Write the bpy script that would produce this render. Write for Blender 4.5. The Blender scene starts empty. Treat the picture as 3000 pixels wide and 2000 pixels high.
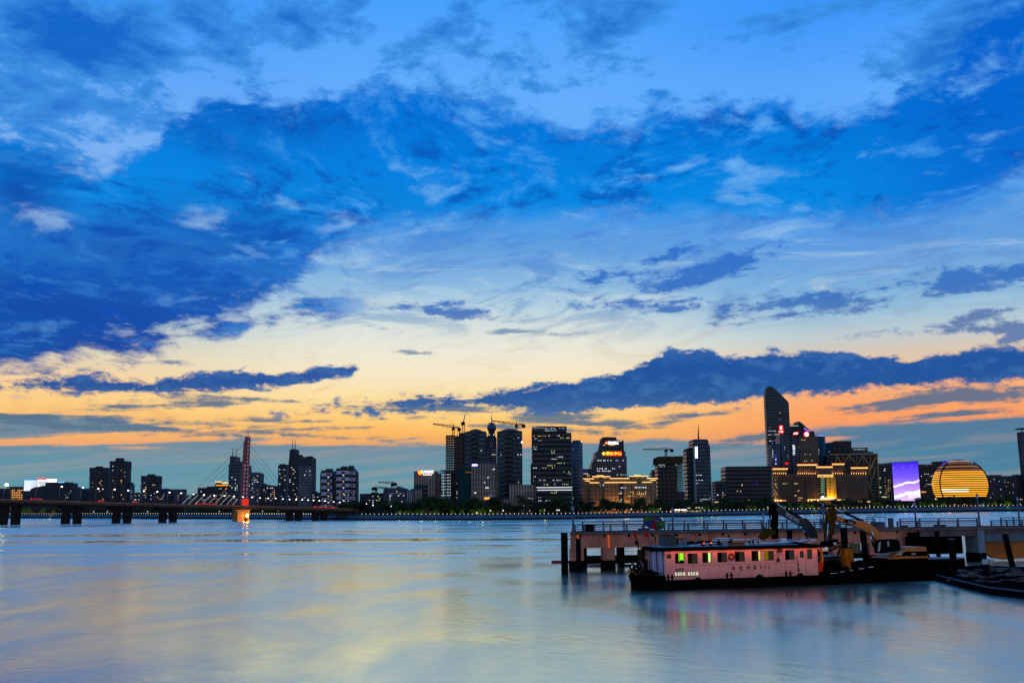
import bpy, bmesh, math, random
from mathutils import Vector, Matrix
R = math.radians
random.seed(7)
scene = bpy.context.scene
COL = scene.collection

# ------------------------------------------------------------------ camera
HC = 7.5                                  # eye height over the river
FPX, CX, CY = 2800.0, 1500.0, 1000.0      # focal length and centre in photo pixels
TH, ROLL = math.atan(492 / FPX), R(0.38)
_r, _f, _u = Vector((1, 0, 0)), Vector((0, math.cos(TH), math.sin(TH))), Vector((0, -math.sin(TH), math.cos(TH)))
RT = _r * math.cos(ROLL) - _u * math.sin(ROLL)
UP = _u * math.cos(ROLL) + _r * math.sin(ROLL)
cam_d = bpy.data.cameras.new("camera")
cam_d.sensor_width = 36.0
cam_d.lens = FPX / 3000 * 36
cam_d.clip_start, cam_d.clip_end = 0.5, 60000
cam = bpy.data.objects.new("camera", cam_d)
COL.objects.link(cam)
m = Matrix((RT, UP, -_f)).transposed().to_4x4()
m.translation = Vector((0, 0, HC))
cam.matrix_world = m
scene.camera = cam
scene.cycles.use_denoising = True
scene.cycles.max_bounces = 6
scene.cycles.sample_clamp_indirect = 2.5
scene.view_settings.view_transform = 'Standard'
scene.view_settings.look = 'None'
scene.view_settings.exposure = 0.0
scene.view_settings.gamma = 1.0

def ray(px, py):
    return (_f + RT * ((px - CX) / FPX) + UP * ((CY - py) / FPX))
def at(px, py, Y):
    """point of the line of sight through a photo pixel at depth Y"""
    d = ray(px, py)
    return Vector((0, 0, HC)) + d * (Y / d.y)
def on_water(px, py, z=0.0):
    d = ray(px, py)
    return Vector((0, 0, HC)) + d * ((z - HC) / d.z)
def lin(c):
    return tuple((v / 255 / 12.92) if v / 255 <= 0.04045 else ((v / 255 + 0.055) / 1.055) ** 2.4 for v in c[:3])

# ------------------------------------------------------------------ sky
class NT:
    """tiny helper for writing node trees"""
    def __init__(s, tree): s.t = tree; s.n = tree.nodes; s.l = tree.links
    def put(s, sock, v):
        if isinstance(v, bpy.types.NodeSocket): s.l.new(v, sock)
        elif v is not None:
            try: sock.default_value = v
            except Exception: sock.default_value = (v[0], v[1], v[2], 1.0)
    def node(s, kind, ins=(), **kw):
        n = s.n.new(kind)
        for k, v in kw.items(): setattr(n, k, v)
        for k, v in (ins.items() if isinstance(ins, dict) else enumerate(ins)): s.put(n.inputs[k], v)
        return n
    def m(s, op, a, b=None, c=None, clamp=False):
        n = s.node('ShaderNodeMath', operation=op); n.use_clamp = clamp
        for i, v in enumerate((a, b, c)): s.put(n.inputs[i], v)
        return n.outputs[0]
    def rng(s, v, a, b, c=0.0, d=1.0, kind='SMOOTHSTEP'):
        n = s.node('ShaderNodeMapRange', interpolation_type=kind)
        for i, x in enumerate((v, a, b, c, d)): s.put(n.inputs[i], x)
        return n.outputs[0]
    def ramp(s, v, stops, mode='LINEAR'):
        n = s.node('ShaderNodeValToRGB'); n.color_ramp.interpolation = mode
        e = n.color_ramp.elements
        while len(e) < len(stops): e.new(0.5)
        for i, (p, c) in enumerate(stops): e[i].position = p; e[i].color = (*c[:3], 1)
        s.put(n.inputs[0], v); return n.outputs[0]
    def mix(s, f, a, b, blend='MIX'):
        n = s.node('ShaderNodeMix', data_type='RGBA', blend_type=blend)
        s.put(n.inputs[0], f); s.put(n.inputs[6], a); s.put(n.inputs[7], b); return n.outputs[2]
    def curve(s, v, pts):
        n = s.node('ShaderNodeFloatCurve'); cu = n.mapping.curves[0]
        pts = sorted(pts); pp = cu.points
        while len(pp) < len(pts): pp.new(0.5, 0.5)
        for p, (x, y) in zip(pp, pts): p.location = (x, y); p.handle_type = 'VECTOR'
        n.mapping.update(); s.put(n.inputs[1], v); n.inputs[0].default_value = 1.0
        return n.outputs[0]
    def noise(s, vec, scale, detail=5, rough=0.55, dist=0.0, kind='FBM'):
        n = s.node('ShaderNodeTexNoise', noise_dimensions='3D')
        s.put(n.inputs['Vector'], vec); n.inputs['Scale'].default_value = scale
        n.inputs['Detail'].default_value = detail; n.inputs['Roughness'].default_value = rough
        n.inputs['Distortion'].default_value = dist
        return n.outputs[0]
    def vec(s, x, y, z=0.0):
        n = s.node('ShaderNodeCombineXYZ', (x, y, z)); return n.outputs[0]

AZR, ELR = 0.62, 0.70
def ae(px, py):
    d = ray(px, py).normalized()
    return math.atan2(d.x, d.y), math.asin(d.z)
def cpts(pl):
    out = []
    for px, py in pl:
        a, e = ae(px, py); out.append(((a + AZR) / (2 * AZR), e / ELR))
    return out

world = bpy.data.worlds.new("World")
scene.world = world
world.use_nodes = True
world.node_tree.nodes.clear()
W = NT(world.node_tree)
tc = W.node('ShaderNodeTexCoord')
sep = W.node('ShaderNodeSeparateXYZ', (tc.outputs['Generated'],))
dx, dy, dz = sep.outputs
az = W.m('ARCTAN2', dx, dy)
el = W.m('ARCSINE', W.m('MAXIMUM', dz, 0.0))
un = W.rng(az, -AZR, AZR, kind='LINEAR')
en = W.m('DIVIDE', el, ELR)
# cloud sheets are flat layers overhead: project the direction on a plane for the texture
zz = W.m('ADD', W.m('MAXIMUM', dz, 0.0), 0.16)
pl = W.vec(W.m('DIVIDE', dx, zz), W.m('DIVIDE', dy, zz), 0.0)
aev = W.vec(az, el, 0.0)
warp = W.node('ShaderNodeTexNoise', noise_dimensions='3D', ins={'Vector': pl, 'Scale': 1.1, 'Detail': 3})
wv = W.node('ShaderNodeVectorMath', (warp.outputs['Color'], (0.5, 0.5, 0.5)), operation='SUBTRACT').outputs[0]
wv = W.node('ShaderNodeVectorMath', {0: wv, 'Scale': 0.8}, operation='SCALE').outputs[0]
plw = W.node('ShaderNodeVectorMath', (pl, wv), operation='ADD').outputs[0]
n_big = W.m('SUBTRACT', W.noise(plw, 2.2, 6, 0.6), 0.5)
n_mid = W.m('SUBTRACT', W.noise(plw, 6.0, 6, 0.62), 0.5)
aes = W.vec(W.m('MULTIPLY', az, 1.0), W.m('MULTIPLY', el, 2.2), 0.3)
n_fin = W.m('SUBTRACT', W.noise(plw, 15.0, 5, 0.66), 0.5)
n_bil = W.m('SUBTRACT', W.noise(aes, 14.0, 7, 0.62, 0.4), 0.5)       # billows on cloud edges
streak = W.vec(W.m('MULTIPLY', az, 3.0), W.m('ADD', W.m('MULTIPLY', el, 42.0), W.m('MULTIPLY', az, -3.0)), 0.0)
n_str = W.m('SUBTRACT', W.noise(streak, 2.0, 5, 0.6, 0.6), 0.5)      # long thin streaks low down

n_sm = W.m('SUBTRACT', W.noise(W.vec(az, W.m('MULTIPLY', el, 2.0), 0.9), 48.0, 5, 0.65, 0.3), 0.5)
n_sf = W.m('SUBTRACT', W.noise(W.vec(W.m('MULTIPLY', az, 9.0), W.m('ADD', W.m('MULTIPLY', el, 105.0), W.m('MULTIPLY', az, -5.0)), 2.2), 1.0, 6, 0.65, 0.5), 0.5)

def band(top, bot, k=1.0):
    t = W.m('SUBTRACT', W.curve(un, cpts(top)), en)
    if not bot: return t
    b = W.m('SUBTRACT', en, W.curve(un, cpts(bot)))
    if k != 1.0: b = W.m('MULTIPLY', b, k)
    return W.m('MINIMUM', t, b)
PREV = [0.0]                                # each ellipse waits for the one before it: keeps the shader's stack small
def blobs(*ls):
    """soft ellipses in azimuth / elevation; value > 0 inside, scaled like band()"""
    acc = None
    for px, py, rx, ry, deg in ls:
        a, e = ae(px, py)
        n = W.node('ShaderNodeMapping', vector_type='TEXTURE')
        n.inputs['Location'].default_value = (a, e, 0)
        n.inputs['Rotation'].default_value = (0, 0, R(deg))
        n.inputs['Scale'].default_value = (rx / FPX, ry / FPX, 1e8)
        W.put(n.inputs['Vector'], W.vec(az, el, PREV[0]))
        ln = W.node('ShaderNodeVectorMath', (n.outputs[0],), operation='LENGTH').outputs['Value']
        k = ry / FPX / ELR
        v = W.m('MULTIPLY_ADD', ln, -k, k)
        acc = v if acc is None else W.m('MAXIMUM', acc, v)
        PREV[0] = acc
    return acc
def union(*fs):
    o = fs[0]
    for f in fs[1:]: o = W.m('MAXIMUM', o, f)
    return o

# clear air: colour by elevation, left / right versions
def rows(px, stops):
    return [(max(0.0, min(1.0, ae(px, py)[1] / ELR)), lin(c)) for py, c in stops][::-1]
clear_c = W.ramp(en, rows(1400, [(0, (70, 160, 252)), (250, (98, 172, 252)), (560, (104, 178, 248)), (640, (84, 156, 232)), (730, (98, 160, 222)), (830, (138, 186, 224)), (900, (182, 210, 224)), (950, (212, 224, 222)),
    (1010, (232, 232, 218)), (1090, (244, 232, 200)), (1165, (251, 224, 164)), (1225, (254, 206, 122)), (1270, (250, 184, 98)), (1310, (226, 160, 112)), (1420, (120, 160, 165)), (1490, (96, 158, 168))]))
clear_l = W.ramp(en, rows(300, [(0, (60, 150, 250)), (300, (110, 172, 245)), (500, (130, 180, 240)), (800, (130, 180, 225)), (950, (175, 198, 205)), (1040, (226, 214, 186)),
    (1110, (246, 212, 160)), (1180, (252, 206, 132)), (1250, (250, 188, 110)), (1300, (238, 166, 112)), (1400, (110, 150, 155)), (1490, (88, 150, 160))]))
clear_r = W.ramp(en, rows(2600, [(0, (60, 150, 250)), (250, (96, 170, 252)), (560, (100, 170, 240)), (640, (84, 156, 232)), (720, (90, 154, 222)), (820, (116, 174, 222)), (900, (150, 192, 220)), (970, (188, 204, 210)),
    (1050, (226, 198, 172)), (1120, (246, 178, 130)), (1180, (252, 166, 106)), (1230, (250, 158, 100)), (1300, (220, 150, 118)), (1400, (90, 145, 165)), (1490, (70, 140, 165))]))
f_l = W.rng(az, ae(1100, 1000)[0], ae(250, 1000)[0])
f_r = W.rng(az, ae(1650, 1000)[0], ae(2450, 1000)[0])
sky = W.mix(f_r, W.mix(f_l, clear_c, clear_l), clear_r)

# pale veil between the blue and the cream
veil = blobs((2500, 760, 900, 130, -2), (1900, 720, 520, 90, 3), (1250, 800, 420, 80, 12), (2050, 900, 500, 90, 0), (2900, 640, 330, 140, 25), (1180, 735, 480, 95, 8), (930, 850, 330, 60, 14))
veil = W.m('ADD', veil, W.m('ADD', W.m('MULTIPLY', n_mid, 0.16), W.m('MULTIPLY', n_str, 0.06)))
sky = W.mix(W.rng(veil, -0.02, 0.10, 0.0, 0.75), sky, W.ramp(en, rows(2000, [(600, (70, 150, 226)), (760, (104, 160, 224)), (900, (150, 186, 220)), (1010, (196, 204, 206))])))

wsp = W.noise(W.vec(W.m('MULTIPLY', az, 5.0), W.m('ADD', W.m('MULTIPLY', el, 17.0), W.m('MULTIPLY', az, -1.8)), 1.7), 1.6, 8, 0.66, 1.2)
wsp2 = W.noise(W.vec(W.m('MULTIPLY', az, 4.0), W.m('ADD', W.m('MULTIPLY', el, 22.0), W.m('MULTIPLY', az, 1.2)), 6.1), 1.3, 8, 0.66, 1.0)
wreg = W.m('MULTIPLY', W.rng(el, ae(1500, 1040)[1], ae(1500, 900)[1]), W.rng(el, ae(1500, 480)[1], ae(1500, 660)[1]))
sky = W.mix(W.m('MULTIPLY', W.rng(wsp, 0.47, 0.62), W.m('MULTIPLY', wreg, 0.80)), sky, W.ramp(en, rows(1500, [(560, (44, 126, 216)), (740, (82, 142, 216)), (900, (112, 158, 206)), (1010, (150, 176, 196))])))
sky = W.mix(W.m('MULTIPLY', W.rng(wsp2, 0.52, 0.70), W.m('MULTIPLY', wreg, 0.55)), sky, W.ramp(en, rows(1500, [(560, (140, 196, 246)), (740, (168, 206, 236)), (900, (222, 230, 226)), (1010, (246, 238, 216))])))
cirr = W.m('MULTIPLY', W.rng(el, ae(1500, 1290)[1], ae(1500, 1200)[1]), W.rng(el, ae(1500, 900)[1], ae(1500, 1040)[1]))
sky = W.mix(W.m('MULTIPLY', W.rng(wsp, 0.52, 0.66), W.m('MULTIPLY', cirr, 0.34)), sky, W.ramp(en, rows(1500, [(960, (196, 200, 196)), (1100, (226, 190, 146)), (1240, (222, 150, 96))])))

# low grey blue bank along the horizon
bank = band([(-200, 1205), (0, 1212), (150, 1216), (300, 1222), (430, 1240), (520, 1262), (700, 1280), (900, 1288), (1100, 1290), (1300, 1296), (1500, 1300), (1620, 1296), (1800, 1290), (1950, 1280),
             (2080, 1296), (2180, 1300), (2260, 1284), (2330, 1262), (2480, 1250), (2620, 1236), (2800, 1222), (2900, 1214), (3000, 1208), (3200, 1196)], None)
gapb = blobs((430, 1280, 300, 17, 3), (120, 1292, 180, 8, 4), (1000, 1296, 160, 7, -1), (2300, 1292, 90, 7, 0), (420, 1312, 60, 5, 0))
bank = W.m('MINIMUM', bank, W.m('MULTIPLY', gapb, -2.0))
bank = W.m('ADD', bank, W.m('ADD', W.m('MULTIPLY', n_str, 0.030), W.m('ADD', W.m('MULTIPLY', n_sf, 0.020), W.m('MULTIPLY', n_sm, 0.010))))
bank_c = W.ramp(en, rows(1500, [(1190, (92, 132, 158)), (1280, (110, 136, 156)), (1350, (98, 146, 166)), (1430, (84, 150, 168)), (1495, (76, 140, 156))]))
bank_c = W.mix(W.rng(az, ae(1700, 1300)[0], ae(2700, 1300)[0]), bank_c, W.mix(0.55, bank_c, lin((52, 112, 152))))
bank_c = W.mix(W.rng(n_str, -0.05, 0.22, 0.0, 0.32), bank_c, lin((196, 160, 140)))
sky = W.mix(W.rng(bank, -0.004, 0.005), sky, bank_c)

# thin dark streaks in the glow
st = blobs((590, 1185, 120, 13, 4), (700, 1168, 120, 7, -2), (380, 1192, 90, 10, 5), (780, 1232, 130, 7, -1), (650, 1245, 260, 10, -2), (1060, 1252, 120, 7, 2), (850, 1272, 260, 8, -4),
    (2700, 1172, 200, 24, 6), (2880, 1160, 160, 20, 0), (2840, 1212, 110, 9, 0), (2520, 1195, 70, 8, 0), (2050, 1215, 130, 10, 4), (2200, 1282, 90, 16, 8), (1750, 1238, 200, 10, -3),
    (1700, 1262, 120, 10, -4), (1600, 1222, 220, 11, 0), (1880, 1245, 130, 9, 6), (1300, 1200, 210, 13, 1), (1240, 1222, 140, 8, 2), (1480, 1250, 160, 8, -2),
    (30, 1222, 210, 13, -2), (150, 1243, 260, 12, -3), (-20, 1256, 160, 9, 0), (400, 1254, 220, 8, -3), (290, 1232, 120, 7, -4), (1540, 940, 120, 8, -2), (1080, 955, 45, 5, -6), (1210, 1032, 60, 6, -4), (1560, 975, 120, 7, -3), (510, 1060, 40, 8, 3))
st = W.m('ADD', st, W.m('ADD', W.m('MULTIPLY', n_str, 0.016), W.m('ADD', W.m('MULTIPLY', n_sm, 0.016), W.m('MULTIPLY', n_sf, 0.022))))
st_c = W.ramp(en, rows(1500, [(930, (130, 160, 190)), (1150, (70, 105, 140)), (1290, (88, 118, 140))]))
sky = W.mix(W.rng(st, -0.002, 0.005, 0.0, 0.92), sky, st_c)

# long cloud on the right and the cigar on the left
right = band([(1000, 1190), (1100, 1178), (1200, 1158), (1350, 1143), (1500, 1132), (1600, 1116), (1700, 1106), (1760, 1100), (1830, 1076), (1890, 1052), (1950, 1018), (2020, 1006), (2085, 1010), (2110, 1038),
              (2200, 1034), (2262, 1024), (2310, 1036), (2400, 1024), (2480, 1026), (2560, 1034), (2640, 1044), (2720, 1034), (2820, 1020), (2920, 1008), (3000, 1006), (3200, 1000)],
             [(1000, 1186), (1080, 1190), (1200, 1194), (1350, 1200), (1500, 1206), (1700, 1206), (1850, 1196), (2050, 1192), (2250, 1178), (2400, 1166), (2550, 1154), (2700, 1148), (2850, 1128), (3000, 1110), (3200, 1090)])
cigar = band([(-300, 1130), (-60, 1124), (0, 1118), (100, 1112), (200, 1106), (300, 1110), (430, 1118), (520, 1108), (700, 1100), (850, 1100), (950, 1085), (1040, 1080), (1060, 1092)],
             [(-300, 1140), (-60, 1142), (0, 1146), (60, 1138), (120, 1142), (250, 1148), (420, 1144), (600, 1136), (800, 1122), (950, 1104), (1035, 1086), (1060, 1070)])
right = union(right, blobs((1360, 1172, 330, 26, 2), (1230, 1205, 260, 13, 1), (1650, 1168, 260, 40, 1), (1480, 1150, 160, 16, 6)))
low = union(right, W.m('ADD', cigar, 0.0065))
low = W.m('ADD', low, W.m('ADD', W.m('MULTIPLY', n_bil, 0.046), W.m('ADD', W.m('MULTIPLY', n_sm, 0.034), W.m('MULTIPLY', n_str, 0.014))))
low_c = W.ramp(en, rows(2200, [(1000, (52, 104, 168)), (1060, (30, 84, 160)), (1130, (34, 86, 156)), (1210, (62, 104, 152))]))
low_c = W.mix(W.rng(W.m('ADD', n_bil, n_sm), -0.04, 0.24, 0.0, 0.45), low_c, lin((76, 126, 184)))
sky = W.mix(W.rng(low, -0.001, 0.008), sky, low_c)

# high broken clouds
high = blobs((170, 90, 330, 150, 8), (110, 235, 170, 70, 0), (290, 330, 150, 48, 4), (660, 165, 90, 42, -28), (880, 40, 170, 70, 0), (560, 30, 130, 60, 0), (1310, 85, 130, 62, 28), (1250, 110, 70, 50, 0),
    (1440, 170, 130, 40, -14), (1540, 250, 60, 34, 20), (1770, 95, 150, 66, 22), (1680, 170, 60, 40, 50), (1560, 150, 60, 60, 0), (1830, 10, 170, 26, 0), (2300, 30, 160, 40, 4),
    (2870, 70, 260, 110, 20), (60, 385, 75, 22, -14), (1480, 240, 60, 30, 0), (1250, 240, 40, 20, 20), (2120, 280, 50, 9, 0))
high = W.m('ADD', high, W.m('ADD', W.m('MULTIPLY', n_big, 0.10), W.m('ADD', W.m('MULTIPLY', n_mid, 0.20), W.m('ADD', W.m('MULTIPLY', n_bil, 0.15), W.m('ADD', W.m('MULTIPLY', n_sm, 0.07), W.m('MULTIPLY', n_fin, 0.08))))))
f_high = W.rng(high, -0.022, 0.018, 0.0, 0.95)
high_c = W.mix(W.rng(high, 0.0, 0.09), lin((58, 142, 226)), lin((8, 98, 198)))
sky = W.mix(f_high, sky, high_c)

# the great blue bank across the whole sky
G_BOT = [(-300, 1110), (0, 1102), (110, 1092), (200, 1076), (300, 1054), (420, 1050), (520, 996), (620, 978), (690, 962), (780, 914), (860, 850), (940, 770), (1040, 716), (1200, 700), (1500, 680), (1750, 685),
              (2000, 670), (2250, 680), (2500, 690), (2700, 670), (2850, 630), (3000, 570), (3300, 520)]
great = band([(-300, 350), (0, 372), (60, 396), (120, 430), (200, 452), (300, 474), (330, 462), (350, 436), (430, 420), (480, 396), (490, 334), (560, 316), (580, 282), (650, 266), (720, 262), (790, 284), (870, 292),
              (905, 258), (1000, 288), (1050, 250), (1130, 232), (1200, 246), (1270, 240), (1340, 284), (1420, 306), (1500, 322), (1560, 316), (1640, 340), (1700, 372), (1760, 350), (1850, 372), (1910, 310), (2000, 316),
              (2110, 306), (2190, 292), (2260, 270), (2330, 298), (2420, 306), (2500, 304), (2580, 262), (2680, 232), (2740, 210), (2800, 150), (2860, 60), (2920, 0), (3300, -60)],
             G_BOT, 0.8)
tail = band([(400, 1010), (520, 960), (640, 920), (760, 892), (870, 872), (940, 862), (1010, 858), (1080, 874), (1150, 858), (1210, 882), (1240, 900)],
            [(400, 1040), (520, 1000), (640, 984), (760, 950), (870, 922), (1000, 914), (1080, 912), (1150, 898), (1210, 886), (1240, 880)])
holes = blobs((830, 590, 70, 34, 20), (1260, 560, 120, 40, 24), (1120, 640, 120, 26, 12), (1000, 505, 130, 12, 4), (2130, 555, 80, 20, 4), (2220, 505, 90, 24, -8), (2010, 480, 60, 14, 16), (2400, 550, 60, 22, 10),
    (2870, 210, 80, 44, 30), (2560, 565, 70, 16, 4), (2890, 400, 60, 18, 0), (1420, 410, 40, 18, 0), (620, 640, 60, 10, 0), (120, 640, 120, 22, 6), (330, 490, 30, 10, 0), (2700, 540, 130, 18, 16), (1170, 500, 60, 12, -10), (1190, 570, 150, 22, 30), (1040, 650, 120, 24, 18), (950, 800, 170, 34, 10), (740, 840, 80, 18, 15), (430, 965, 130, 26, 8), (1330, 520, 60, 26, 20), (2560, 420, 70, 26, 10), (1950, 400, 90, 10, 6), (1700, 480, 70, 8, 2))
mids = blobs((1745, 818, 96, 17, 3), (2110, 782, 130, 25, 14), (1990, 835, 110, 20, 6), (2390, 882, 150, 26, -3), (2210, 905, 110, 22, 12), (1970, 885, 60, 14, 2), (1300, 915, 66, 13, -5), 
    (2880, 815, 220, 30, 2), (2000, 735, 60, 12, 12), (2800, 955, 50, 10, 10), (2700, 972, 80, 9, 0), (2885, 966, 50, 9, -8), (2990, 985, 50, 24, 20), (1860, 884, 60, 8, 0), (2320, 920, 100, 8, 3))
gr = union(W.m('MULTIPLY', great, 1.0), tail)
hl = W.m('ADD', holes, W.m('ADD', W.m('MULTIPLY', n_mid, 0.20), W.m('MULTIPLY', n_bil, 0.12)))
gr = W.m('ADD', gr, W.m('ADD', W.m('MULTIPLY', n_bil, 0.11), W.m('ADD', W.m('MULTIPLY', n_mid, 0.07), W.m('ADD', W.m('MULTIPLY', n_sm, 0.045), W.m('MULTIPLY', n_fin, 0.04)))))
md = W.m('ADD', mids, W.m('ADD', W.m('MULTIPLY', n_bil, 0.05), W.m('ADD', W.m('MULTIPLY', n_sm, 0.045), W.m('MULTIPLY', n_str, 0.03))))
great_c = W.ramp(en, rows(1500, [(60, (0, 98, 208)), (330, (0, 114, 216)), (480, (0, 126, 222)), (640, (4, 138, 228)), (760, (36, 124, 212)), (960, (14, 88, 178)), (1100, (22, 82, 158))]))
great_c = W.mix(W.rng(az, ae(2300, 500)[0], ae(2950, 300)[0], 0, 0.7), great_c, lin((4, 92, 202)))
dark = blobs((560, 700, 560, 110, 8), (260, 880, 520, 110, 4), (60, 560, 160, 130, -20), (720, 330, 130, 50, -12), (300, 1010, 420, 80, 6), (850, 340, 120, 60, 0), (660, 420, 120, 30, -20))
dark = W.m('ADD', dark, W.m('ADD', W.m('MULTIPLY', n_big, 0.14), W.m('MULTIPLY', n_mid, 0.06)))
great_c = W.mix(W.rng(dark, -0.04, 0.09, 0.0, 0.85), great_c, lin((8, 62, 160)))
great_c = W.mix(W.rng(W.m('ADD', n_mid, W.m('ADD', W.m('MULTIPLY', n_bil, 0.6), W.m('MULTIPLY', n_fin, 0.9))), 0.02, 0.26, 0.0, W.rng(az, ae(300, 700)[0], ae(1200, 700)[0], 0.25, 0.55)), great_c, lin((66, 158, 240)))
great_c = W.mix(W.rng(W.m('ADD', n_big, W.m('ADD', n_bil, n_fin)), 0.0, -0.28, 0.0, 0.75), great_c, lin((4, 78, 178)))
great_c = W.mix(W.rng(hl, 0.0, 0.055, 0.0, 0.82), great_c, W.ramp(en, rows(1500, [(200, (108, 182, 252)), (560, (112, 178, 238)), (700, (140, 176, 222)), (1000, (90, 140, 200))])))
soft = W.m('ADD', W.m('SUBTRACT', en, W.curve(un, cpts(G_BOT))), W.m('MULTIPLY', n_mid, 0.06))
f_gr = W.m('MULTIPLY', W.rng(gr, -0.012, 0.026), W.mix(W.rng(az, ae(900, 700)[0], ae(1200, 700)[0]), (1, 1, 1), W.rng(soft, -0.012, 0.045)))
sky = W.mix(f_gr, sky, great_c)
sky = W.mix(W.rng(md, -0.006, 0.007, 0.0, 0.92), sky, W.ramp(en, rows(1500, [(720, (38, 108, 204)), (900, (52, 112, 192)), (990, (88, 120, 172))])))

# the unseen half of the sky behind the viewer: dusk pink low down, blue above; a faint physical sky lies over everything
back_c = W.ramp(en, [(0.0, (0.74, 0.60, 0.58)), (0.25, (0.60, 0.54, 0.56)), (0.6, (0.17, 0.28, 0.46)), (1.0, (0.07, 0.25, 0.58))])
sky = W.mix(W.rng(dy, 0.25, -0.25), sky, back_c)
below = W.rng(dz, 0.0, -0.03)
sky = W.mix(below, sky, (0.03, 0.04, 0.05))
SUN_EL, SUN_AZ = R(1.5), R(-14)             # the sun has just gone, left of the middle of the view
phys = W.node('ShaderNodeTexSky', sky_type='NISHITA', sun_disc=False)
phys.sun_elevation = SUN_EL; phys.sun_rotation = SUN_AZ
bg1 = W.node('ShaderNodeBackground', (sky, 1.0))
bg2 = W.node('ShaderNodeBackground', (phys.outputs[0], 0.0008))
addw = W.node('ShaderNodeAddShader', (bg1.outputs[0], bg2.outputs[0]))
out = W.node('ShaderNodeOutputWorld', (addw.outputs[0],))
sun_d = bpy.data.lights.new("sun", 'SUN')
sun_d.energy, sun_d.angle, sun_d.color = 0.05, R(0.5), (1.0, 0.62, 0.38)
sun = bpy.data.objects.new("sun", sun_d); COL.objects.link(sun)
sd = Vector((math.sin(SUN_AZ) * math.cos(SUN_EL), math.cos(SUN_AZ) * math.cos(SUN_EL), math.sin(SUN_EL)))
sun.rotation_euler = sd.to_track_quat('Z', 'Y').to_euler()

# ------------------------------------------------------------------ mesh helpers
class MB:
    """collects simple solids; T maps local (s, t, z) to world"""
    def __init__(s, T=None): s.v, s.f, s.sm, s.T = [], [], [], T
    def add(s, vs, fs, smooth=False):
        o = len(s.v)
        s.v += [Vector(s.T(*p)) if s.T else Vector(p) for p in vs]
        s.f += [[i + o for i in f] for f in fs]; s.sm += [smooth] * len(fs)
        return s
    def box(s, x0, x1, y0, y1, z0, z1):
        return s.add([(x0, y0, z0), (x1, y0, z0), (x1, y1, z0), (x0, y1, z0), (x0, y0, z1), (x1, y0, z1), (x1, y1, z1), (x0, y1, z1)],
                     [(0, 3, 2, 1), (4, 5, 6, 7), (0, 1, 5, 4), (1, 2, 6, 5), (2, 3, 7, 6), (3, 0, 4, 7)])
    def prism(s, pts, z0, z1, smooth=False):
        n = len(pts)
        return s.add([(x, y, z0) for x, y in pts] + [(x, y, z1) for x, y in pts],
                     [list(range(n))[::-1], list(range(n, 2 * n))] + [(i, (i + 1) % n, n + (i + 1) % n, n + i) for i in range(n)], smooth)
    def slab(s, pts, y0, y1):
        n = len(pts)
        return s.add([(x, y0, z) for x, z in pts] + [(x, y1, z) for x, z in pts],
                     [list(range(n)), list(range(n, 2 * n))[::-1]] + [(i, n + i, n + (i + 1) % n, (i + 1) % n) for i in range(n)])
    def tube(s, p, q, r, n=8, r2=None, caps=True):
        p, q = Vector(p), Vector(q); d = q - p
        if d.length < 1e-6: return s
        a = d.orthogonal().normalized(); b = d.normalized().cross(a); r2 = r if r2 is None else r2
        cs = [(math.cos(2 * math.pi * i / n), math.sin(2 * math.pi * i / n)) for i in range(n)]
        vs = [p + a * (r * c) + b * (r * k) for c, k in cs] + [q + a * (r2 * c) + b * (r2 * k) for c, k in cs]
        o = len(s.v)
        s.add(vs, [(i, (i + 1) % n, n + (i + 1) % n, n + i) for i in range(n)], True)
        if caps:
            s.f += [[o + i for i in range(n)][::-1], [o + n + i for i in range(n)]]; s.sm += [False, False]
        return s
    def path(s, pts, r, n=6):
        for a, b in zip(pts, pts[1:]): s.tube(a, b, r, n)
        return s
    def ell(s, c, rx, ry, rz, nu=16, nv=10, lo=-90, hi=90):
        vs, fs = [], []
        for j in range(nv + 1):
            e = R(lo + (hi - lo) * j / nv)
            for i in range(nu):
                a = 2 * math.pi * i / nu
                vs.append((c[0] + rx * math.cos(e) * math.cos(a), c[1] + ry * math.cos(e) * math.sin(a), c[2] + rz * math.sin(e)))
        for j in range(nv):
            for i in range(nu): fs.append((j * nu + i, j * nu + (i + 1) % nu, (j + 1) * nu + (i + 1) % nu, (j + 1) * nu + i))
        s.add(vs, fs, True)
        if lo > -90: s.f.append(list(range(len(s.v) - len(vs), len(s.v) - len(vs) + nu))[::-1]); s.sm.append(False)
        return s
    def torus(s, c, ax, ay, R0, r, n=18, k=8):
        ax, ay = Vector(ax).normalized(), Vector(ay).normalized(); az_ = ax.cross(ay); vs, fs = [], []
        for i in range(n):
            a = 2 * math.pi * i / n; d = ax * math.cos(a) + ay * math.sin(a)
            for j in range(k):
                b = 2 * math.pi * j / k
                vs.append(Vector(c) + d * (R0 + r * math.cos(b)) + az_ * (r * math.sin(b)))
        for i in range(n):
            for j in range(k): fs.append((i * k + j, ((i + 1) % n) * k + j, ((i + 1) % n) * k + (j + 1) % k, i * k + (j + 1) % k))
        return s.add(vs, fs, True)
    def build(s, name, mat, parent=None, label=None, fix=True):
        me = bpy.data.meshes.new(name)
        o0 = wloc(parent) if parent else Vector((0, 0, 0))
        me.from_pydata([v - o0 for v in s.v], [], s.f)
        me.polygons.foreach_set('use_smooth', s.sm)
        if fix:
            bm = bmesh.new(); bm.from_mesh(me); bmesh.ops.recalc_face_normals(bm, faces=bm.faces); bm.to_mesh(me); bm.free()
        if mat: me.materials.append(mat)
        return link(name, me, parent, label)
def wloc(o):
    v = Vector((0, 0, 0))
    while o: v += o.location; o = o.parent
    return v
def link(name, data, parent=None, label=None):
    o = bpy.data.objects.new(name, data); COL.objects.link(o)
    if parent: o.parent = parent
    if label: o['label'] = label
    return o
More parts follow.
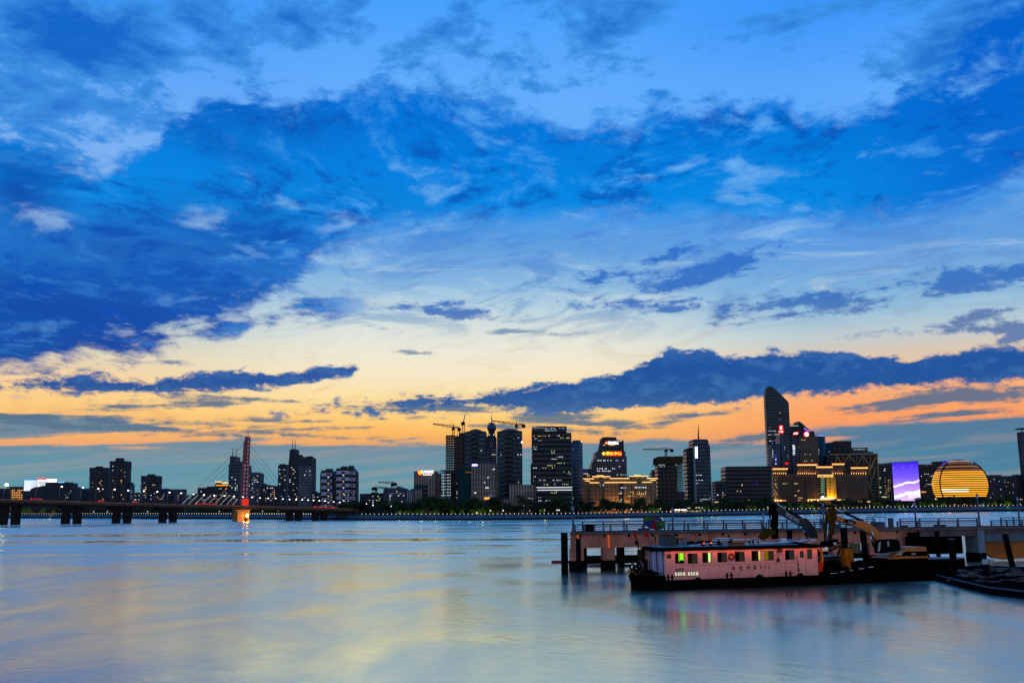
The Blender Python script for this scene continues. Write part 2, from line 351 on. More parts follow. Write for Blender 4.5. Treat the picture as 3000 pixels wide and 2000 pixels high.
def tag(o, label, cat, group=None, kind=None):
    if label: o['label'] = label
    if cat: o['category'] = cat
    if group: o['group'] = group
    if kind: o['kind'] = kind
    return o
def thing(name, label, cat, loc, group=None):
    o = bpy.data.objects.new(name, None); o.empty_display_size = 0.2; COL.objects.link(o); o.location = loc
    return tag(o, label, cat, group)
def structure(o): o['kind'] = 'structure'; return o
def dup(root, loc, rz=None, sc=None, label=None):
    r = root.copy(); COL.objects.link(r); r.location = loc
    if rz is not None: r.rotation_euler = (0, 0, rz)
    if sc is not None: r.scale = sc if hasattr(sc, '__len__') else (sc, sc, sc)
    if label: r['label'] = label
    for ch in list(root.children):
        c = ch.copy(); COL.objects.link(c); c.parent = r
        for g in list(ch.children):
            d = g.copy(); COL.objects.link(d); d.parent = c
    return r
def text(body, name, loc, size, mat, parent, rz=0.0, tilt=0.0, ext=0.02, align='CENTER', bold=0.0, sx=1.0):
    cu = bpy.data.curves.new(name, 'FONT'); cu.body = body; cu.size = size; cu.extrude = ext; cu.offset = bold
    cu.align_x = align; cu.align_y = 'CENTER'; cu.materials.append(mat)
    tmp = bpy.data.objects.new('tmp', cu); COL.objects.link(tmp)
    me = bpy.data.meshes.new_from_object(tmp.evaluated_get(bpy.context.evaluated_depsgraph_get())); bpy.data.objects.remove(tmp)
    me.name = name; o = link(name, me, parent)
    o.location = Vector(loc) - (wloc(parent) if parent else Vector((0, 0, 0)))
    o.rotation_euler = (Matrix.Rotation(rz, 4, 'Z') @ Matrix.Rotation(R(90), 4, 'X') @ Matrix.Rotation(tilt, 4, 'Z')).to_euler()
    o.scale = (sx, 1, 1)
    return o

# ------------------------------------------------------------------ materials
MATS = {}
def new_mat(name):
    mt = bpy.data.materials.new(name); mt.use_nodes = True; mt.node_tree.nodes.clear()
    return mt, NT(mt.node_tree)
def mat(name, col, rough=0.6, metal=0.0, var=0.25, scale=0.6, bump=0.0, srgb=True, stain=None, amount=0.6):
    if name in MATS: return MATS[name]
    mt, N = new_mat(name); c = lin(col) if srgb else col
    p = N.node('ShaderNodeNewGeometry').outputs['Position']
    n = N.noise(p, scale, 5, 0.6)
    lo = tuple(v * (1 - var) for v in c); hi = tuple(min(1, v * (1 + var)) for v in c)
    base = N.mix(N.rng(n, 0.3, 0.7), (*lo, 1), (*hi, 1))
    if stain:                                     # run-down streaks of rust or tide dirt
        x, y, z = N.node('ShaderNodeSeparateXYZ', (p,)).outputs
        st_ = N.noise(N.vec(N.m('MULTIPLY', x, 2.6), N.m('MULTIPLY', y, 2.6), N.m('MULTIPLY', z, 0.35)), 1.0, 6, 0.65)
        sp_ = N.noise(p, 2.2, 6, 0.7)
        f = N.m('MULTIPLY', N.m('MAXIMUM', N.rng(st_, 0.54, 0.72), N.m('MULTIPLY', N.rng(sp_, 0.58, 0.70), 0.7)), amount)
        base = N.mix(f, base, (*lin(stain), 1))
    b = N.node('ShaderNodeBsdfPrincipled', {'Base Color': base, 'Roughness': N.rng(n, 0.3, 0.7, rough * 0.85, min(1, rough * 1.15), 'LINEAR'), 'Metallic': metal, 'Specular IOR Level': 0.0 if rough > 0.5 else 0.5})
    if bump:
        bp = N.node('ShaderNodeBump', {'Height': N.noise(p, scale * 6, 4), 'Strength': bump, 'Distance': 0.05}); N.put(b.inputs['Normal'], bp.outputs[0])
    N.node('ShaderNodeOutputMaterial', (b.outputs[0],)); MATS[name] = mt; return mt
def glow(name, col, strength, sample=False, srgb=True):
    if name in MATS: return MATS[name]
    mt, N = new_mat(name); c = lin(col) if srgb else col
    e = N.node('ShaderNodeEmission', ((*c, 1), strength))
    N.node('ShaderNodeOutputMaterial', (e.outputs[0],))
    mt.cycles.emission_sampling = 'FRONT' if sample else 'NONE'
    MATS[name] = mt; return mt
def facade(name, wall, glass, w=3.4, h=3.6, fu=0.16, fz=0.2, spec=0.5, rows_only=False, fins=False):
    """wall with a grid of window bays, each bay its own tone"""
    if name in MATS: return MATS[name]
    mt, N = new_mat(name)
    g = N.node('ShaderNodeNewGeometry')
    x, y, z = N.node('ShaderNodeSeparateXYZ', (g.outputs['Position'],)).outputs
    nx = N.node('ShaderNodeSeparateXYZ', (g.outputs['Normal'],)).outputs[0]
    side = N.m('GREATER_THAN', N.m('ABSOLUTE', nx), 0.7)
    u = N.m('DIVIDE', N.m('ADD', N.m('MULTIPLY', x, N.m('SUBTRACT', 1.0, side)), N.m('MULTIPLY', y, side)), w)
    v = N.m('DIVIDE', z, h)
    cu, cv = N.m('FRACT', u), N.m('FRACT', v)
    mu = N.m('MULTIPLY', N.rng(cu, fu - 0.05, fu + 0.05), N.rng(cu, 1 - fu + 0.05, 1 - fu - 0.05))
    mv = N.m('MULTIPLY', N.rng(cv, fz - 0.05, fz + 0.05), N.rng(cv, 1 - fz + 0.05, 1 - fz - 0.05))
    mask = mv if rows_only else (mu if fins else N.m('MULTIPLY', mu, mv))
    rnd = N.node('ShaderNodeTexWhiteNoise', {'Vector': N.vec(N.m('FLOOR', u), N.m('FLOOR', v), side)}, noise_dimensions='3D').outputs[0]
    gc = [v * .8 for v in lin(glass)]; wc = [v * .78 for v in lin(wall)]
    gcol = N.mix(rnd, (*[c * 0.5 for c in gc], 1), (*[c * 1.6 for c in gc], 1))
    wn = N.noise(g.outputs['Position'], 0.08, 4)
    wcol = N.mix(N.rng(wn, 0.3, 0.7), (*[c * 0.75 for c in wc], 1), (*[c * 1.25 for c in wc], 1))
    b = N.node('ShaderNodeBsdfPrincipled', {'Base Color': N.mix(mask, wcol, gcol), 'Roughness': N.m('MULTIPLY_ADD', mask, -0.45, 0.85), 'Specular IOR Level': N.m('MULTIPLY_ADD', mask, 0.35, 0.1)})
    bp = N.node('ShaderNodeBump', {'Height': N.m('SUBTRACT', 1.0, mask), 'Strength': 0.6, 'Distance': 0.3}); N.put(b.inputs['Normal'], bp.outputs[0])
    N.node('ShaderNodeOutputMaterial', (b.outputs[0],)); MATS[name] = mt; return mt

WARM = glow('window_warm', (255, 205, 130), 1.05); WHITE = glow('window_white', (235, 245, 255), 1.2); WARMD = glow('window_warm_dim', (255, 190, 110), 0.55); WHITED = glow('window_white_dim', (210, 230, 245), 0.6); GREEN = glow('window_green', (225, 255, 170), .95)
AMBER = glow('window_amber', (255, 165, 70), 1.6); LAMPW = glow('lamp_white', (255, 250, 238), 4.5); LAMPO = glow('lamp_orange', (255, 170, 80), 8.0)
CORN = glow('cornice_light', (255, 190, 110), 2.6); RED = glow('sign_red', (255, 20, 16), 1.7); SIGNW = glow('sign_white', (255, 250, 245), 2.2); SIGNY = glow('sign_yellow', (255, 225, 60), 1.6)
PURP = glow('sign_purple', (70, 40, 235), 1.6); TAIL = glow('tail_lamp', (255, 30, 24), 3.5)
M_NAVY = facade('glass_navy', (28, 50, 62), (28, 60, 78), 2.2, 3.8, 0.06, 0.12)
M_NAVY2 = facade('glass_ink', (17, 30, 40), (14, 36, 48), 1.8, 3.9, 0.08, 0.16)
M_SLATE = facade('concrete_slate', (72, 90, 108), (28, 48, 62), 3.2, 3.2, 0.24, 0.26)
M_DARK = facade('concrete_dark', (50, 60, 74), (22, 36, 48), 3.0, 3.1, 0.26, 0.26)
M_BROWN = facade('stone_brown', (108, 92, 82), (34, 42, 52), 3.2, 3.5, 0.22, 0.24)
M_BEIGE = facade('fins_beige', (150, 132, 124), (30, 42, 54), 2.1, 11.0, 0.27, 0.045)
M_STONE = facade('stone_gold', (136, 116, 92), (34, 38, 44), 3.6, 3.6, 0.27, 0.27)
M_ROWS = facade('balcony_rows', (104, 112, 124), (28, 44, 60), 3.4, 3.0, 0.0, 0.32, rows_only=True)
M_TEAL = mat('net_teal', (28, 66, 70), 0.85, scale=0.1)
M_ROOF = mat('roof_grey', (46, 52, 60), 0.8, scale=0.1)
M_DKMETAL = mat('dark_metal', (34, 36, 44), 0.55, 0.4)
M_CONC = mat('concrete_frame', (72, 68, 66), 0.85, scale=0.2)

# ------------------------------------------------------------------ river, embankment, land
BANK = [(-900, 1521, 1509), (-300, 1519, 1507), (100, 1518, 1506.5), (300, 1518, 1506), (600, 1520, 1507), (900, 1522.5, 1508.5), (1100, 1523.5, 1509.0), (1400, 1523.5, 1508.8), (1640, 1521.5, 1507),
        (1900, 1516, 1502.5), (2200, 1509.5, 1496), (2500, 1504, 1490), (2700, 1501, 1486), (3000, 1497, 1482), (3500, 1492.5, 1477.5)]
BK = []
for px, yw, yt in BANK:
    w = on_water(px, yw); BK.append((px, w, at(px, yt, w.y + 9).z))
def bank(px):
    """depth of the water's edge and height of the promenade below a photo column"""
    for (p0, w0, z0), (p1, w1, z1) in zip(BK, BK[1:]):
        if px <= p1:
            k = max(0.0, (px - p0) / (p1 - p0)); return w0.y + (w1.y - w0.y) * k, z0 + (z1 - z0) * k
    return BK[-1][1].y, BK[-1][2]

mt, N = new_mat('river_water')
g = N.node('ShaderNodeNewGeometry')
x, y, z = N.node('ShaderNodeSeparateXYZ', (g.outputs['Position'],)).outputs
ly = N.m('LOGARITHM', N.m('MAXIMUM', y, 5.0), 2.718)
strk = N.noise(N.vec(N.m('MULTIPLY', x, 0.006), N.m('MULTIPLY', ly, 14.0), 0.0), 1.0, 4, 0.6, 0.5)
swell = N.noise(N.vec(N.m('MULTIPLY', x, 0.085), N.m('MULTIPLY', y, 0.04), 0.0), 1.0, 5, 0.6, 0.6)
ripple = N.noise(N.vec(N.m('MULTIPLY', x, 0.8), N.m('ADD', N.m('MULTIPLY', y, 0.6), N.m('MULTIPLY', x, 0.25)), 0.0), 1.0, 4, 0.6, 0.8)
near = N.rng(y, 420.0, 50.0)
bq = N.node('ShaderNodeBump', {'Height': N.m('MULTIPLY', ripple, near), 'Strength': 1.0, 'Distance': 0.02})
hgt = N.m('MULTIPLY', swell, 0.5)
bp = N.node('ShaderNodeBump', {'Height': hgt, 'Strength': 0.26, 'Distance': 0.16, 'Normal': bq.outputs[0]})
rough = N.m('ADD', N.rng(ly, 4.2, 5.9, 0.19, 0.30, 'LINEAR'), N.m('ADD', N.rng(swell, 0.35, 0.65, -0.045, 0.06), N.m('MULTIPLY', N.rng(strk, 0.36, 0.64, -0.15, 0.13), N.rng(y, 90.0, 260.0))))
gl = N.node('ShaderNodeBsdfGlossy', {'Color': (0.91, 0.99, 0.83, 1), 'Roughness': rough, 'Normal': bp.outputs[0]})
silt = N.node('ShaderNodeBsdfDiffuse', {'Color': (0.13, 0.18, 0.14, 1)})
fr = N.rng(N.node('ShaderNodeLayerWeight', {'Blend': 0.5}).outputs['Facing'], 0.4, 0.93, 0.62, 0.93, 'LINEAR')
wb = N.node('ShaderNodeMixShader', (fr, silt.outputs[0], gl.outputs[0]))
N.node('ShaderNodeOutputMaterial', (wb.outputs[0],)); M_WATER = mt
o = MB().add([(-9000, -600, 0), (9000, -600, 0), (9000, 9000, 0), (-9000, 9000, 0)], [(0, 1, 2, 3)]).build('water', M_WATER)
structure(o)

M_REV_LO = mat('revetment_wet', (26, 34, 40), 0.8, scale=0.2)
M_REV_HI = mat('revetment_slate', (66, 88, 104), 0.85, scale=0.25)
M_LAND = mat('land_dark', (40, 44, 40), 0.95, scale=0.02)
M_PROM = mat('promenade_paving', (78, 76, 72), 0.9, scale=0.3)
lo, hi, la, pr = MB(), MB(), MB(), MB()
def strip(mb, rows):
    n = len(rows[0])
    mb.add([p for r in rows for p in r], [(j * n + i, j * n + i + 1, (j + 1) * n + i + 1, (j + 1) * n + i) for j in range(len(rows) - 1) for i in range(n - 1)])
dense = []
for k in range(0, 89):
    px = -900 + 50 * k
    Yb, zb = bank(px); dense.append((px, Yb, zb))
def lp(px, Y, z): v = at(px, 1490, Y); return (v.x, v.y, z)
strip(lo, [[lp(p, Y, -1.0) for p, Y, z in dense], [lp(p, Y + 3.5, z * 0.40) for p, Y, z in dense]])
strip(hi, [[lp(p, Y + 3.5, z * 0.40) for p, Y, z in dense], [lp(p, Y + 5.0, z * 0.44) for p, Y, z in dense], [lp(p, Y + 9, z) for p, Y, z in dense]])
strip(pr, [[lp(p, Y + 9, z) for p, Y, z in dense], [lp(p, Y + 22, z + 0.1) for p, Y, z in dense]])
strip(la, [[lp(p, Y + 22, z + 0.1) for p, Y, z in dense], [lp(p, Y + 400, z + 0.4) for p, Y, z in dense], [lp(p, Y + 30000, z) for p, Y, z in dense]])
structure(lo.build('embankment_foot', M_REV_LO)); structure(hi.build('embankment', M_REV_HI)); structure(pr.build('promenade', M_PROM)); structure(la.build('ground', M_LAND))
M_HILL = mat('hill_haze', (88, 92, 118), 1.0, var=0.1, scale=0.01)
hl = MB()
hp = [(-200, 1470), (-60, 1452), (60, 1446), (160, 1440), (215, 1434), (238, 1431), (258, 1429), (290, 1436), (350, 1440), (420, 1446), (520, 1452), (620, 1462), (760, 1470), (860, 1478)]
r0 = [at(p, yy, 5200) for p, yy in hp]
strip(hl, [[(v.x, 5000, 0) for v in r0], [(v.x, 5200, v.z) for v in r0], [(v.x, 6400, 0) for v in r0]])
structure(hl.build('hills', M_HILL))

# ------------------------------------------------------------------ the skyline
QUAD = bpy.data.meshes.new('lit_window')
QUAD.from_pydata([(-.5, 0, -.5), (.5, 0, -.5), (.5, 0, .5), (-.5, 0, .5)], [], [(0, 1, 2, 3)])
QM = {}
def quad(mt):
    if mt.name not in QM:
        q = QUAD.copy(); q.materials.append(mt); QM[mt.name] = q
    return QM[mt.name]
class Bd:
    """a building: set out from photo columns at its own real depth"""
    def __init__(s, name, label, pxc, back, cat='building', group=None, dep=18, half=50):
        zb = bank(pxc)[1]; s.Y = max(bank(pxc - half)[0], bank(pxc)[0], bank(pxc + half)[0]) + back; s.g = zb; s.dep = dep; s.k = s.Y / FPX; s.nlit = 0
        c = at(pxc, 1470, s.Y); s.root = thing(name, label, cat, (c.x, s.Y, zb), group)
    def X(s, px, py=1440): return at(px, py, s.Y).x
    def Z(s, py, px=None): return at(px if px is not None else 1500, py, s.Y).z
    def xz(s, px, py): v = at(px, py, s.Y); return v.x, v.z
    def box(s, part, p0, p1, yt, mt, yb=None, dep=None, off=0.0, parent=None):
        x0, z1 = s.xz(p0, yt); x1 = s.X(p1, yt); z1 = (z1 + s.Z(yt, p1)) / 2
        z0 = s.g - 0.5 if yb is None else s.Z(yb, (p0 + p1) / 2)
        return MB().box(x0, x1, s.Y + off, s.Y + off + (dep or s.dep), z0, z1).build(part, mt, parent or s.root)
    def slab(s, part, poly, mt, dep=None, off=0.0, parent=None):
        return MB().slab([s.xz(*p) for p in poly], s.Y + off, s.Y + off + (dep or s.dep)).build(part, mt, parent or s.root)
    def body(s, part, poly, mt, dep=None, off=0.0):
        """outline given from left foot over the roof to right foot; feet go to the ground"""
        pts = [s.xz(*p) for p in poly]; pts[0] = (pts[0][0], s.g - 0.5); pts[-1] = (pts[-1][0], s.g - 0.5)
        return MB().slab(pts, s.Y + off, s.Y + off + (dep or s.dep)).build(part, mt, s.root)
    def cyl(s, part, pc, rpx, yt, mt, yb=None, off=0.0, n=20):
        x, z1 = s.xz(pc, yt); r = rpx * s.k
        z0 = s.g - 0.5 if yb is None else s.Z(yb, pc)
        return MB().prism([(x + r * math.cos(2 * math.pi * i / n), s.Y + r + off + r * math.sin(2 * math.pi * i / n)) for i in range(n)], z0, z1, True).build(part, mt, s.root)
    def mast(s, part, px, y0, y1, r=0.35, mt=None, off=6):
        a, b = at(px, y0, s.Y), at(px, y1, s.Y)
        return MB().tube((a.x, s.Y + off, a.z - 0.5), (a.x, s.Y + off, b.z), r, 6, r * 0.5).build(part, mt or M_DKMETAL, s.root)
    def win(s, px, py, w, h, mt=WHITE, off=-0.25, name='lit_window'):
        v = at(px, py, s.Y + off); o = link(name, quad(mt), s.root)
        o.location = v - s.root.location; o.scale = (w * s.k, 1, h * s.k); s.nlit += 1
        return o
    def row(s, px0, px1, py, n, w=3.2, h=3.2, mt=WHITE, off=-0.25, p=1.0):
        for i in range(n):
            if random.random() <= p * .93: s.win(px0 + (px1 - px0) * (i + 0.5) / n, py, w * random.uniform(.7, 1.1), h * random.uniform(.75, 1.05), {WHITE: random.choice((WHITE, WHITE, WHITED)), WARM: random.choice((WARM, WARM, WARMD))}.get(mt, mt), off)
    def rnd(s, n, p0, p1, y0, y1, mts=(WARM, WHITE, WHITE), w=3.0, h=2.6, off=-0.25):
        seen = set()
        for _ in range(n):
            a = random.randrange(max(1, int((p1 - p0) / 5))); b = random.randrange(max(1, int((y1 - y0) / 6)))
            if (a, b) in seen: continue
            seen.add((a, b)); q = random.choice(mts)
            if random.random() < .42: q = WARMD if q in (WARM, AMBER) else WHITED if q is WHITE else q
            s.win(p0 + a * 5 + 2.5, y0 + b * 6 + 3, w * random.uniform(.6, 1.15), h * random.uniform(.6, 1.1), q, off)
    def strip(s, px0, px1, py, h=1.6, mt=CORN, off=-0.5, name='cornice_light', parent=None):
        x0, z = s.xz(px0, py); x1 = s.X(px1, py); hh = h * s.k / 2
        return MB().box(x0, x1, s.Y + off - 0.25, s.Y + off, z - hh, z + hh).build(name, mt, parent or s.root)
    def text(s, body, px, py, hpx, mt, off=-0.9, bold=0.03, name='lettering', sx=1.0):
        v = at(px, py, s.Y + off)
        return text(body, name, v, hpx * s.k * 1.15, mt, s.root, ext=0.15, bold=bold * hpx * s.k, sx=sx)
    def disc(s, px, py, rpx, mt, off=-0.8, name='sign_disc', n=20, dep=0.3):
        x, z = s.xz(px, py); r = rpx * s.k
        return MB().slab([(x + r * math.cos(2 * math.pi * i / n), z + r * math.sin(2 * math.pi * i / n)) for i in range(n)], s.Y + off, s.Y + off + dep).build(name, mt, s.root)
    def panel(s, name, p0, p1, y0, y1, mt, off=-0.5, dep=0.25, parent=None):
        x0, z1 = s.xz(p0, y0); x1, z0 = s.xz(p1, y1)
        return MB().box(x0, x1, s.Y + off, s.Y + off + dep, z0, z1).build(name, mt, parent or s.root)

def flood(loc, col, e, size=1.5):
    l = bpy.data.lights.new('floodlight', 'POINT'); l.energy = e; l.color = lin(col); l.shadow_soft_size = size
    return l
def lamp_light(parent, loc, col, e, size=0.6):
    o = link('floodlight', flood(loc, col, e, size), parent); o.location = Vector(loc) - wloc(parent); return o

# --- far left
b = Bd('office_block', 'low amber lit block at the far left edge beside the starry bridge lamp', 48, 230)
b.box('wall', -30, 30, 1430, M_DARK); b.box('annex', 30, 67, 1427, M_BROWN, off=-1); b.box('roof', 20, 69, 1425, M_ROOF, 1428, off=-2)
for i in range(6):
    for j in range(5):
        if random.random() < 0.8: b.win(36 + i * 5.5, 1436 + j * 6.4, 2.4, 3.2, AMBER if random.random() < .6 else WARM, -1.3)
b = Bd('office_block', 'broad dark block with white light fins and a red rooftop sign', 145, 215)
b.body('wall', [(69, 1470), (70, 1405), (108, 1404), (138, 1408), (190, 1411), (190, 1413), (203, 1414), (203, 1424), (218, 1427), (220, 1470)], M_DARK, 30)
for i in range(17):
    px = 72 + i * 3.7; b.panel('light_fin', px, px + 1.3, 1408, [1437, 1437, 1437, 1437, 1437, 1432, 1430, 1428, 1427, 1426, 1425, 1426, 1424, 1424, 1423, 1422, 1422][i], glow('fin_white', (225, 235, 250), 1.1), -0.6)
b.strip(71, 110, 1407, 2.2, glow('sign_blue', (120, 190, 255), 2.0), name='roof_light'); b.strip(170, 189, 1412, 2, glow('sign_blue', (120, 190, 255), 2.0), name='roof_light')
b.panel('sign_board', 109, 136, 1400.5, 1404.5, RED, -1.0); b.text('\u4fe1\u606f\u4e2d\u5fc3', 122, 1407, 5, SIGNW); b.panel('sign_board', 136, 167, 1403, 1411.5, SIGNW, -1.0)
b.rnd(6, 190, 216, 1435, 1466, (WHITE,), 2, 2)
b = Bd('office_block', 'small dark block in front of the purple hill, left of the first tall tower', 250, 320)
b.box('wall', 237, 265, 1437, M_SLATE); b.box('roof', 240, 255, 1434, M_ROOF, 1437)
def slabtower(label, p0, p1, yt, ph, n, back=190):
    b = Bd('residential_tower', label, (p0 + p1) / 2, back, 'tower')
    w = p1 - p0
    b.body('wall', [(p0 + 1, 1470), (p0 + 1, yt + 22), (p0, yt + 18), (p0, yt), (p1, yt), (p1, yt + 18), (p1 - 1, yt + 24), (p1 - 1.5, 1470)], M_DARK, 16)
    b.box('recess', p0 + w * .36, p0 + w * .62, yt + 3, M_NAVY2, None, 0.5, -0.4)
    b.box('penthouse', ph[0], ph[1], ph[2], M_DARK, yt, 8, 2)
    b.strip(p0, p1, yt + 1, 1.5, M_ROOF, 0, 'parapet')
    for k in range(14):
        y = yt + 26 + k * (1466 - yt - 30) / 14
        b.box('balcony', p0 - 1.2, p0 + 5, y, M_SLATE, y + 2.2, 6, -0.8)
    b.rnd(n, p0 + 7, p1 - 5, yt + 12, 1468, (WARM, WHITE, AMBER))
    return b
slabtower('dark residential tower with flat flared top, first of the left three', 262, 313, 1369, (278, 294, 1365), 16)
slabtower('tallest dark residential tower of the left three, with raised roof box', 321, 373, 1350, (337, 357, 1341), 22)
slabtower('dark residential tower with a ragged roof box, right of the tallest left one', 413, 463, 1393, (430, 448, 1388), 18)
b = Bd('apartment_block', 'small block wedged between the two left residential towers', 317, 240); b.box('wall', 310, 324, 1420, M_SLATE); b.box('roof', 312, 320, 1416, M_ROOF, 1420, 6)
b.rnd(4, 311, 323, 1425, 1466)
b = Bd('apartment_block', 'round topped block with lit windows right of the tallest left tower', 381, 220)
b.cyl('wall', 381, 10, 1419, M_SLATE); b.cyl('roof', 381, 7.5, 1413, M_ROOF, 1419); b.rnd(14, 372, 390, 1420, 1466, (WHITE, WARM), 2, 2, 0.4)
b = Bd('apartment_block', 'low hazy block between the two dark left towers', 402, 320); b.box('wall', 388, 415, 1445, M_SLATE); b.box('roof', 394, 404, 1442, M_ROOF, 1445, 8); b.rnd(5, 390, 412, 1448, 1468)
for i, (p0, p1, yt, w) in enumerate([(466, 489, 1430, 'leftmost'), (493, 513, 1432, 'middle'), (518, 539, 1432, 'rightmost')]):
    b = Bd('apartment_tower', w + ' of three small notched towers left of the bridge pylon', (p0 + p1) / 2, 260, 'tower')
    c = (p0 + p1) / 2
    b.body('wall', [(p0, 1470), (p0, yt), (c - 4, yt), (c - 3, yt + 4), (c + 3, yt + 4), (c + 4, yt), (p1, yt), (p1, 1470)], M_SLATE, 12); b.box('recess', c - 2.5, c + 2.5, yt + 6, M_NAVY2, None, 0.6, -0.5)
    b.rnd(7, p0 + 1, p1 - 1, yt + 10, 1466, (WHITE, WARM), 2, 2)
b = Bd('apartment_block', 'low dark block with lit windows below the leftmost small notched tower', 470, 190); b.box('wall', 458, 484, 1450, M_DARK); b.box('roof', 464, 474, 1447, M_ROOF, 1450, 6); b.rnd(6, 459, 482, 1452, 1468, (WHITE, WARM), 2, 2)
b = Bd('apartment_block', 'low paired block just left of the stay cables', 561, 230); b.box('wall', 548, 563, 1449, M_SLATE); b.box('annex', 562, 575, 1445, M_SLATE, off=1); b.rnd(5, 549, 574, 1450, 1468, (WHITE, WARM), 2, 2)
b = Bd('apartment_block', 'low dark block with pale roof edge behind the left stay cables', 596, 200)
b.box('wall', 579, 615, 1429, M_DARK); b.strip(579, 615, 1429, 1.5, M_ROOF, 0, 'parapet'); b.rnd(5, 582, 610, 1436, 1468)
b = Bd('office_block', 'mid rise block crowned by a yellow lit pavilion left of the pylon', 640, 180)
b.box('wall', 606, 668, 1424, M_DARK, dep=24)
pv = b.box('pavilion', 629, 670, 1418, M_BROWN, 1424, 10, 1); b.strip(631, 648, 1411, 2, CORN, 0, parent=pv); b.strip(648, 669, 1414, 2, CORN, 0, parent=pv); b.strip(634, 668, 1421, 2.4, AMBER, 0, parent=pv)
b.box('pavilion_roof', 632, 647, 1410, M_BROWN, 1418, 8, 2)
b.rnd(14, 610, 668, 1428, 1468, (WHITE, WARM, AMBER))
def bevel_tower(label, b, poly, masts, n, reg):
    b.body('wall', poly, M_NAVY, 20)
    for px, y0, y1 in masts: b.mast('antenna', px, y0, y1, 0.5)
    b.rnd(n, *reg, (WARM, WHITE, WHITE))
b = Bd('residential_tower', 'slate tower with two roof masts partly hidden by the red pylon', 698, 165, 'tower')
bevel_tower('', b, [(669, 1470), (670, 1362), (673, 1355), (674, 1335), (690, 1336), (690, 1349), (693, 1351), (702, 1350), (708, 1355), (714, 1359), (724, 1362), (724, 1470)], [(677, 1335, 1308), (687, 1336, 1311)], 20, (672, 722, 1395, 1468))
b.box('wing', 700, 725, 1380, M_SLATE, None, 2, -1.5)
b = Bd('residential_tower', 'flat topped apartment tower close to the right of the red pylon', 744, 170, 'tower')
b.box('wall', 724, 762, 1385, M_SLATE); b.strip(723, 763, 1384, 2, M_ROOF, 0, 'parapet'); b.rnd(26, 727, 760, 1390, 1468, (WARM, WHITE, WHITE))
b = Bd('apartment_block', 'low lit housing block between the pylon and the stepped tower', 790, 180)
b.body('wall', [(763, 1470), (763, 1428), (768, 1421), (778, 1418), (782, 1424), (798, 1421), (814, 1423), (814, 1470)], M_DARK, 20); b.box('roof', 770, 776, 1416, M_ROOF, 1420, 6); b.rnd(22, 766, 812, 1426, 1468)
b = Bd('residential_tower', 'tall stepped residential tower with twin masts right of the bridge pylon', 864, 160, 'tower')
b.body('wall', [(813, 1470), (815, 1362), (845, 1360), (847, 1340), (849, 1316), (863, 1314), (864, 1335), (880, 1334), (883, 1341), (893, 1342), (895, 1338), (914, 1339), (914, 1470)], M_DARK, 22)
b.box('wing', 877, 915, 1364, M_ROWS, None, 2, -1.6); b.box('pier', 840, 848, 1362, M_SLATE, None, 0.6, -0.5)
for px in (853, 861): b.mast('antenna', px, 1315, 1289, 0.5)
for q0, q1, yq in ((816, 830, 1358), (866, 880, 1331), (896, 912, 1335)): b.box('roof_box', q0, q1, yq, M_ROOF, yq + 4, 8, 4)
b.rnd(34, 817, 876, 1366, 1468, (WHITE, WARM, WHITE)); b.rnd(5, 880, 912, 1370, 1460, (WHITE,), off=-2)
b = Bd('apartment_block', 'low dark block left of the white banded apartments', 925, 200); b.box('wall', 912, 938, 1442, M_DARK); b.box('roof', 918, 928, 1439, M_ROOF, 1442, 6); b.rnd(6, 914, 936, 1446, 1468)
M_APT = mat('apartment_white', (176, 176, 196), 0.8, scale=0.1)
for lab, p0, p1, yt, ph, skip in [('narrower left one of the white banded balcony apartments', 938, 980, 1377, [(953, 970, 1372)], 0), ('wider right one of the white banded balcony apartments', 982, 1043, 1371, [(997, 1014, 1365), (1019, 1033, 1363)], 1)]:
    b = Bd('apartment_building', lab, (p0 + p1) / 2, 110, 'building')
    b.body('wall', [(p0, 1470), (p0, yt + 10), (p0 + 4, yt), (p1 - 8, yt), (p1, yt + 12), (p1 + 1, 1470)], M_DARK, 16)
    for q0, q1, yq in ph: b.box('penthouse', q0, q1, yq, M_DARK, yt + 1, 8, 3)
    for k in range(6):
        y = yt + 8 + k * 18.5
        b.box('balcony_band', p0 + 5, p1 - (18 if skip else 6), y, M_APT, y + 10, 2.5, -2.5)
        if skip: b.box('balcony_band', p1 - 17, p1 - 2, y + 1.5, M_APT, y + 11, 2.5, -1.2)
        q = b.box('window', p0 + 20, p0 + 30, y + 2.5, M_NAVY2, y + 7.5, 0.3, -2.9); b.win(p0 + 24, y + 12.5, 4, 2.4, WARM if k % 2 else WHITE, -0.3)
        if skip: b.box('window', p1 - 13, p1 - 8, y + 3.5, M_NAVY2, y + 8, 0.3, -1.6)
    b.rnd(10, p0 + 6, p1 - 4, 1440, 1475)
b = Bd('office_block', 'long low dark block under the small left crane', 1090, 120)
b.body('wall', [(1054, 1480), (1054, 1446), (1086, 1445), (1087, 1441), (1097, 1441), (1097, 1446), (1124, 1443), (1126, 1480)], M_DARK, 25); b.strip(1054, 1086, 1446, 1.2, M_ROOF, 0, 'parapet'); b.rnd(10, 1080, 1124, 1450, 1475, (WHITE, GREEN))
b = Bd('office_block', 'block with a low dome roof under the two small cranes', 1160, 130)
b.body('wall', [(1123, 1480), (1123, 1431), (1134, 1428), (1150, 1429), (1160, 1428), (1164, 1424), (1170, 1424), (1174, 1428), (1187, 1429), (1190, 1434), (1190, 1480)], M_SLATE, 22)
b.strip(1136, 1188, 1444.5, 1.4, M_APT, -0.3, 'ledge'); b.rnd(16, 1130, 1188, 1436, 1478)
b = Bd('office_block', 'narrow lilac grey ribbed block left of the red ring sign building', 1203, 130)
b.body('wall', [(1189, 1485), (1190, 1438), (1197, 1438), (1197, 1435), (1203, 1435), (1204, 1431), (1214, 1431), (1214, 1485)], M_ROWS, 20)
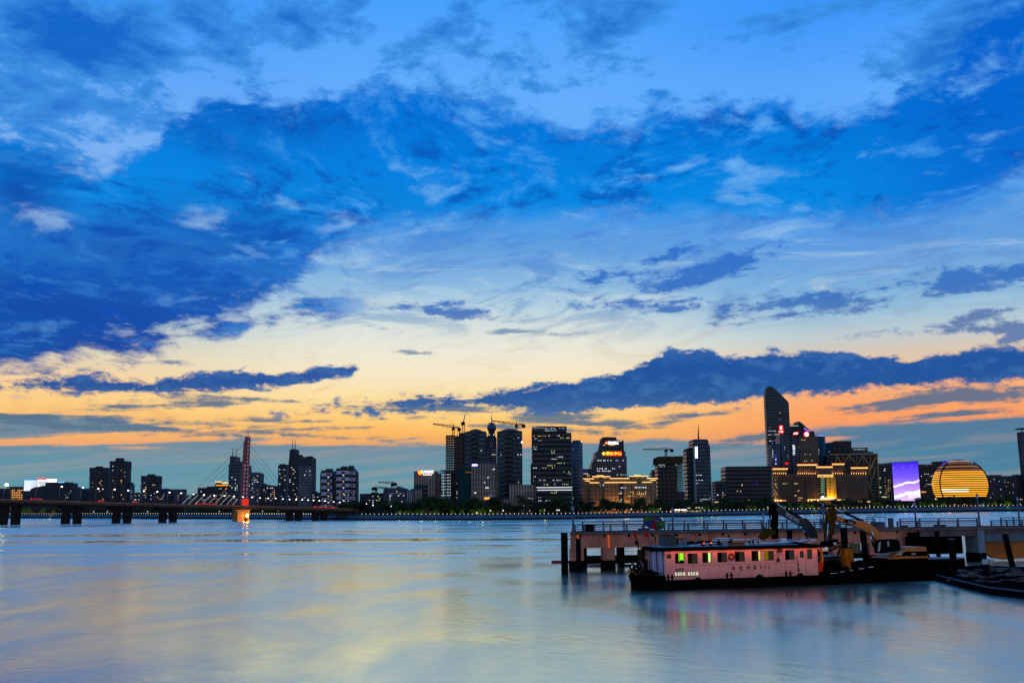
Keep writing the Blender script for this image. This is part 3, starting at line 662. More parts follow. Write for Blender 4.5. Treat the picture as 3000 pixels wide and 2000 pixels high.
for i in range(3): b.box('rib', 1193 + i * 6, 1195.5 + i * 6, 1440, M_APT, None, 0.5, -0.5)

# --- centre left cluster
b = Bd('bank_building', 'beige ribbed building with a glowing red ring and white sign on its roof edge', 1250, 60)
b.box('wall', 1213, 1277, 1383, M_BEIGE, dep=22); b.slab('side_wing', [(1277, 1490), (1277, 1382), (1289, 1387), (1291, 1490)], M_BROWN, 18, 1)
b.strip(1212, 1288, 1382, 2.5, M_ROOF, -0.3, 'parapet'); b.panel('recess', 1213, 1237, 1419, 1433, M_TEAL, -0.3); b.panel('recess', 1238, 1252, 1421, 1490, M_NAVY2, -0.3)
b.disc(1231, 1384, 7.5, RED); b.disc(1231, 1384, 5, SIGNY, -1.1, 'sign_ring'); b.disc(1231, 1384, 2, RED, -1.4, 'sign_core')
b.text('\u65b0\u534e\u94f6\u884c', 1252, 1382.5, 8, SIGNW); b.strip(1239, 1265, 1390, 1.6, SIGNW, -0.6, 'sign_line')
def frame_tower(label, cols, lit_cols, back, topcrane=None):
    pass
b = Bd('unfinished_building', 'lower unfinished frame block with bright open floors beside the ring sign building', 1306, 75)
b.box('core', 1300, 1345, 1380, M_DARK, dep=8, off=8)
for k in range(13): b.box('floor_slab', 1290, 1346, 1376 + k * 8.7, M_CONC, 1378.2 + k * 8.7, 16)
for i in range(11): b.box('column', 1291 + i * 5.2, 1292.6 + i * 5.2, 1377, M_CONC, None, 1.0, 0.4)
for k in range(11): b.row(1293, 1321, 1389 + k * 8.7, 7, 2.6, 4.0, glow('sky_gap_glow', (200, 225, 240), 0.9), 7.7)  # sky through the open floors, put in as glowing panes
b = Bd('construction_tower', 'unfinished concrete frame tower with open floors at its left, below two cranes', 1342, 95, 'tower')
b.body('core', [(1331, 1480), (1331, 1276), (1346, 1276), (1347, 1267), (1366, 1266), (1378, 1278), (1381, 1480)], facade('frame_dark', (74, 66, 62), (26, 28, 32), 4.2, 3.9, 0.08, 0.14), 20, 1.5)
for k in range(27): b.box('floor_slab', 1306, 1332, 1274.5 + k * 7.2, M_CONC, 1277.5 + k * 7.2, 12)
for i in range(6): b.box('column', 1306 + i * 4.9, 1308 + i * 4.9, 1274.5, M_CONC, None, 0.9, 0.3)
for k in range(26):
    b.box('slab_edge', 1332, 1371, 1281 + k * 7.2, M_CONC, 1282 + k * 7.2, 0.4, 0.8)
for i in range(4): b.box('pier', 1339 + i * 10.5, 1340.6 + i * 10.5, 1270, M_CONC, None, 0.5, 0.6)
b.mast('hoist_mast', 1345, 1275, 1256, 0.7)
b = Bd('netted_building', 'teal netted low building in front of the unfinished tower', 1362, 45)
b.box('netting', 1341, 1382, 1369, M_TEAL, dep=18)
for k in range(5): b.box('scaffold_line', 1341, 1382, 1385 + k * 20, M_DKMETAL, 1386 + k * 20, 0.3, -0.3)
b.text('\u5efa\u8bbe\u5de5\u5730', 1372, 1383, 3.5, glow('sign_dim_orange', (220, 110, 40), 0.7)); b.rnd(5, 1336, 1342, 1400, 1470, (WHITE,), 1.6, 3)
def curved_twin(label, p0, p1, ypk, yl, yr, lits):
    b = Bd('office_tower', label, (p0 + p1) / 2, 100, 'tower')
    n = 10; c = (p0 + p1) / 2
    pl = [(p0, 1480), (p0, yl)] + [(p0 + 13 + (p1 - p0 - 24) * i / n, (ypk + (yl - ypk - 3) * ((2 * i / n - 1) ** 2))) for i in range(n + 1)] + [(p1, yr), (p1 + 1, 1480)]
    b.body('wall', pl, M_NAVY, 30); b.box('shaft', p0 + (p1 - p0) * .3, p0 + (p1 - p0) * .62, yl + 6, M_NAVY2, None, 0.6, -0.5)
    for q in lits: b.win(*q)
    return b
b = curved_twin('left one of the twin dark towers with arched roof beside the ball topped spire', 1362, 1424, 1256, 1265, 1264, [(1410, 1319, 3, 2, WHITE)])
for i in range(5): b.box('rooftop_rail', 1405 + i * 4, 1406 + i * 4, 1261, M_DKMETAL, 1266, 0.5, 2)
b = curved_twin('right one of the twin dark towers with arched roof, under the right crane', 1456, 1530, 1255, 1264, 1263, [(1529, 1295, 4, 6, SIGNW), (1518, 1331, 3, 2.5, WHITE), (1526, 1331, 3, 2, WHITE), (1468, 1332, 2, 2, WHITE), (1519, 1281, 2, 2, WHITE), (1519, 1412, 2, 2, WHITE)])
for i in range(5): b.box('rooftop_rail', 1512 + i * 4, 1513 + i * 4, 1260, M_DKMETAL, 1265, 0.5, 2)
b = Bd('telecom_tower', 'slim grey tower topped by a dark ball and a spire between the twin towers', 1440, 120, 'tower', dep=14)
b.box('wall', 1425.5, 1454, 1281, M_SLATE); b.slab('neck', [(1426, 1281), (1431, 1272), (1431, 1262), (1449, 1262), (1449, 1272), (1454, 1281)], M_ROOF, 9, 2)
v = at(1440, 1251, b.Y); MB().ell((v.x, b.Y + 6, v.z), 14 * b.k, 14 * b.k, 13.5 * b.k, 24, 14).build('ball', mat('ball_glass', (56, 66, 96), 0.25, 0.3), b.root)
MB().tube((v.x, b.Y + 6, v.z + 12.5 * b.k), (v.x, b.Y + 6, v.z + 16 * b.k), 9 * b.k, 16, 1 * b.k).build('ball_cap', M_ROOF, b.root)
b.mast('spire', 1440, 1237, 1213, 0.5)
for px in (1430, 1434, 1447, 1450): b.mast('antenna', px, 1246, 1234, 0.25)
for px in (1434, 1446): b.win(px, 1273, 2.2, 5, glow('sky_gap_glow', (200, 225, 240), 0.9), 1.5)  # sky seen through the neck, drawn as glowing panes
b.panel('sign_board', 1427, 1450, 1291, 1312, mat('sign_navy', (22, 42, 74), 0.5), -0.4)
MB().torus(at(1437, 1298, b.Y - 0.9), (1, 0, 0), (0, 0, 1), 2.8 * b.k, 0.7 * b.k, 14, 6).build('emblem', M_APT, b.root); MB().torus(at(1442, 1298, b.Y - 0.9), (1, 0, 0), (0, 0, 1), 2.8 * b.k, 0.7 * b.k, 14, 6).build('emblem', M_APT, b.root)
b.slab('emblem', [(1437, 1301), (1442, 1301), (1439.5, 1307)], M_APT, 0.3, -0.9); b.text('\u4e2d\u56fd\u7535\u4fe1', 1439, 1309.5, 3.4, M_APT, -0.6)
for k in range(9): b.box('spandrel', 1425, 1454.5, 1316 + k * 7, M_APT, 1319 + k * 7, 0.4, -0.4)
b.box('lift_shaft', 1435, 1439, 1313, M_NAVY2, 1375, 0.6, -0.6); b.row(1440, 1452, 1331, 4, 2.4, 2, GREEN, -0.6)
b = Bd('office_building', 'beige finned office with a small violet oval sign at its top left corner', 1420, 35)
b.box('wall', 1381, 1452, 1357, M_BEIGE, dep=24); b.slab('side_wing', [(1452, 1490), (1452, 1356), (1460, 1359), (1462, 1490)], M_BROWN, 22, 0.5)
for k in range(7): b.box('ledge', 1380.5, 1452.5, 1356 + k * 13.5 + (8 if k else 0), M_BROWN, 1357.6 + k * 13.5 + (8 if k else 0), 0.4, -0.3)
x, z = b.xz(1391, 1362); MB().slab([(x + 10 * b.k * math.cos(i * .314), z + 4.8 * b.k * math.sin(i * .314)) for i in range(20)], b.Y - 0.9, b.Y - 0.6).build('sign_oval', PURP, b.root)
b.text('CICO', 1391, 1362, 5.6, SIGNW, -1.2, 0.06)
for px0, px1, py, n in ((1442, 1450, 1374, 3), (1422, 1433, 1398, 4), (1418, 1421, 1413, 1), (1422, 1433, 1428, 4), (1388, 1395, 1443, 3)): b.row(px0, px1, py, n, 2.2, 4, WHITE)
b.panel('canopy_sign', 1419, 1434, 1456, 1462, AMBER); b.panel('notice_board', 1434, 1451, 1449, 1461, M_APT)
b = Bd('office_building', 'low beige finned annex in front of the gap between the dark towers', 1530, 30)
b.box('wall', 1492, 1564, 1419, M_BEIGE, dep=20); b.slab('side_wing', [(1564, 1490), (1564, 1419), (1571, 1422), (1571, 1490)], M_BROWN, 18, 0.5); b.box('podium', 1430, 1493, 1462, M_BEIGE, None, 16, 0)
b.row(1548, 1564, 1459, 5, 2, 3); b.row(1530, 1536, 1481, 2, 2.5, 3); b.row(1555, 1562, 1481, 2, 2.5, 3)

# --- centre
b = Bd('office_tower', 'big black glass office slab with scattered green white windows and two white light lines', 1615, 70, 'tower')
b.body('wall', [(1556, 1490), (1556, 1357), (1560, 1356), (1559, 1252), (1660, 1248), (1660, 1267), (1674, 1267), (1676, 1490)], M_NAVY2, 34)
b.strip(1559, 1660, 1250, 2, M_ROOF, -0.3, 'parapet')
for r in range(3):
    b.row(1596 if r else 1563, 1630 if r else 1655, 1253.5 + r * 4, 10 if r else 20, 1.8, 2.2, glow('sky_gap_glow', (200, 225, 240), 0.9))  # glowing panes stand for sky through the top floors
for px0, px1, py, n, mt in ((1563, 1574, 1277, 4, AMBER), (1575, 1600, 1277, 7, WARM), (1606, 1612, 1276, 2, WARM), (1630, 1640, 1276, 3, WHITE), (1638, 1672, 1282, 10, GREEN), (1563, 1573, 1284, 3, WHITE), (1564, 1573, 1290, 3, WARM), (1576, 1588, 1290, 3, WARM),
                          (1563, 1573, 1309, 3, WHITE), (1563, 1573, 1315, 3, WHITE), (1614, 1630, 1320, 4, GREEN), (1614, 1630, 1326, 4, GREEN), (1632, 1659, 1338, 6, WHITE), (1613, 1631, 1344, 4, WHITE), (1632, 1656, 1356, 5, GREEN), (1603, 1631, 1363, 7, GREEN),
                          (1561, 1574, 1370, 3, WHITE), (1589, 1600, 1370, 3, GREEN), (1612, 1626, 1370, 3, GREEN), (1645, 1674, 1381, 6, GREEN), (1662, 1674, 1387, 3, WHITE), (1562, 1574, 1395, 3, WHITE), (1561, 1574, 1407, 3, WHITE), (1577, 1647, 1406, 16, WHITE),
                          (1589, 1607, 1419, 5, GREEN), (1618, 1632, 1418, 3, GREEN), (1646, 1666, 1418, 4, GREEN), (1618, 1632, 1438, 3, WARM), (1612, 1632, 1443, 4, GREEN), (1576, 1586, 1457, 2, WHITE), (1576, 1618, 1466, 10, WHITE), (1637, 1648, 1473, 3, GREEN), (1606, 1626, 1483, 5, GREEN)):
    b.row(px0, px1, py, n, 2.0, 2.6, mt, p=0.72)
b.strip(1572, 1676, 1427.5, 2, WHITE, -0.3, 'light_line'); b.strip(1574, 1676, 1435, 2, WHITE, -0.3, 'light_line')
b = Bd('residential_tower', 'slim pale rounded tower tucked against the right side of the black office slab', 1691, 90, 'tower')
b.cyl('wall', 1691, 16.5, 1293, M_ROWS, n=28); b.cyl('roof', 1691, 13, 1289, M_ROOF, 1293)
b.win(1702, 1294, 5, 5, SIGNW, 2); b.rnd(34, 1677, 1705, 1306, 1480, (WHITE, WHITE, WARM, GREEN), 2.4, 2.4, 1.2)
b = Bd('apartment_block', 'brown block behind the classical hotel, left of the stepped tower with red lettering', 1722, 165)
b.box('wall', 1706, 1738, 1374, M_BROWN); b.strip(1706, 1738, 1374, 2, M_ROOF, -0.2, 'parapet'); b.row(1709, 1734, 1379, 5, 2, 2, PURP); b.rnd(7, 1709, 1736, 1384, 1400)
b = Bd('office_tower', 'stepped ribbed tower with red lettering and a glowing white crown sign', 1785, 130, 'tower')
b.body('wall', [(1733, 1490), (1733, 1356), (1738, 1355), (1739, 1344), (1744, 1342), (1745, 1323), (1832, 1322), (1833, 1336), (1836, 1337), (1838, 1490)], facade('rib_slate', (92, 92, 104), (22, 30, 40), 2.6, 60, 0.25, 0.0, fins=True), 28)
b.slab('crown', [(1754, 1323), (1757, 1313), (1759, 1302), (1762, 1292), (1762, 1283), (1766, 1280), (1784, 1279), (1806, 1280), (1807, 1288), (1827, 1289), (1829, 1323)], M_DARK, 20, 1)
b.disc(1776, 1296.5, 4, RED, 0); b.disc(1776, 1297, 2.2, SIGNY, -0.3, 'sign_core'); b.panel('sign_board', 1781, 1812, 1292.5, 1300.5, SIGNW, 0.2); b.text('\u4e2d\u5929\u91d1\u878d', 1796, 1296.5, 7, glow('sign_pale', (190, 200, 215), 0.9), -0.5); b.row(1783, 1803, 1303, 6, 2, 3, AMBER, 0.5); b.row(1766, 1773, 1303, 2, 3, 2, WARM, .5); b.row(1813, 1822, 1291, 3, 2.4, 2, WHITE, .5)
b.slab('sign_diamond', [(1763, 1328), (1768.5, 1322), (1774, 1328), (1768.5, 1334)], SIGNY, 0.3, -0.9)
b.panel('sign_board', 1775, 1821, 1322.5, 1334.5, RED, -0.7); b.text('\u8363\u5b89\u4e2d\u5fc3', 1798, 1328.3, 10, SIGNY, -1.1, 0.02)
for px0, px1, py, n in ((1748, 1774, 1348, 7), (1779, 1793, 1348, 4), (1803, 1812, 1348, 2), (1823, 1827, 1348, 1), (1748, 1778, 1372, 8), (1749, 1790, 1379, 9), (1792, 1804, 1372, 2), (1812, 1818, 1366, 1), (1800, 1835, 1390, 6)): b.row(px0, px1, py, n, 2.6, 3.0, WHITE, p=.85)
b = Bd('classical_hotel', 'broad stone hotel with lit cornice lines and two roof pavilions below the red lettering', 1812, 40, 'hotel', half=115)
b.body('wall', [(1708, 1490), (1708, 1404), (1716, 1402), (1900, 1401), (1922, 1402), (1924, 1490)], M_STONE, 26)
for q0, q1 in ((1728, 1757), (1770, 1812), (1826, 1845), (1862, 1903)): b.box('bay', q0, q1, 1413, M_STONE, None, 1.8, -1.8)
b.box('glass_strip', 1811, 1826, 1414, M_NAVY2, None, 0.8, -0.6)
for q0, q1, yq in ((1735, 1787, 1396), (1843, 1897, 1395)):
    pv = b.box('pavilion', q0 + 2, q1 - 2, yq, M_BROWN, 1403, 12, 1); b.box('pavilion_roof', q0, q1, yq - 2, M_ROOF, yq, 15, -1); b.box('roof_ridge', q0 + 12, q1 - 16, yq - 5, M_ROOF, yq - 2, 8, 3)
    b.strip(q0, q1, yq - 0.5, 1.8, CORN, -1.2, parent=pv); b.strip(q0 + 14, q1 - 18, yq - 4, 1.2, CORN, 2.4, parent=pv); b.row(q0 + 8, q1 - 4, yq + 3.5, 10, 2, 2, WARM, .6)
for q0, q1, yq in ((1708, 1740, 1402), (1785, 1843, 1401), (1895, 1926, 1401), (1714, 1727, 1408), (1905, 1920, 1406), (1726, 1755, 1413.5), (1770, 1864, 1413), (1880, 1908, 1412)): b.strip(q0, q1, yq, 1.6, CORN, -2.0)
b.row(1753, 1772, 1419, 2, 2, 3); b.row(1753, 1772, 1423, 2, 2, 3); b.row(1818, 1836, 1428, 5, 2.2, 3, WHITE, -2.1); b.row(1859, 1894, 1427, 9, 2.4, 4, WHITE, -2.1); b.row(1845, 1895, 1440, 8, 2.4, 3, WARM, -2.1, .6); b.row(1840, 1895, 1446, 9, 2.6, 4, WARM, -2.1, .8); b.row(1838, 1892, 1452, 9, 2.6, 3, WARM, -2.1, .8); b.rnd(6, 1812, 1825, 1436, 1476, (WHITE,), 3, 4, -1)
for px, e in ((1738, 60), (1770, 90), (1788, 260), (1800, 320), (1830, 300), (1838, 240), (1880, 50), (1900, 40)):
    v = at(px, 1480, b.Y - 5); lamp_light(b.root, v, (255, 170, 80), e * 10)
    b.win(px, 1482, 2, 4, AMBER, -3.2, 'uplight')
b = Bd('apartment_block', 'dark block behind the right end of the classical hotel', 1920, 110); b.box('wall', 1911, 1932, 1380, M_BROWN); b.box('roof', 1911, 1922, 1376, M_ROOF, 1380, 8)
b = Bd('construction_tower', 'dark unfinished tower wrapped in netting at the top with a crane above', 1962, 55, 'tower')
b.slab('netting', [(1923, 1358), (1923, 1341), (1928, 1337), (2001, 1335), (2001, 1356)], mat('net_brown', (58, 52, 40), 0.9, scale=0.3), 24, -1)
b.body('core', [(1927, 1490), (1927, 1357), (1984, 1357), (1986, 1490)], facade('frame_black', (56, 50, 46), (20, 24, 28), 4, 3.8, 0.1, 0.16), 18, 1)
for k in range(16): b.box('floor_slab', 1984, 2001 + k * .1, 1358 + k * 5.6, M_CONC, 1360.4 + k * 5.6, 14, 1)
for i in range(5): b.box('column', 1984 + i * 4, 1985.3 + i * 4, 1356, M_CONC, 1445, 0.7, 0.6)
b.box('podium', 1986, 2004, 1440, M_DARK, None, 14, 0)
b.row(1928, 1948, 1361, 5, 2, 2, glow('sky_gap_glow', (200, 225, 240), 0.9), .6); b.row(1928, 1948, 1366, 5, 2, 2, glow('sky_gap_glow', (200, 225, 240), 0.9), .6, .6); b.row(1978, 1984, 1361, 2, 2, 2, glow('sky_gap_glow', (200, 225, 240), 0.9), .6)  # sky between the bare floors put in as glow
for px in (1942, 1956, 1968): b.box('hoist', px, px + 1.4, 1362, M_CONC, None, 0.5, 0.2)
b.box('loading_deck', 1913, 1926, 1363, M_DKMETAL, 1365, 3, 1); b.box('loading_deck', 2000, 2005, 1374.5, M_DKMETAL, 1376.5, 3, 1)
b = Bd('apartment_block', 'small block with rows of blue white windows left of the masted glass tower', 2012, 110); b.box('wall', 2003, 2021, 1440, M_NAVY2); b.strip(2003, 2020, 1440, 1.5, PURP, -0.2, 'roof_light')
for k in range(6): b.row(2006, 2018, 1445 + k * 5, 3, 2, 2, WHITE, -.2, .8)
b = Bd('office_tower', 'blue glass tower with a tall roof mast and a vertical white sign', 2055, 60, 'tower')
b.box('side_slab', 2012, 2033, 1315, M_NAVY2, dep=18, off=4); b.slab('side_crown', [(2012, 1316), (2012, 1314), (2018, 1311), (2031, 1309), (2031, 1316)], M_ROOF, 14, 4.5)
b.body('wall', [(2030, 1490), (2030, 1288), (2034, 1286), (2070, 1286), (2075, 1289), (2077, 1305), (2080, 1306), (2087, 1490)], M_NAVY, 24)
b.box('glass_edge', 2029, 2035, 1306, mat('glass_cyan', (58, 104, 124), 0.3), None, 1, -1.0)
b.mast('mast', 2050, 1287, 1258, 0.9); b.mast('mast_tip', 2050, 1258, 1242, 0.4)
for k, y in enumerate((1311.5, 1320.5, 1329, 1337.5)): (b.disc if k == 0 else (lambda px, py, r, m_: b.panel('sign_block', px - r, px + r, py - r, py + r, m_, -0.9)))(2039.5, y, 4.0, SIGNW)
b.text('\u592a\n\u5e73\n\u6d0b', 2039.5, 1329.5, 7, glow('sign_faint', (225, 225, 240), 1.2), -1.1, 0.0)
b.panel('sign_back', 2034, 2045.5, 1306, 1343, glow('sign_violet_dim', (52, 44, 180), 0.45), -0.6)
for px0, px1, py, n, mt in ((2039, 2060, 1391, 6, WHITE), (2038, 2060, 1406, 6, WHITE), (2040, 2050, 1415, 3, WHITE), (2054, 2078, 1450, 3, WARM), (2052, 2080, 1462, 8, WHITE), (2052, 2080, 1467, 9, WHITE), (2070, 2082, 1457, 3, WARM)): b.row(px0, px1, py, n, 2.4, 2, mt, p=.8)
b = Bd('apartment_block', 'short dark block with lit roofline lamps left of the long dark slab', 2110, 60); b.box('wall', 2095, 2128, 1410, M_DARK); b.strip(2095, 2128, 1409, 1.6, M_ROOF, -.3, 'parapet'); b.rnd(8, 2100, 2126, 1440, 1458, (WARM, WHITE)); b.row(2093, 2126, 1470, 8, 3, 3, WARM)
b = Bd('office_slab', 'long dark ribbed office slab left of the curved blade tower', 2192, 60, half=75)
b.body('wall', [(2126, 1490), (2125, 1368), (2260, 1366), (2262, 1490)], facade('slab_ribs', (26, 40, 50), (18, 34, 44), 2.2, 4.4, 0.04, 0.2), 24); b.strip(2125, 2260, 1367, 2, M_ROOF, -.3, 'parapet')
for q in ((2174, 1420, 3, 4, WARM), (2160, 1438, 3, 2, WARM), (2170, 1438, 3, 2, WARM), (2194, 1464, 5, 3, AMBER)): b.win(*q)
b.rnd(6, 2204, 2220, 1408, 1420, (PURP,), 2, 2)

# --- right cluster
b = Bd('blade_tower', 'tallest tower, a dark blade with a curved slanting top', 2278, 260, 'tower')
b.body('wall', [(2254, 1480), (2251, 1360), (2245, 1230), (2242, 1160), (2243, 1148), (2246, 1137), (2250, 1132), (2256, 1131), (2264, 1134), (2274, 1142), (2288, 1155), (2300, 1167), (2309, 1176), (2311, 1182), (2314, 1241), (2316, 1480)], facade('blade_glass', (24, 50, 60), (22, 48, 60), 90, 4.0, 0.0, 0.08, rows_only=True), 9)
for px0, px1, py, n, mt in ((2282, 2292, 1209, 3, WARM), (2255, 2258, 1251, 1, WHITE), (2250, 2274, 1262, 6, WHITE), (2251, 2262, 1273, 3, WHITE), (2268, 2284, 1272, 4, WHITE), (2253, 2260, 1291, 2, WHITE), (2283, 2286, 1227, 1, WHITE)): b.row(px0, px1, py, n, 2.6, 1.6, mt)
b = Bd('office_tower', 'dark tower with a slanting violet lit roof behind the red ring sign', 2360, 270, 'tower')
b.body('wall', [(2311, 1470), (2311, 1245), (2338, 1243), (2338, 1234), (2343, 1234), (2352, 1241), (2366, 1254), (2378, 1262), (2386, 1263), (2388, 1470)], M_NAVY2, 22)
b.strip(2313, 2338, 1247, 1.5, glow('sky_gap_glow', (200, 225, 240), 0.9), -.2, 'roof_gap'); b.strip(2313, 2338, 1241.5, 1.2, M_ROOF, 2, 'roof_rail')  # glowing strip stands for sky under the roof
for i, (px, py) in enumerate(((2357, 1254), (2361, 1258), (2366, 1260), (2371, 1262))): b.slab('roof_light', [(px - 2.5, py + 2), (px + .5, py - 2.5), (px + 3, py + 2)], glow('sign_lilac', (150, 110, 255), 1.8), 0.3, -0.6)
b = Bd('office_tower', 'narrow grey tower with a tall red sign box on its top', 2297, 195, 'tower')
b.box('wall', 2284, 2314, 1272, M_NAVY, dep=18); b.box('pier', 2285, 2295, 1270, M_SLATE, None, 1.4, -1.4)
b.panel('sign_board', 2283, 2294, 1246, 1261, RED, -1.8, 3); b.panel('sign_board', 2281, 2295, 1261, 1268.5, RED, -2.2, 3); b.text('E', 2288, 1253, 10, SIGNW, -2.3, .04); b.text('\u5e7f\u53d1', 2288, 1264.5, 5, SIGNW, -2.6, .03)
b.row(2295, 2298, 1318, 1, 1.6, 20, WHITE); b.win(2305, 1357, 9, 5, RED); b.rnd(5, 2296, 2312, 1300, 1350, (WARM, WHITE), 2, 2)
b = Bd('office_tower', 'short grey tower with an open roof frame in front of the blade tower', 2272, 205, 'tower')
b.box('wall', 2259, 2284, 1300, M_SLATE); b.slab('roof_frame', [(2262, 1300), (2262, 1291), (2275, 1286), (2275, 1300), (2273, 1300), (2273, 1290), (2264, 1293), (2264, 1300)], M_APT, 1, 0)
for k in range(5): b.win(2264, 1318 + k * 5, 1.6, 2.4, WHITE)
for k, m_ in enumerate((PURP, PURP, WHITE, PURP, WHITE)): b.win(2273, 1332 + k * 6.5, 3.4, 3, m_)
b = Bd('office_tower', 'brown gridded tower carrying a red ring sign on its top', 2358, 165, 'tower')
b.box('wall', 2340, 2395, 1279, M_BROWN, dep=24); b.box('crown', 2341, 2385, 1264, M_DARK, 1279, 16, 2); b.box('side_shaft', 2317, 2341, 1280, M_NAVY, None, 20, 1); b.box('corner_column', 2317, 2326, 1278, M_SLATE, None, 1, 0)
b.slab('sign_board', [(2323, 1275), (2323, 1269), (2339, 1263), (2339, 1271)], RED, 0.6, -0.6); b.text('\u4e2d\u4fe1', 2331, 1269.3, 5, SIGNW, -1.0)
b.disc(2363, 1271.5, 8.4, RED, 0.8); MB().torus(at(2363, 1271.5, b.Y + 0.3), (1, 0, 0), (0, 0, 1), 5 * b.k, 0.9 * b.k, 20, 6).build('sign_ring', SIGNW, b.root); b.text('c', 2363.5, 1271, 7, SIGNW, 0.2, .04)
b.text('\u676d\n\u5dde\n\u5927\n\u53a6', 2326, 1318, 6.5, WHITE, -0.5, .03)
for px0, px1, py, n in ((2347, 2360, 1288, 4), (2354, 2378, 1330, 3), (2354, 2366, 1350, 2), (2338, 2342, 1309, 1), (2376, 2384, 1349, 2)): b.row(px0, px1, py, n, 2.4, 2.2, WARM)
b = Bd('office_tower', 'rounded glass tower with violet roof edge right of the red ring sign tower', 2408, 160, 'tower')
b.cyl('wall', 2407, 13.5, 1277, M_NAVY, n=24); b.cyl('roof_ring', 2405, 13.8, 1274, glow('sign_lilac2', (190, 170, 255), 0.8), 1276, 0, 24); b.box('link', 2388, 2402, 1272, M_NAVY2, None, 10, 5)
for px0, px1, py, n in ((2396, 2410, 1310, 4), (2396, 2404, 1316, 2), (2397, 2403, 1320, 2), (2397, 2414, 1328, 5), (2407, 2415, 1339, 3), (2406, 2414, 1351, 2)): b.row(px0, px1, py, n, 2.4, 1.8, GREEN, 1.5)
b = Bd('office_building', 'dark round cornered office behind the golden truss building', 2458, 150)
b.slab('wall', [(2420, 1470), (2420, 1299), (2440, 1294), (2494, 1291), (2497, 1470)], M_NAVY2, 26, 0); b.cyl('corner', 2428, 12, 1297, M_NAVY2, None, -2); b.box('roof', 2450, 2490, 1290, M_ROOF, 1293, 10, 5); b.mast('antenna', 2496, 1305, 1280, 0.35); b.rnd(8, 2422, 2440, 1320, 1370, (WHITE,), 2, 1.6, -2.4)
b = Bd('office_building', 'glass roofed pavilion block rising above the golden truss building', 2512, 120)
b.box('wall', 2482, 2541, 1314, M_NAVY); b.box('roof', 2496, 2543, 1311, M_ROOF, 1313, 20, -1); b.box('plant', 2541, 2560, 1323, M_DKMETAL, 1335, 10, 2); b.mast('pipe', 2548, 1323, 1318, .8); b.row(2500, 2535, 1316, 12, 1.2, 3, glow('sky_gap_glow', (200, 225, 240), 0.9), -.2)  # glowing slots stand for sky behind the glass roof
b = Bd('truss_building', 'black glass building framed by golden diagonal trusses', 2503, 75)
M_TRUSS = mat('truss_gold', (150, 112, 62), 0.5, scale=0.2)
b.body('wall', [(2432, 1480), (2432, 1333), (2571, 1330), (2574, 1480)], M_NAVY2, 30)
def beam(b, p, q, r=1.6, name='truss_member', off=-1.0):
    a, c = at(*p, b.Y + off), at(*q, b.Y + off); return MB().tube(a, c, r * b.k, 6).build(name, M_TRUSS, b.root)
for p, q, r in (((2431, 1331.5), (2571, 1329.5), 2.2), ((2570, 1330), (2576, 1470), 1.8), ((2449, 1333), (2450, 1355), 2), ((2452, 1335), (2484, 1392), 2.2), ((2487, 1333), (2509, 1360), 1.8), ((2487, 1333), (2472, 1356), 1.6), ((2527, 1333), (2548, 1366), 2), ((2527, 1333), (2511, 1363), 1.6),
              ((2567, 1335), (2538, 1400), 2.2), ((2548, 1366), (2538, 1385), 1.4), ((2566, 1370), (2545, 1430), 1.6), ((2540, 1405), (2560, 1460), 1.4), ((2488, 1333), (2489, 1362), .8), ((2509, 1333), (2510, 1362), .8), ((2529, 1333), (2531, 1366), .8), ((2469, 1333), (2470, 1358), .8), ((2549, 1333), (2552, 1460), .8), ((2500, 1368), (2566, 1369), .8)): beam(b, p, q, r)
b = Bd('classical_hotel', 'grand stone block with orange lit colonnade pavilions and a golden entrance bay', 2400, 35, 'hotel', half=150)
M_HOTEL = facade('hotel_grid', (84, 72, 62), (28, 28, 32), 4.4, 5.2, 0.12, 0.12)
b.body('wall', [(2266, 1490), (2264, 1390), (2300, 1388), (2338, 1386), (2445, 1384), (2495, 1386), (2541, 1385), (2546, 1490)], M_HOTEL, 30)
b.box('end_bay', 2264, 2280, 1393, M_STONE, None, 2, -2); b.box('blank_bay', 2360, 2392, 1390, mat('stone_brown_plain', (78, 68, 60), 0.9, scale=.1), None, 1.2, -1.2)
def pav(p0, p1, yt, n, tilt=0):
    pv = b.box('pavilion', p0 + 3, p1 - 2, yt + 8, M_BROWN, 1388, 10, 3)
    b.box('pavilion_roof', p0, p1, yt, M_BROWN, yt + 2.6, 17, -2.6)
    b.strip(p0 - .5, p1 + .5, yt + .8, 1.5, LAMP_OR, -2.7, parent=pv); b.strip(p0, p1, yt + 3.2, 1.8, CORN, -2.4, parent=pv)
    b.box('roof_shelf', p0 + 1, p1 - 1, yt + 5, M_BROWN, yt + 7, 13, -1)
    for i in range(n):
        px = p0 + 4 + (p1 - p0 - 8) * i / (n - 1); x, z1 = b.xz(px, yt + 7); z0 = b.Z(1387, px)
        MB().tube((x, b.Y - .2, z0), (x, b.Y - .2, z1), .8 * b.k, 8).build('colonnade_column', M_STONE, b.root); b.win(px, 1386, 1.5, 3.5, CORN, -1.2, 'uplight')
        if i % 2 == 0: lamp_light(b.root, (x, b.Y - 2.2, z0 + 1.2), (255, 150, 60), 420)
LAMP_OR = glow('cornice_orange', (255, 120, 40), 1.8)
for q in ((2262, 2306, 1371, 7), (2334, 2392, 1359, 9), (2436, 2472, 1357, 5), (2491, 2540, 1368, 7)): pav(*q)
pv = b.box('centre_block', 2390, 2440, 1365, M_BROWN, 1386, 12, 0); b.strip(2390, 2439, 1366, 1.6, LAMP_OR, -.3, parent=pv); b.strip(2391, 2439, 1368.5, 1.8, CORN, -.3, parent=pv)
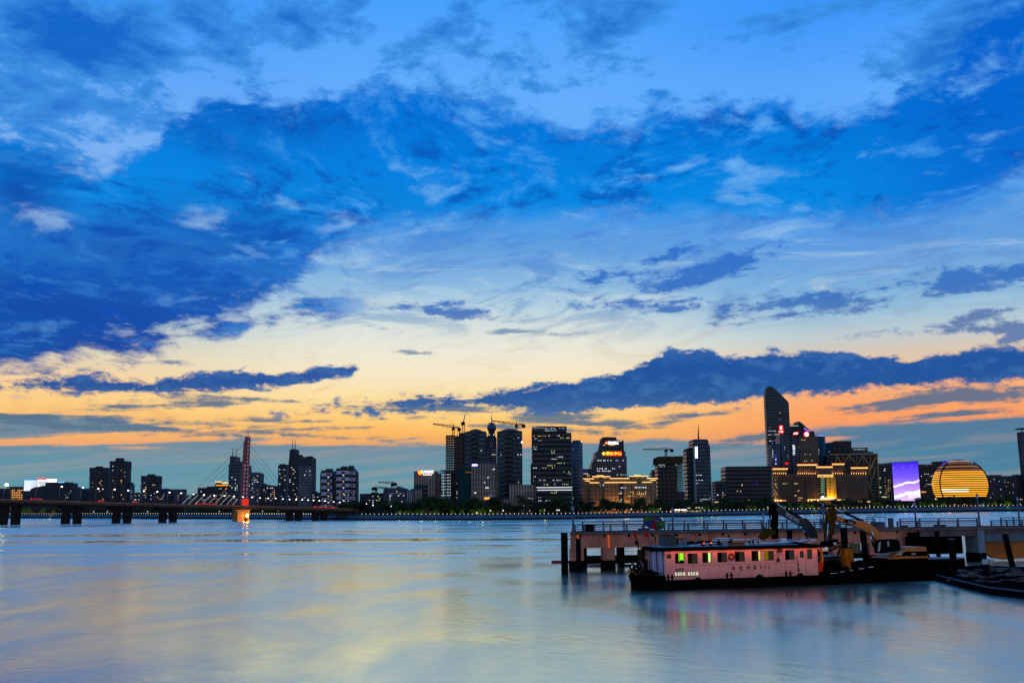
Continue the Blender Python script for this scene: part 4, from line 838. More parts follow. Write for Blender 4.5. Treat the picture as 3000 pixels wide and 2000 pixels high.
e = b.box('entrance_sign', 2392, 2440, 1389, M_STONE, 1398, 1.6, -2.4); b.panel('sign_glow', 2393, 2439, 1390, 1397, glow('sign_amber', (255, 200, 110), 1.3), -2.9); b.text('HUBIN  PLAZA', 2416, 1393.6, 5, M_BROWN, -3.2, .02)
b.box('golden_wall', 2419, 2445, 1398, mat('golden_plaster', (214, 170, 60), 0.8, scale=.1), 1460, 3, -3); b.box('glass_bay', 2403, 2418, 1400, M_NAVY, 1460, 1.4, -1.4)
for k in range(6): b.row(2427, 2435, 1402.5 + k * 9.5, 2, 2.4, 5.5, M_NAVY2, -3.2)
for k in range(7): b.win(2410, 1402 + k * 6.5, 11, 3.5, glow('glass_dim', (150, 190, 150), .5), -1.7)
for px, py, e_ in ((2421, 1458, 3200), (2432, 1458, 4200), (2442, 1458, 3200), (2410, 1456, 900)): lamp_light(b.root, at(px, py, b.Y - 8), (255, 180, 40), e_)
b.panel('shop_sign', 2404, 2412, 1453, 1459, SIGNW, -3); b.strip(2400, 2444, 1459.5, 1.6, SIGNW, -4, 'entrance_light')
for q0, q1, yq in ((2366, 2440, 1463), (2440, 2480, 1463), (2480, 2546, 1469), (2268, 2300, 1466)): b.strip(q0, q1, yq, 1.4, CORN, -4, 'base_light')
for px in (2368, 2378, 2387, 2396, 2448, 2457, 2466, 2474, 2536, 2541, 2271, 2278, 2287):
    b.win(px, 1465, 3.2, 4.5, CORN, -4.4, 'uplight'); lamp_light(b.root, at(px, 1465, b.Y - 5), (255, 150, 60), 500)
for px0, px1, py, n in ((2292, 2308, 1416, 3), (2327, 2342, 1416, 4), (2336, 2344, 1437, 2), (2328, 2334, 1451, 2), (2337, 2352, 1458, 3), (2369, 2386, 1457, 3), (2338, 2346, 1465, 2)): b.row(px0, px1, py, n, 3.4, 2.2, WARM, -.3)
for k in range(12): b.row(2266, 2277, 1400 + k * 5.5, 3, 1.6, 2.6, WARM, -2.3, .55)
b = Bd('office_tower', 'navy tower with columns of small lit windows left of the violet screen', 2592, 90, 'tower')
b.box('wall', 2573, 2613, 1359, M_NAVY2); b.strip(2573, 2613, 1358.5, 1.5, M_ROOF, -.3, 'parapet'); b.row(2590, 2600, 1373, 2, 2.4, 3); b.win(2591, 1378, 2.4, 3)
for k in range(11): b.row(2591, 2610, 1399 + k * 5.8, 4, 1.5, 1.7, WARM, p=.6)
for px0, px1, py, n in ((2574, 2582, 1427, 2), (2574, 2582, 1441, 2), (2580, 2602, 1455, 6), (2575, 2582, 1400, 1)): b.row(px0, px1, py, n, 3, 3, GREEN)
b = Bd('screen_tower', 'tower whose whole front is a glowing violet and white light screen', 2654, 60, 'tower')
b.body('wall', [(2611, 1480), (2610, 1354), (2690, 1350), (2699, 1480)], M_NAVY2, 24)
mt, N = new_mat('light_screen'); g = N.node('ShaderNodeNewGeometry'); v0 = at(2654, 1465, b.Y); v1 = at(2654, 1352, b.Y)
x, y, z = N.node('ShaderNodeSeparateXYZ', (g.outputs['Position'],)).outputs
tz = N.rng(z, v0.z, v1.z, kind='LINEAR'); tx = N.rng(x, b.X(2612), b.X(2698), kind='LINEAR')
c = N.ramp(tz, [(0.0, lin((214, 180, 255))), (0.3, lin((178, 136, 248))), (0.6, lin((108, 82, 250))), (1.0, lin((56, 24, 250)))])
arc = N.m('SUBTRACT', N.m('ADD', tz, N.m('MULTIPLY', tx, -0.16)), N.m('MULTIPLY', N.noise(N.vec(N.m('MULTIPLY', tx, 3.0), 0, 0), 1.0, 2), 0.16))
s1 = N.rng(N.m('ABSOLUTE', N.m('SUBTRACT', arc, 0.27)), 0.034, 0.012); s2 = N.rng(N.m('ABSOLUTE', N.m('SUBTRACT', arc, 0.0)), 0.05, 0.02)
dots = N.m('MULTIPLY', N.rng(N.node('ShaderNodeTexVoronoi', {'Vector': N.vec(tx, tz, 0), 'Scale': 11.0}).outputs['Distance'], 0.12, 0.05), 0.7)
blk = N.m('MULTIPLY', N.m('MULTIPLY', N.rng(tx, .52, .58), N.rng(N.m('ADD', tz, N.m('MULTIPLY', tx, -.1)), .17, .14)), N.m('MULTIPLY', N.rng(tz, .06, .09), N.rng(N.noise(N.vec(N.m('MULTIPLY', tx, 14.0), N.m('MULTIPLY', tz, 22.0), 0), 1.0, 2), .42, .5)))
c = N.mix(N.m('MAXIMUM', N.m('MAXIMUM', s1, N.m('MAXIMUM', s2, blk)), dots), c, (1, 0.96, 1, 1))
lines = N.rng(N.m('FRACT', N.m('MULTIPLY', tx, 30.0)), 0.25, 0.45, 0.55, 1.0)
e = N.node('ShaderNodeEmission', (c, N.m('MULTIPLY', lines, 1.6))); N.node('ShaderNodeOutputMaterial', (e.outputs[0],)); mt.cycles.emission_sampling = 'NONE'
MB().slab([b.xz(2613, 1356), b.xz(2688, 1352), b.xz(2697, 1466), b.xz(2620, 1466)], b.Y - .6, b.Y - .2).build('screen', mt, b.root)
b = Bd('office_building', 'dark wide office between the violet screen and the golden ball', 2728, 240)
b.box('wall', 2690, 2757, 1361, M_NAVY2, dep=24); b.box('roof_box', 2739, 2762, 1351, M_DARK, 1362, 12, 2); b.strip(2690, 2740, 1361, 2, M_ROOF, -.3, 'parapet'); b.strip(2697, 2740, 1372, .8, M_ROOF, -.3, 'ledge'); b.rnd(24, 2697, 2738, 1385, 1450, (WHITE, WHITE, WARM), 2.2, 2.4); b.row(2697, 2714, 1440, 7, 2, 2.4, AMBER); b.win(2714, 1361, 2, 2.5)
b = Bd('office_building', 'blue lit office peeping out behind the golden ball', 2780, 260); b.box('wall', 2757, 2806, 1350, M_NAVY2); b.panel('light_panel', 2758, 2766, 1350, 1370, glow('blue_panel', (44, 44, 205), .8)); b.panel('light_panel', 2767, 2806, 1349, 1370, glow('blue_panel', (44, 44, 205), .8))
# the ball
b = Bd('ball_hotel', 'round hotel glowing in golden horizontal bands', 2813, 60, 'hotel')
rx, rz = 76 * b.k, 75 * b.k; cy = b.Y + rx; c = at(2813, 1420, cy)
MB().ell((c.x, cy, c.z), rx, rx, rz, 48, 24, -42, 90).build('shell', mat('ball_dark', (46, 36, 26), .35, .3), b.root)
M_BAND = glow('ball_band', (255, 172, 44), 1.45); M_BANDW = glow('ball_band_white', (255, 240, 205), 1.7); M_BAND2 = glow('ball_band_dim', (200, 120, 40), .8)
def ring(y0, y1, mt, grow=1.012, name='light_band', a0=0, a1=360):
    z0, z1 = at(2813, y1, cy).z - c.z, at(2813, y0, cy).z - c.z; n = 64; vs, fs = [], []
    for zz in (z0, z1):
        r = rx * math.sqrt(max(0.02, 1 - (zz / rz) ** 2)) * grow + .15
        vs += [(c.x + r * math.cos(R(a0 + (a1 - a0) * i / n)), cy + r * math.sin(R(a0 + (a1 - a0) * i / n)), c.z + zz) for i in range(n + 1)]
    fs = [(i, i + 1, n + 2 + i, n + 1 + i) for i in range(n)]
    return MB().add(vs, fs, True).build(name, mt, b.root, fix=False)
for i, (y0, y1) in enumerate([(1366, 1369.5), (1376, 1378)] + [(1381.5 + k * 6.35, 1384.6 + k * 6.35) for k in range(12)]): ring(y0, y1, M_BAND if i > 1 else M_BAND2)
ring(1432.3, 1435.0, M_BANDW, 1.016, a0=200, a1=262); ring(1438.7, 1441.2, M_BANDW, 1.016, a0=200, a1=262); ring(1357, 1358.4, M_BAND2, 1.01); ring(1351, 1352.2, M_BAND, 1.01)
for a in (202, 322):
    pts = []
    for k in range(15):
        e_ = R(-30 + 88 * k / 14); pts.append((c.x + rx * 1.03 * math.cos(e_) * math.cos(R(a)), cy + rx * 1.03 * math.cos(e_) * math.sin(R(a)), c.z + rz * 1.03 * math.sin(e_)))
    MB().path(pts, 1.0, 6).build('rib', M_DKMETAL, b.root)
MB().prism([(c.x + 50 * b.k * math.cos(i * .262), cy + 50 * b.k * math.sin(i * .262)) for i in range(24)], b.g - .5, c.z - 40 * b.k).build('podium', mat('podium_amber', (120, 70, 30), .8), b.root)
lamp_light(b.root, at(2778, 1468, b.Y - 6), (255, 110, 30), 9000, 2); b.win(2778, 1468, 6, 6, LAMPO, -5, 'entrance_lamp'); b.win(2768, 1472, 4, 5, LAMPW, -5, 'entrance_lamp')
for i in range(3): b.slab('stair_light', [(2743 + i * 9, 1459 + i * 4), (2750 + i * 9, 1462 + i * 4), (2751 + i * 9, 1464 + i * 4), (2743 + i * 9, 1461 + i * 4)], M_BANDW, .5, 4)
for i, (p0, p1, yt, w) in enumerate(((2897, 2940, 1390, 'nearest to the golden ball'), (2938, 2978, 1393, 'second from the golden ball'), (2974, 3020, 1389, 'at the right edge of the view'))):
    b = Bd('residential_tower', 'dark scallop roofed apartment block ' + w, (p0 + p1) / 2, 140, 'tower')
    pl = [(p0, 1470), (p0, yt + 5)] + [(p0 + 4 + (p1 - p0 - 8) * k / 8, yt + (0 if k % 2 else 4)) for k in range(9)] + [(p1, yt + 6), (p1, 1470)]
    b.body('wall', pl, M_DARK, 18); b.box('recess', (p0 + p1) / 2 - 3, (p0 + p1) / 2 + 3, yt + 8, M_NAVY2, None, .6, -.5); b.rnd(9, p0 + 3, p1 - 3, yt + 10, 1466, (WARM, WHITE), 2.2, 2.2)
b = Bd('residential_tower', 'tower with white balcony stripes cut off by the right edge of the picture', 3012, 120, 'tower')
b.box('wall', 2995, 3040, 1264, M_DARK)
for k in range(22): b.box('balcony', 2992, 3030, 1266 + k * 4.4, mat('balcony_grey', (96, 104, 124), .8), 1267.6 + k * 4.4, 3, -2)
b.box('roof', 2990, 3040, 1253, M_ROOF, 1256, 20, -2); b.mast('column', 3000, 1264, 1255, .8)
b = Bd('riverside_pavilion', 'low white lit glass pavilion with a curved roof among the riverside trees', 2030, 12, 'pavilion')
b.box('wall', 1976, 2012, 1493, M_NAVY2, 1502, 8); b.strip(1976, 2012, 1492.5, 2.6, SIGNW, -.3, 'roof_light'); b.slab('curved_roof', [(2018, 1488), (2022, 1485), (2035, 1483.5), (2045, 1483), (2056, 1484), (2058, 1487)], SIGNW, 8, 0); b.box('glass_wall', 2020, 2057, 1487, M_NAVY2, 1500, 7, .5); b.row(1978, 2012, 1498, 9, 2, 4, WARM); b.row(2020, 2060, 1497, 9, 2, 3, WARM); b.win(1966, 1499, 6, 6, AMBER)

# --- tower cranes
def crane(label, px, yb, yj, yt, jib, cjib, pxc, back, jy=0.0, lean=None):
    b = Bd('tower_crane', label, pxc, back, 'crane')
    a, c_ = at(px, yb, b.Y), at(px, yj, b.Y); r = .22
    x, y0 = a.x, b.Y + 6; w = .9
    b.root.location = (x, y0, a.z)
    ms = MB()
    for sx in (-w, w):
        for sy in (-w, w): ms.tube((x + sx, y0 + sy, a.z - 2), (x + sx, y0 + sy, c_.z), r, 5)
    n = max(2, int((c_.z - a.z) / 2.6))
    for i in range(n):
        z0 = a.z + (c_.z - a.z) * i / n; z1 = a.z + (c_.z - a.z) * (i + 1) / n
        for sy in (-w, w): ms.tube((x - w, y0 + sy, z0), (x + w, y0 + sy, z1), .16, 4)
    ms.build('mast', M_CRANE, b.root)
    q = lambda px_, py_: Vector((at(px_, py_, b.Y).x, y0, at(px_, py_, b.Y).z))
    def lattice(name, p, e, h0, h1):
        m_ = MB(); up = Vector((0, 0, 1)); n = max(4, int((e - p).length / 3.5))
        m_.tube(p, e, .3, 5); m_.tube(p + up * h0, e + up * h1, .22, 5)
        for i in range(n):
            t0, t1 = i / n, (i + 1) / n; l0 = p.lerp(e, t0); l1 = p.lerp(e, t1)
            m_.tube(l0, l1 + up * (h0 + (h1 - h0) * t1), .13, 4); m_.tube(l1, l1 + up * (h0 + (h1 - h0) * t1), .13, 4)
        m_.build(name, M_CRANE, b.root)
    lattice('jib', q(px, yj), q(*jib), 1.6, .5); lattice('counter_jib', q(px, yj), q(*cjib), 1.0, 1.0)
    MB().tube(q(px, yj), q(px, yt), .45, 6, .2).build('apex', M_CRANE, b.root)
    e = q(*cjib); MB().box(e.x - 1.6, e.x + 1.6, y0 - 1, y0 + 1, e.z - 2.2, e.z + .6).build('counterweight', M_DKMETAL, b.root)
    p = q(px, yj); MB().box(p.x - 1.3, p.x + 1.3, y0 - 1.2, y0 + 1.2, p.z - 2.4, p.z - .2).build('cab', M_DKMETAL, b.root)
    t = q(px, yt); MB().tube(t, q(jib[0] + (px - jib[0]) * .35, jib[1] + (yj - jib[1]) * .35), .1, 4).tube(t, q(*cjib), .1, 4).build('stay', M_DKMETAL, b.root)
M_CRANE = mat('crane_paint', (24, 20, 18), .8)
crane('tower crane with long left jib on the unfinished frame tower', 1327, 1274, 1250, 1240, (1267, 1240), (1344, 1253), 1342, 95)
crane('luffing crane with steep raised jib above the unfinished frame tower', 1357, 1266, 1234, 1230, (1362, 1214), (1355, 1236), 1345, 99)
crane('tower crane on the right twin tower with a thin jib reaching left', 1513, 1258, 1242, 1230, (1442, 1231), (1534, 1243), 1493, 104)
crane('tower crane above the netted dark tower left of the masted glass tower', 1954, 1336, 1316, 1308, (1887, 1315), (1971, 1316), 1962, 60)
crane('small distant crane left of the domed block, jib to the right', 1099, 1446, 1429, 1423, (1133, 1428.5), (1091, 1429), 1090, 140)
crane('small distant crane above the domed block, jib to the left', 1147, 1428, 1415, 1409, (1107, 1412), (1156, 1415.5), 1160, 150)

# ------------------------------------------------------------------ the bridge
class Frame:
    """upright local frame on the water: s along, t away from the viewer, z up"""
    def __init__(s, O, u):
        s.O = Vector((O[0], O[1], 0)); s.u = Vector((u[0], u[1], 0)).normalized(); s.n = Vector((-s.u.y, s.u.x, 0)); s.rz = math.atan2(s.u.y, s.u.x)
    def P(s, a, t, z): return s.O + s.u * a + s.n * t + Vector((0, 0, z))
    def sz(s, px, py, t=0.0):
        d = ray(px, py); k = d.x / d.y; O = s.O + s.n * t
        a = (k * O.y - O.x) / (s.u.x - k * s.u.y); Y = O.y + a * s.u.y
        return a, HC + d.z / d.y * Y
    def S(s, px, py=1500, t=0.0): return s.sz(px, py, t)[0]
    def Z(s, px, py, t=0.0): return s.sz(px, py, t)[1]

BR = Frame((-331, 630), (127, 99))
TOP = [(-420, 1452), (-150, 1460), (30, 1465.5), (270, 1473), (540, 1480), (717, 1484), (900, 1488.5), (1000, 1492), (1050, 1494)]
BOT = [(-420, 1466), (-150, 1473), (30, 1478), (270, 1483.5), (540, 1488), (717, 1491), (900, 1495), (1000, 1497.5), (1050, 1499)]
br = thing('cable_stayed_bridge', 'long river bridge with one red pylon, stay cables and paired dark piers', 'bridge', BR.P(BR.S(717), 10, 0))
M_DECK = mat('deck_concrete', (40, 34, 32), .85, scale=.1); M_PIER = mat('pier_concrete', (38, 34, 34), .9, scale=.3); M_RAILB = mat('bridge_parapet', (120, 88, 74), .8)
def deck_part(name, hi_, lo_, t0, t1, mt):
    m_ = MB()
    a = [BR.sz(*p) for p in hi_]; c = [BR.sz(*p) for p in lo_]; vs = []
    for t in (t0, t1): vs += [BR.P(s_, t, z) for s_, z in a] + [BR.P(s_, t, z) for s_, z in c]
    n = len(a); fs = []
    for i in range(n - 1):
        fs += [(i, i + 1, n + i + 1, n + i), (2 * n + i + 1, 2 * n + i, 3 * n + i, 3 * n + i + 1), (i + 1, i, 2 * n + i, 2 * n + i + 1), (n + i, n + i + 1, 3 * n + i + 1, 3 * n + i)]
    m_.add(vs, fs); return m_.build(name, mt, br)
deck_part('deck', TOP, BOT, 0, 17, M_DECK)
for t in (-.35, 17): deck_part('parapet', [(p, y - 4.5) for p, y in TOP], [(p, y + 1) for p, y in TOP], t, t + .3, M_RAILB)
deck_part('girder_edge', [(p, y + 3.5) for p, y in TOP], [(p, y + 5) for p, y in TOP], -.6, -.3, M_RAILB)
def zdeck(px): 
    for (p0, y0), (p1, y1) in zip(TOP, TOP[1:]):
        if px <= p1: return BR.Z(px, y0 + (y1 - y0) * (px - p0) / (p1 - p0))
    return 8.0
for px in (-190, -50, 33, 215, 363, 498, 868, 944):
    s0 = BR.S(px); zt = zdeck(px) - 2.6
    for k, (t0, ds) in enumerate(((4, -3.7), (4, 3.7))):
        m_ = MB(BR.P); m_.prism([(s0 + ds + 3.0 * math.cos(i * .524), t0 + 2.2 * math.sin(i * .524)) for i in range(12)], -1, zt); m_.build('pier', M_PIER, br)
    MB(BR.P).box(s0 - 7, s0 + 7, 1.4, 15, zt - .8, zt + .4).build('pier_cap', M_PIER, br)
# pylon: golden lit pedestal with an arch, red mast with rows of pale slots
tp = 8; sp = BR.S(716, 1480, tp); spd = BR.S(713, 1510, .5)
M_PYL = mat('pylon_red', (128, 16, 18), .5, scale=.3); M_PED = mat('pedestal_stone', (168, 134, 84), .85, scale=.3)
ped = MB(BR.P)
a0, a1 = spd - 4.6, spd + 4.6; z1 = zdeck(717) - 2.0
ped.slab([(a0, -1), (a0, z1 - 1.4), (a0 - 1.6, z1), (a1 + 1.6, z1), (a1, z1 - 1.4), (a1, -1), (a1 - .9, -1), (a1 - .9, 4.4), (a1 - 1.3, 5.6), (a1 - 2.3, 6.1), (a1 - 3.3, 5.6), (a1 - 3.7, 4.4), (a1 - 3.7, -1)], 0.5, 10)
ped.build('pedestal', M_PED, br)
zb, zt = zdeck(717), BR.Z(725, 1279, tp)
pm = MB(BR.P); pm.slab([(sp - 2.9, zb - 1), (sp - 2.9, zb + 22), (sp - 2.0, zb + 42), (sp - 1.9, zt - 4), (sp - 1.1, zt - 2.4), (sp - 1.1, zt), (sp + 1.8, zt), (sp + 1.9, zb + 40), (sp + 2.2, zb - 1)], tp - 2, tp + 2); pm.build('pylon', M_PYL, br)
for px in (-.4, .8): MB(BR.P).tube((sp + px, tp, zt), (sp + px, tp, zt + 4.6), .15, 5).build('mast_tip', M_DKMETAL, br)
M_SLOT = mat('slot_pale', (206, 196, 200), .7)
for k in range(16):
    z = zb + 6.4 + k * 3.0
    for c in ([-1.7, .7] if k < 9 else [.2]): MB(BR.P).box(sp + c - .45, sp + c + .45, tp - 2.12, tp - 1.98, z, z + 1.6).build('slot', M_SLOT, br)
MB(BR.P).box(sp - 2.95, sp + 2.25, tp - 2.3, tp - 2.05, zb + .2, zb + 6.0).build('base_glow', glow('pylon_base_red', (255, 60, 44), .75), br)
sp0, sp = sp, spd + .9
lamp_light(br, BR.P(sp + 1.8, -1.2, 4.2), (255, 160, 50), 2600, .5); lamp_light(br, BR.P(sp - 3, -6, 2.0), (255, 150, 60), 1800, .5)
MB(BR.P).ell((sp + 1.8, -.2, 4.4), 1.3, .5, 1.5, 12, 8).build('arch_lamp', LAMPO, br); lamp_light(br, BR.P(sp + 1, 2, zb - 2), (255, 120, 40), 900, .4)
sp = sp0
M_CABLE = mat('cable_steel', (60, 68, 80), .6, .0); M_CABLEW = mat('cable_white', (225, 228, 232), .5)
for k in range(9):
    za = zt - 5.5 - k * 4.4
    for t in (tp,):
        MB(BR.P).tube((sp - 1.9, t, za), (sp - 50 + k * 4.9, t, zdeck(717) + 1.0), .10, 6).build('stay_cable', M_CABLE, br)
        MB(BR.P).tube((sp + 1.9, t, za), (sp + 45 - k * 4.3, t, zdeck(800) + .6), .10, 6).build('stay_cable', M_CABLE, br)
    # lamplight on the lower cables, put in as glowing overlay tubes
    e, p = BR.P(sp - 50 + k * 4.9, tp - 3, zdeck(717) + 1.0), BR.P(sp - 1.9, tp - 3, za)
    MB().tube(e, e.lerp(p, min(.42, 8.0 / max(6, (p - e).z))), .14, 6).build('lit_cable_end', glow('cable_glow', (210, 214, 220), .75), br)
# street lamps along the deck
def street_lamp(label, P, h, group, arm=1.6):
    r = thing('street_lamp', label, 'street lamp', P, group)
    MB().tube(P, P + Vector((0, 0, h)), .14, 6, .08).build('pole', mat('lamp_pole', (120, 118, 112), .5, .3), r)
    MB().tube(P + Vector((0, 0, h)), P + Vector((arm, -.4, h + .35)), .07, 5).build('arm', MATS['lamp_pole'], r)
    MB().ell(P + Vector((arm, -.5, h + .3)), .62, .45, .42, 10, 6).build('lamp_head', LAMPW, r); return r
base = None
for px, py in ((107, 1420), (175, 1425), (237, 1428), (282, 1431), (330, 1433), (370, 1436), (416, 1438), (455, 1440), (491, 1442), (525, 1444), (561, 1447), (592, 1449), (622, 1451), (652, 1452), (680, 1453), (706, 1455), (733, 1456), (756, 1458), (780, 1459), (802, 1459), (823, 1461), (843, 1462), (862, 1463), (880, 1463), (897, 1464), (913, 1465), (930, 1466), (947, 1467), (972, 1471), (990, 1472)):
    s_, z = BR.sz(px, py, 1.0); P = BR.P(s_, 1.0, zdeck(px))
    if base is None: base = street_lamp('slim street lamp with a white head standing on the bridge deck', P, 10.2, 'street lamps along the bridge')
    else: dup(base, P, None, (1, 1, max(.55, (z - P.z) / 10.5)))
P = BR.P(BR.S(8), 1, zdeck(8)); star = street_lamp('street lamp flaring brightest of all at the left edge of the bridge', P, BR.Z(8, 1421, 1) - P.z, 'street lamps along the bridge')
MB().ell(P + Vector((1.6, -.6, BR.Z(8, 1421, 1) - P.z + .3)), 1.0, 1.0, .9, 12, 8).build('bulb', glow('lamp_star', (255, 235, 200), 16), star)
# traffic with red tail lamps
def car(label, P, rz, col, group):
    r = thing('car', label, 'car', P, group); r.rotation_euler = (0, 0, 0)
    T = lambda x, y, z: Vector((P.x + x * math.cos(rz) - y * math.sin(rz), P.y + x * math.sin(rz) + y * math.cos(rz), P.z + z))
    m_ = MB(T); m_.slab([(-2.2, .35), (-2.2, .85), (-1.7, .98), (-1.1, 1.45), (.5, 1.45), (1.2, .98), (2.1, .85), (2.2, .35)], -.85, .85); m_.build('body', mat(col[0], col[1], .35, .2), r)
    for x in (-1.35, 1.35):
        for y in (-.8, .8): MB(T).tube((x, y - .12, .32), (x, y + .12, .32), .32, 10).build('wheel', M_DKMETAL, r)
    for y in (-.62, .62): MB(T).box(-2.28, -2.1, y - .25, y + .25, .6, .95).build('tail_lamp', TAIL, r)
    MB(T).box(-1.5, .9, -.87, -.85, 1.0, 1.35).build('window', M_DKMETAL, r); MB(T).box(-2.25, 1.2, -.9, -.86, .55, .72).build('side_light', glow('side_red', (255, 40, 30), 1.5), r); return r
for i, (px, lab) in enumerate(((100, 'dark car with red tail lamps on the bridge near its left end'), (116, 'dark car second from the left end on the bridge'), (300, 'car alone on the bridge under the tallest left tower'), (400, 'car on the bridge below the third left tower'),
        (585, 'rearmost car of the queue under the left stay cables'), (600, 'second car of the queue under the left stay cables'), (615, 'third car of the queue under the left stay cables'), (632, 'leading car of the queue under the left stay cables'),
        (932, 'rearmost car of the queue near the right end of the bridge'), (948, 'second car of the queue near the right end of the bridge'), (965, 'third car of the queue near the right end of the bridge'), (985, 'leading car of the queue at the right end of the bridge'))):
    s_ = BR.S(px); car(lab, BR.P(s_, 2.4, zdeck(px) + .9), BR.rz, (('car_dark', (40, 42, 50)), ('car_grey', (90, 92, 98)))[i % 2], 'cars on the bridge')

# ------------------------------------------------------------------ promenade lamps, trees
def ground_at(px, back): 
    Yb, zb_ = bank(px); v = at(px, 1490, Yb + back); return Vector((v.x, v.y, zb_))
P = ground_at(1060, 9.6)
bl = thing('promenade_lamp', 'small white globe lamp in the row along the embankment edge', 'lamp', P, 'globe lamps along the embankment')
MB().tube(P, P + Vector((0, 0, .8)), .07, 5).build('post', M_DKMETAL, bl); MB().ell(P + Vector((0, 0, 1.0)), .27, .27, .27, 10, 6).build('globe', glow('globe_white', (255, 246, 226), 1.5), bl)
px = 1060
while px < 3020:
    px += 12.4 + random.uniform(-.4, .4); k = (bank(px)[0] / 690) ; dup(bl, ground_at(px, 9.6), None, min(1.7, max(1, k * .9)))
px = 2
while px < 920:
    px += 7.1
    if not 690 < px < 733: dup(bl, ground_at(px, 9.6), None, 1.2)
P = ground_at(1050, 60)
rl = street_lamp('white road lamp on the far promenade road right of the bridge', P, 6.5, 'road lamps right of the bridge')
for i, (px, py) in enumerate([(1059, 1475), (1067, 1475), (1088, 1479), (1099, 1479), (1109, 1480), (1119, 1481), (1129, 1481), (1139, 1482), (1148, 1482), (1157, 1483), (1166, 1483), (1174, 1484), (1183, 1484), (1191, 1485), (1200, 1485), (1207, 1485)]):
    P = ground_at(px, 60); dup(rl, P, None, (1, 1, (at(px, py, P.y).z - P.z) / 6.8))
gl_ = dup(bl, ground_at(1397, 24), None, 1.9, 'white globe lamp on a taller post among the riverside trees'); gl_['group'] = 'globe lamps among the trees'
for px in (1437, 1474, 1552, 1583, 1595, 1632, 1638, 1780, 1850, 1935, 2250, 2300, 2345, 2410, 2548, 2602, 2640, 2675, 2732, 2798, 2827, 2865, 2935, 2990, 20, 60, 275, 315, 394, 433, 475, 553, 601, 643, 686, 770, 815): dup(gl_, ground_at(px, 24) + Vector((0, 0, 1.5)), None, 1.9)

def leaf_mat(name, c, scale=.8):
    mt, N = new_mat(name); g = N.node('ShaderNodeNewGeometry'); n = N.noise(g.outputs['Position'], scale, 3)
    rnd = N.node('ShaderNodeObjectInfo').outputs['Random']
    a = lin(c); col = N.mix(N.rng(n, .3, .7), (*[v * .55 for v in a], 1), (*[v * 1.5 for v in a], 1))
    col = N.mix(N.m('MULTIPLY', rnd, .4), col, (*[v * .6 for v in a], 1))
    d = N.node('ShaderNodeBsdfDiffuse', (col,)); t = N.node('ShaderNodeBsdfTranslucent', (col,)); mx = N.node('ShaderNodeMixShader', (.3, d.outputs[0], t.outputs[0]))
    N.node('ShaderNodeOutputMaterial', (mx.outputs[0],)); return mt
L_DARK, L_YOUNG = leaf_mat('leaves_dark', (56, 74, 50)), leaf_mat('leaves_young', (110, 140, 50))
M_BARK = mat('bark', (58, 48, 38), .9)
def tree_proto(name, label, group, h, w, n, leaf, lm, seed):
    rg = random.Random(seed); r = thing(name, label, 'tree', (0, 0, 0), group)
    tk = MB(); tk.tube((0, 0, -.4), (0, 0, h * .5), .22 * h / 10, 6, .12 * h / 10)
    lobes = []
    for i in range(9):
        a = rg.uniform(0, 6.28); rr = rg.uniform(0, w * .30); z = h * rg.uniform(.42, .86); c = Vector((rr * math.cos(a), rr * math.sin(a), z))
        lobes.append((c, rg.uniform(.18, .32) * w)); tk.tube((0, 0, h * .34), c, .09 * h / 10, 4, .03)
    tk.build('trunk', M_BARK, r); cr = MB()
    for i in range(n):
        c, q = rg.choice(lobes); d = Vector((rg.gauss(0, 1), rg.gauss(0, 1), rg.gauss(0, .8))).normalized() * q * rg.uniform(.55, 1.08); p = c + d
        u = Vector((rg.gauss(0, 1), rg.gauss(0, 1), rg.gauss(0, 1))).normalized(); v = u.orthogonal().normalized(); s_ = leaf * rg.uniform(.6, 1.3)
        cr.add([p - u * s_ - v * s_ * .6, p + u * s_ - v * s_ * .6, p + u * s_ + v * s_ * .6, p - u * s_ + v * s_ * .6], [(0, 1, 2, 3)])
    cr.build('crown', lm, r, fix=False); return r
protos = [tree_proto('broadleaf_tree', 'dark rounded broadleaf tree in the belt along the far promenade', 'trees along the far promenade', 10, 9, 520, .46, L_DARK, i) for i in range(4)]
used = [False] * 4
def plant(px, back, sc, sq=1.0):
    i = random.randrange(4); P = ground_at(px, back); rz = random.uniform(0, 6.28)
    if not used[i]: used[i] = True; protos[i].location = P; protos[i].rotation_euler = (0, 0, rz); protos[i].scale = (sc * sq, sc * sq, sc)
    else: dup(protos[i], P, rz, (sc * sq, sc * sq, sc))
px = 1040
while px < 3060:
    tall = 1.0 if px < 1220 else (1.2 if px < 1660 else (.95 if px < 2250 else .70))
    k = (bank(px)[0] / 690) ** .9; px += random.uniform(8.5, 14); plant(px, random.uniform(16, 34), tall * random.choice((.62, .75, .85, .95, 1.05, 1.22)) * random.uniform(.92, 1.08) * k * .92, random.uniform(.95, 1.35))
px = 0
while px < 1035:
    px += random.uniform(13, 22); plant(px, random.uniform(16, 30), random.uniform(.5, .8), 1.5)
for px in (988, 1002, 1012, 1023, 1034, 1190, 1230, 1250, 1275, 1292, 1330): plant(px, 14 if px < 1100 else 30, random.uniform(.75, 1.25), 1.1)
yp = tree_proto('young_tree', 'small young tree lit bright green from below on the far promenade', 'lamp lit young trees on the far promenade', 4.6, 4.0, 200, .28, L_YOUNG, 77)
first = True
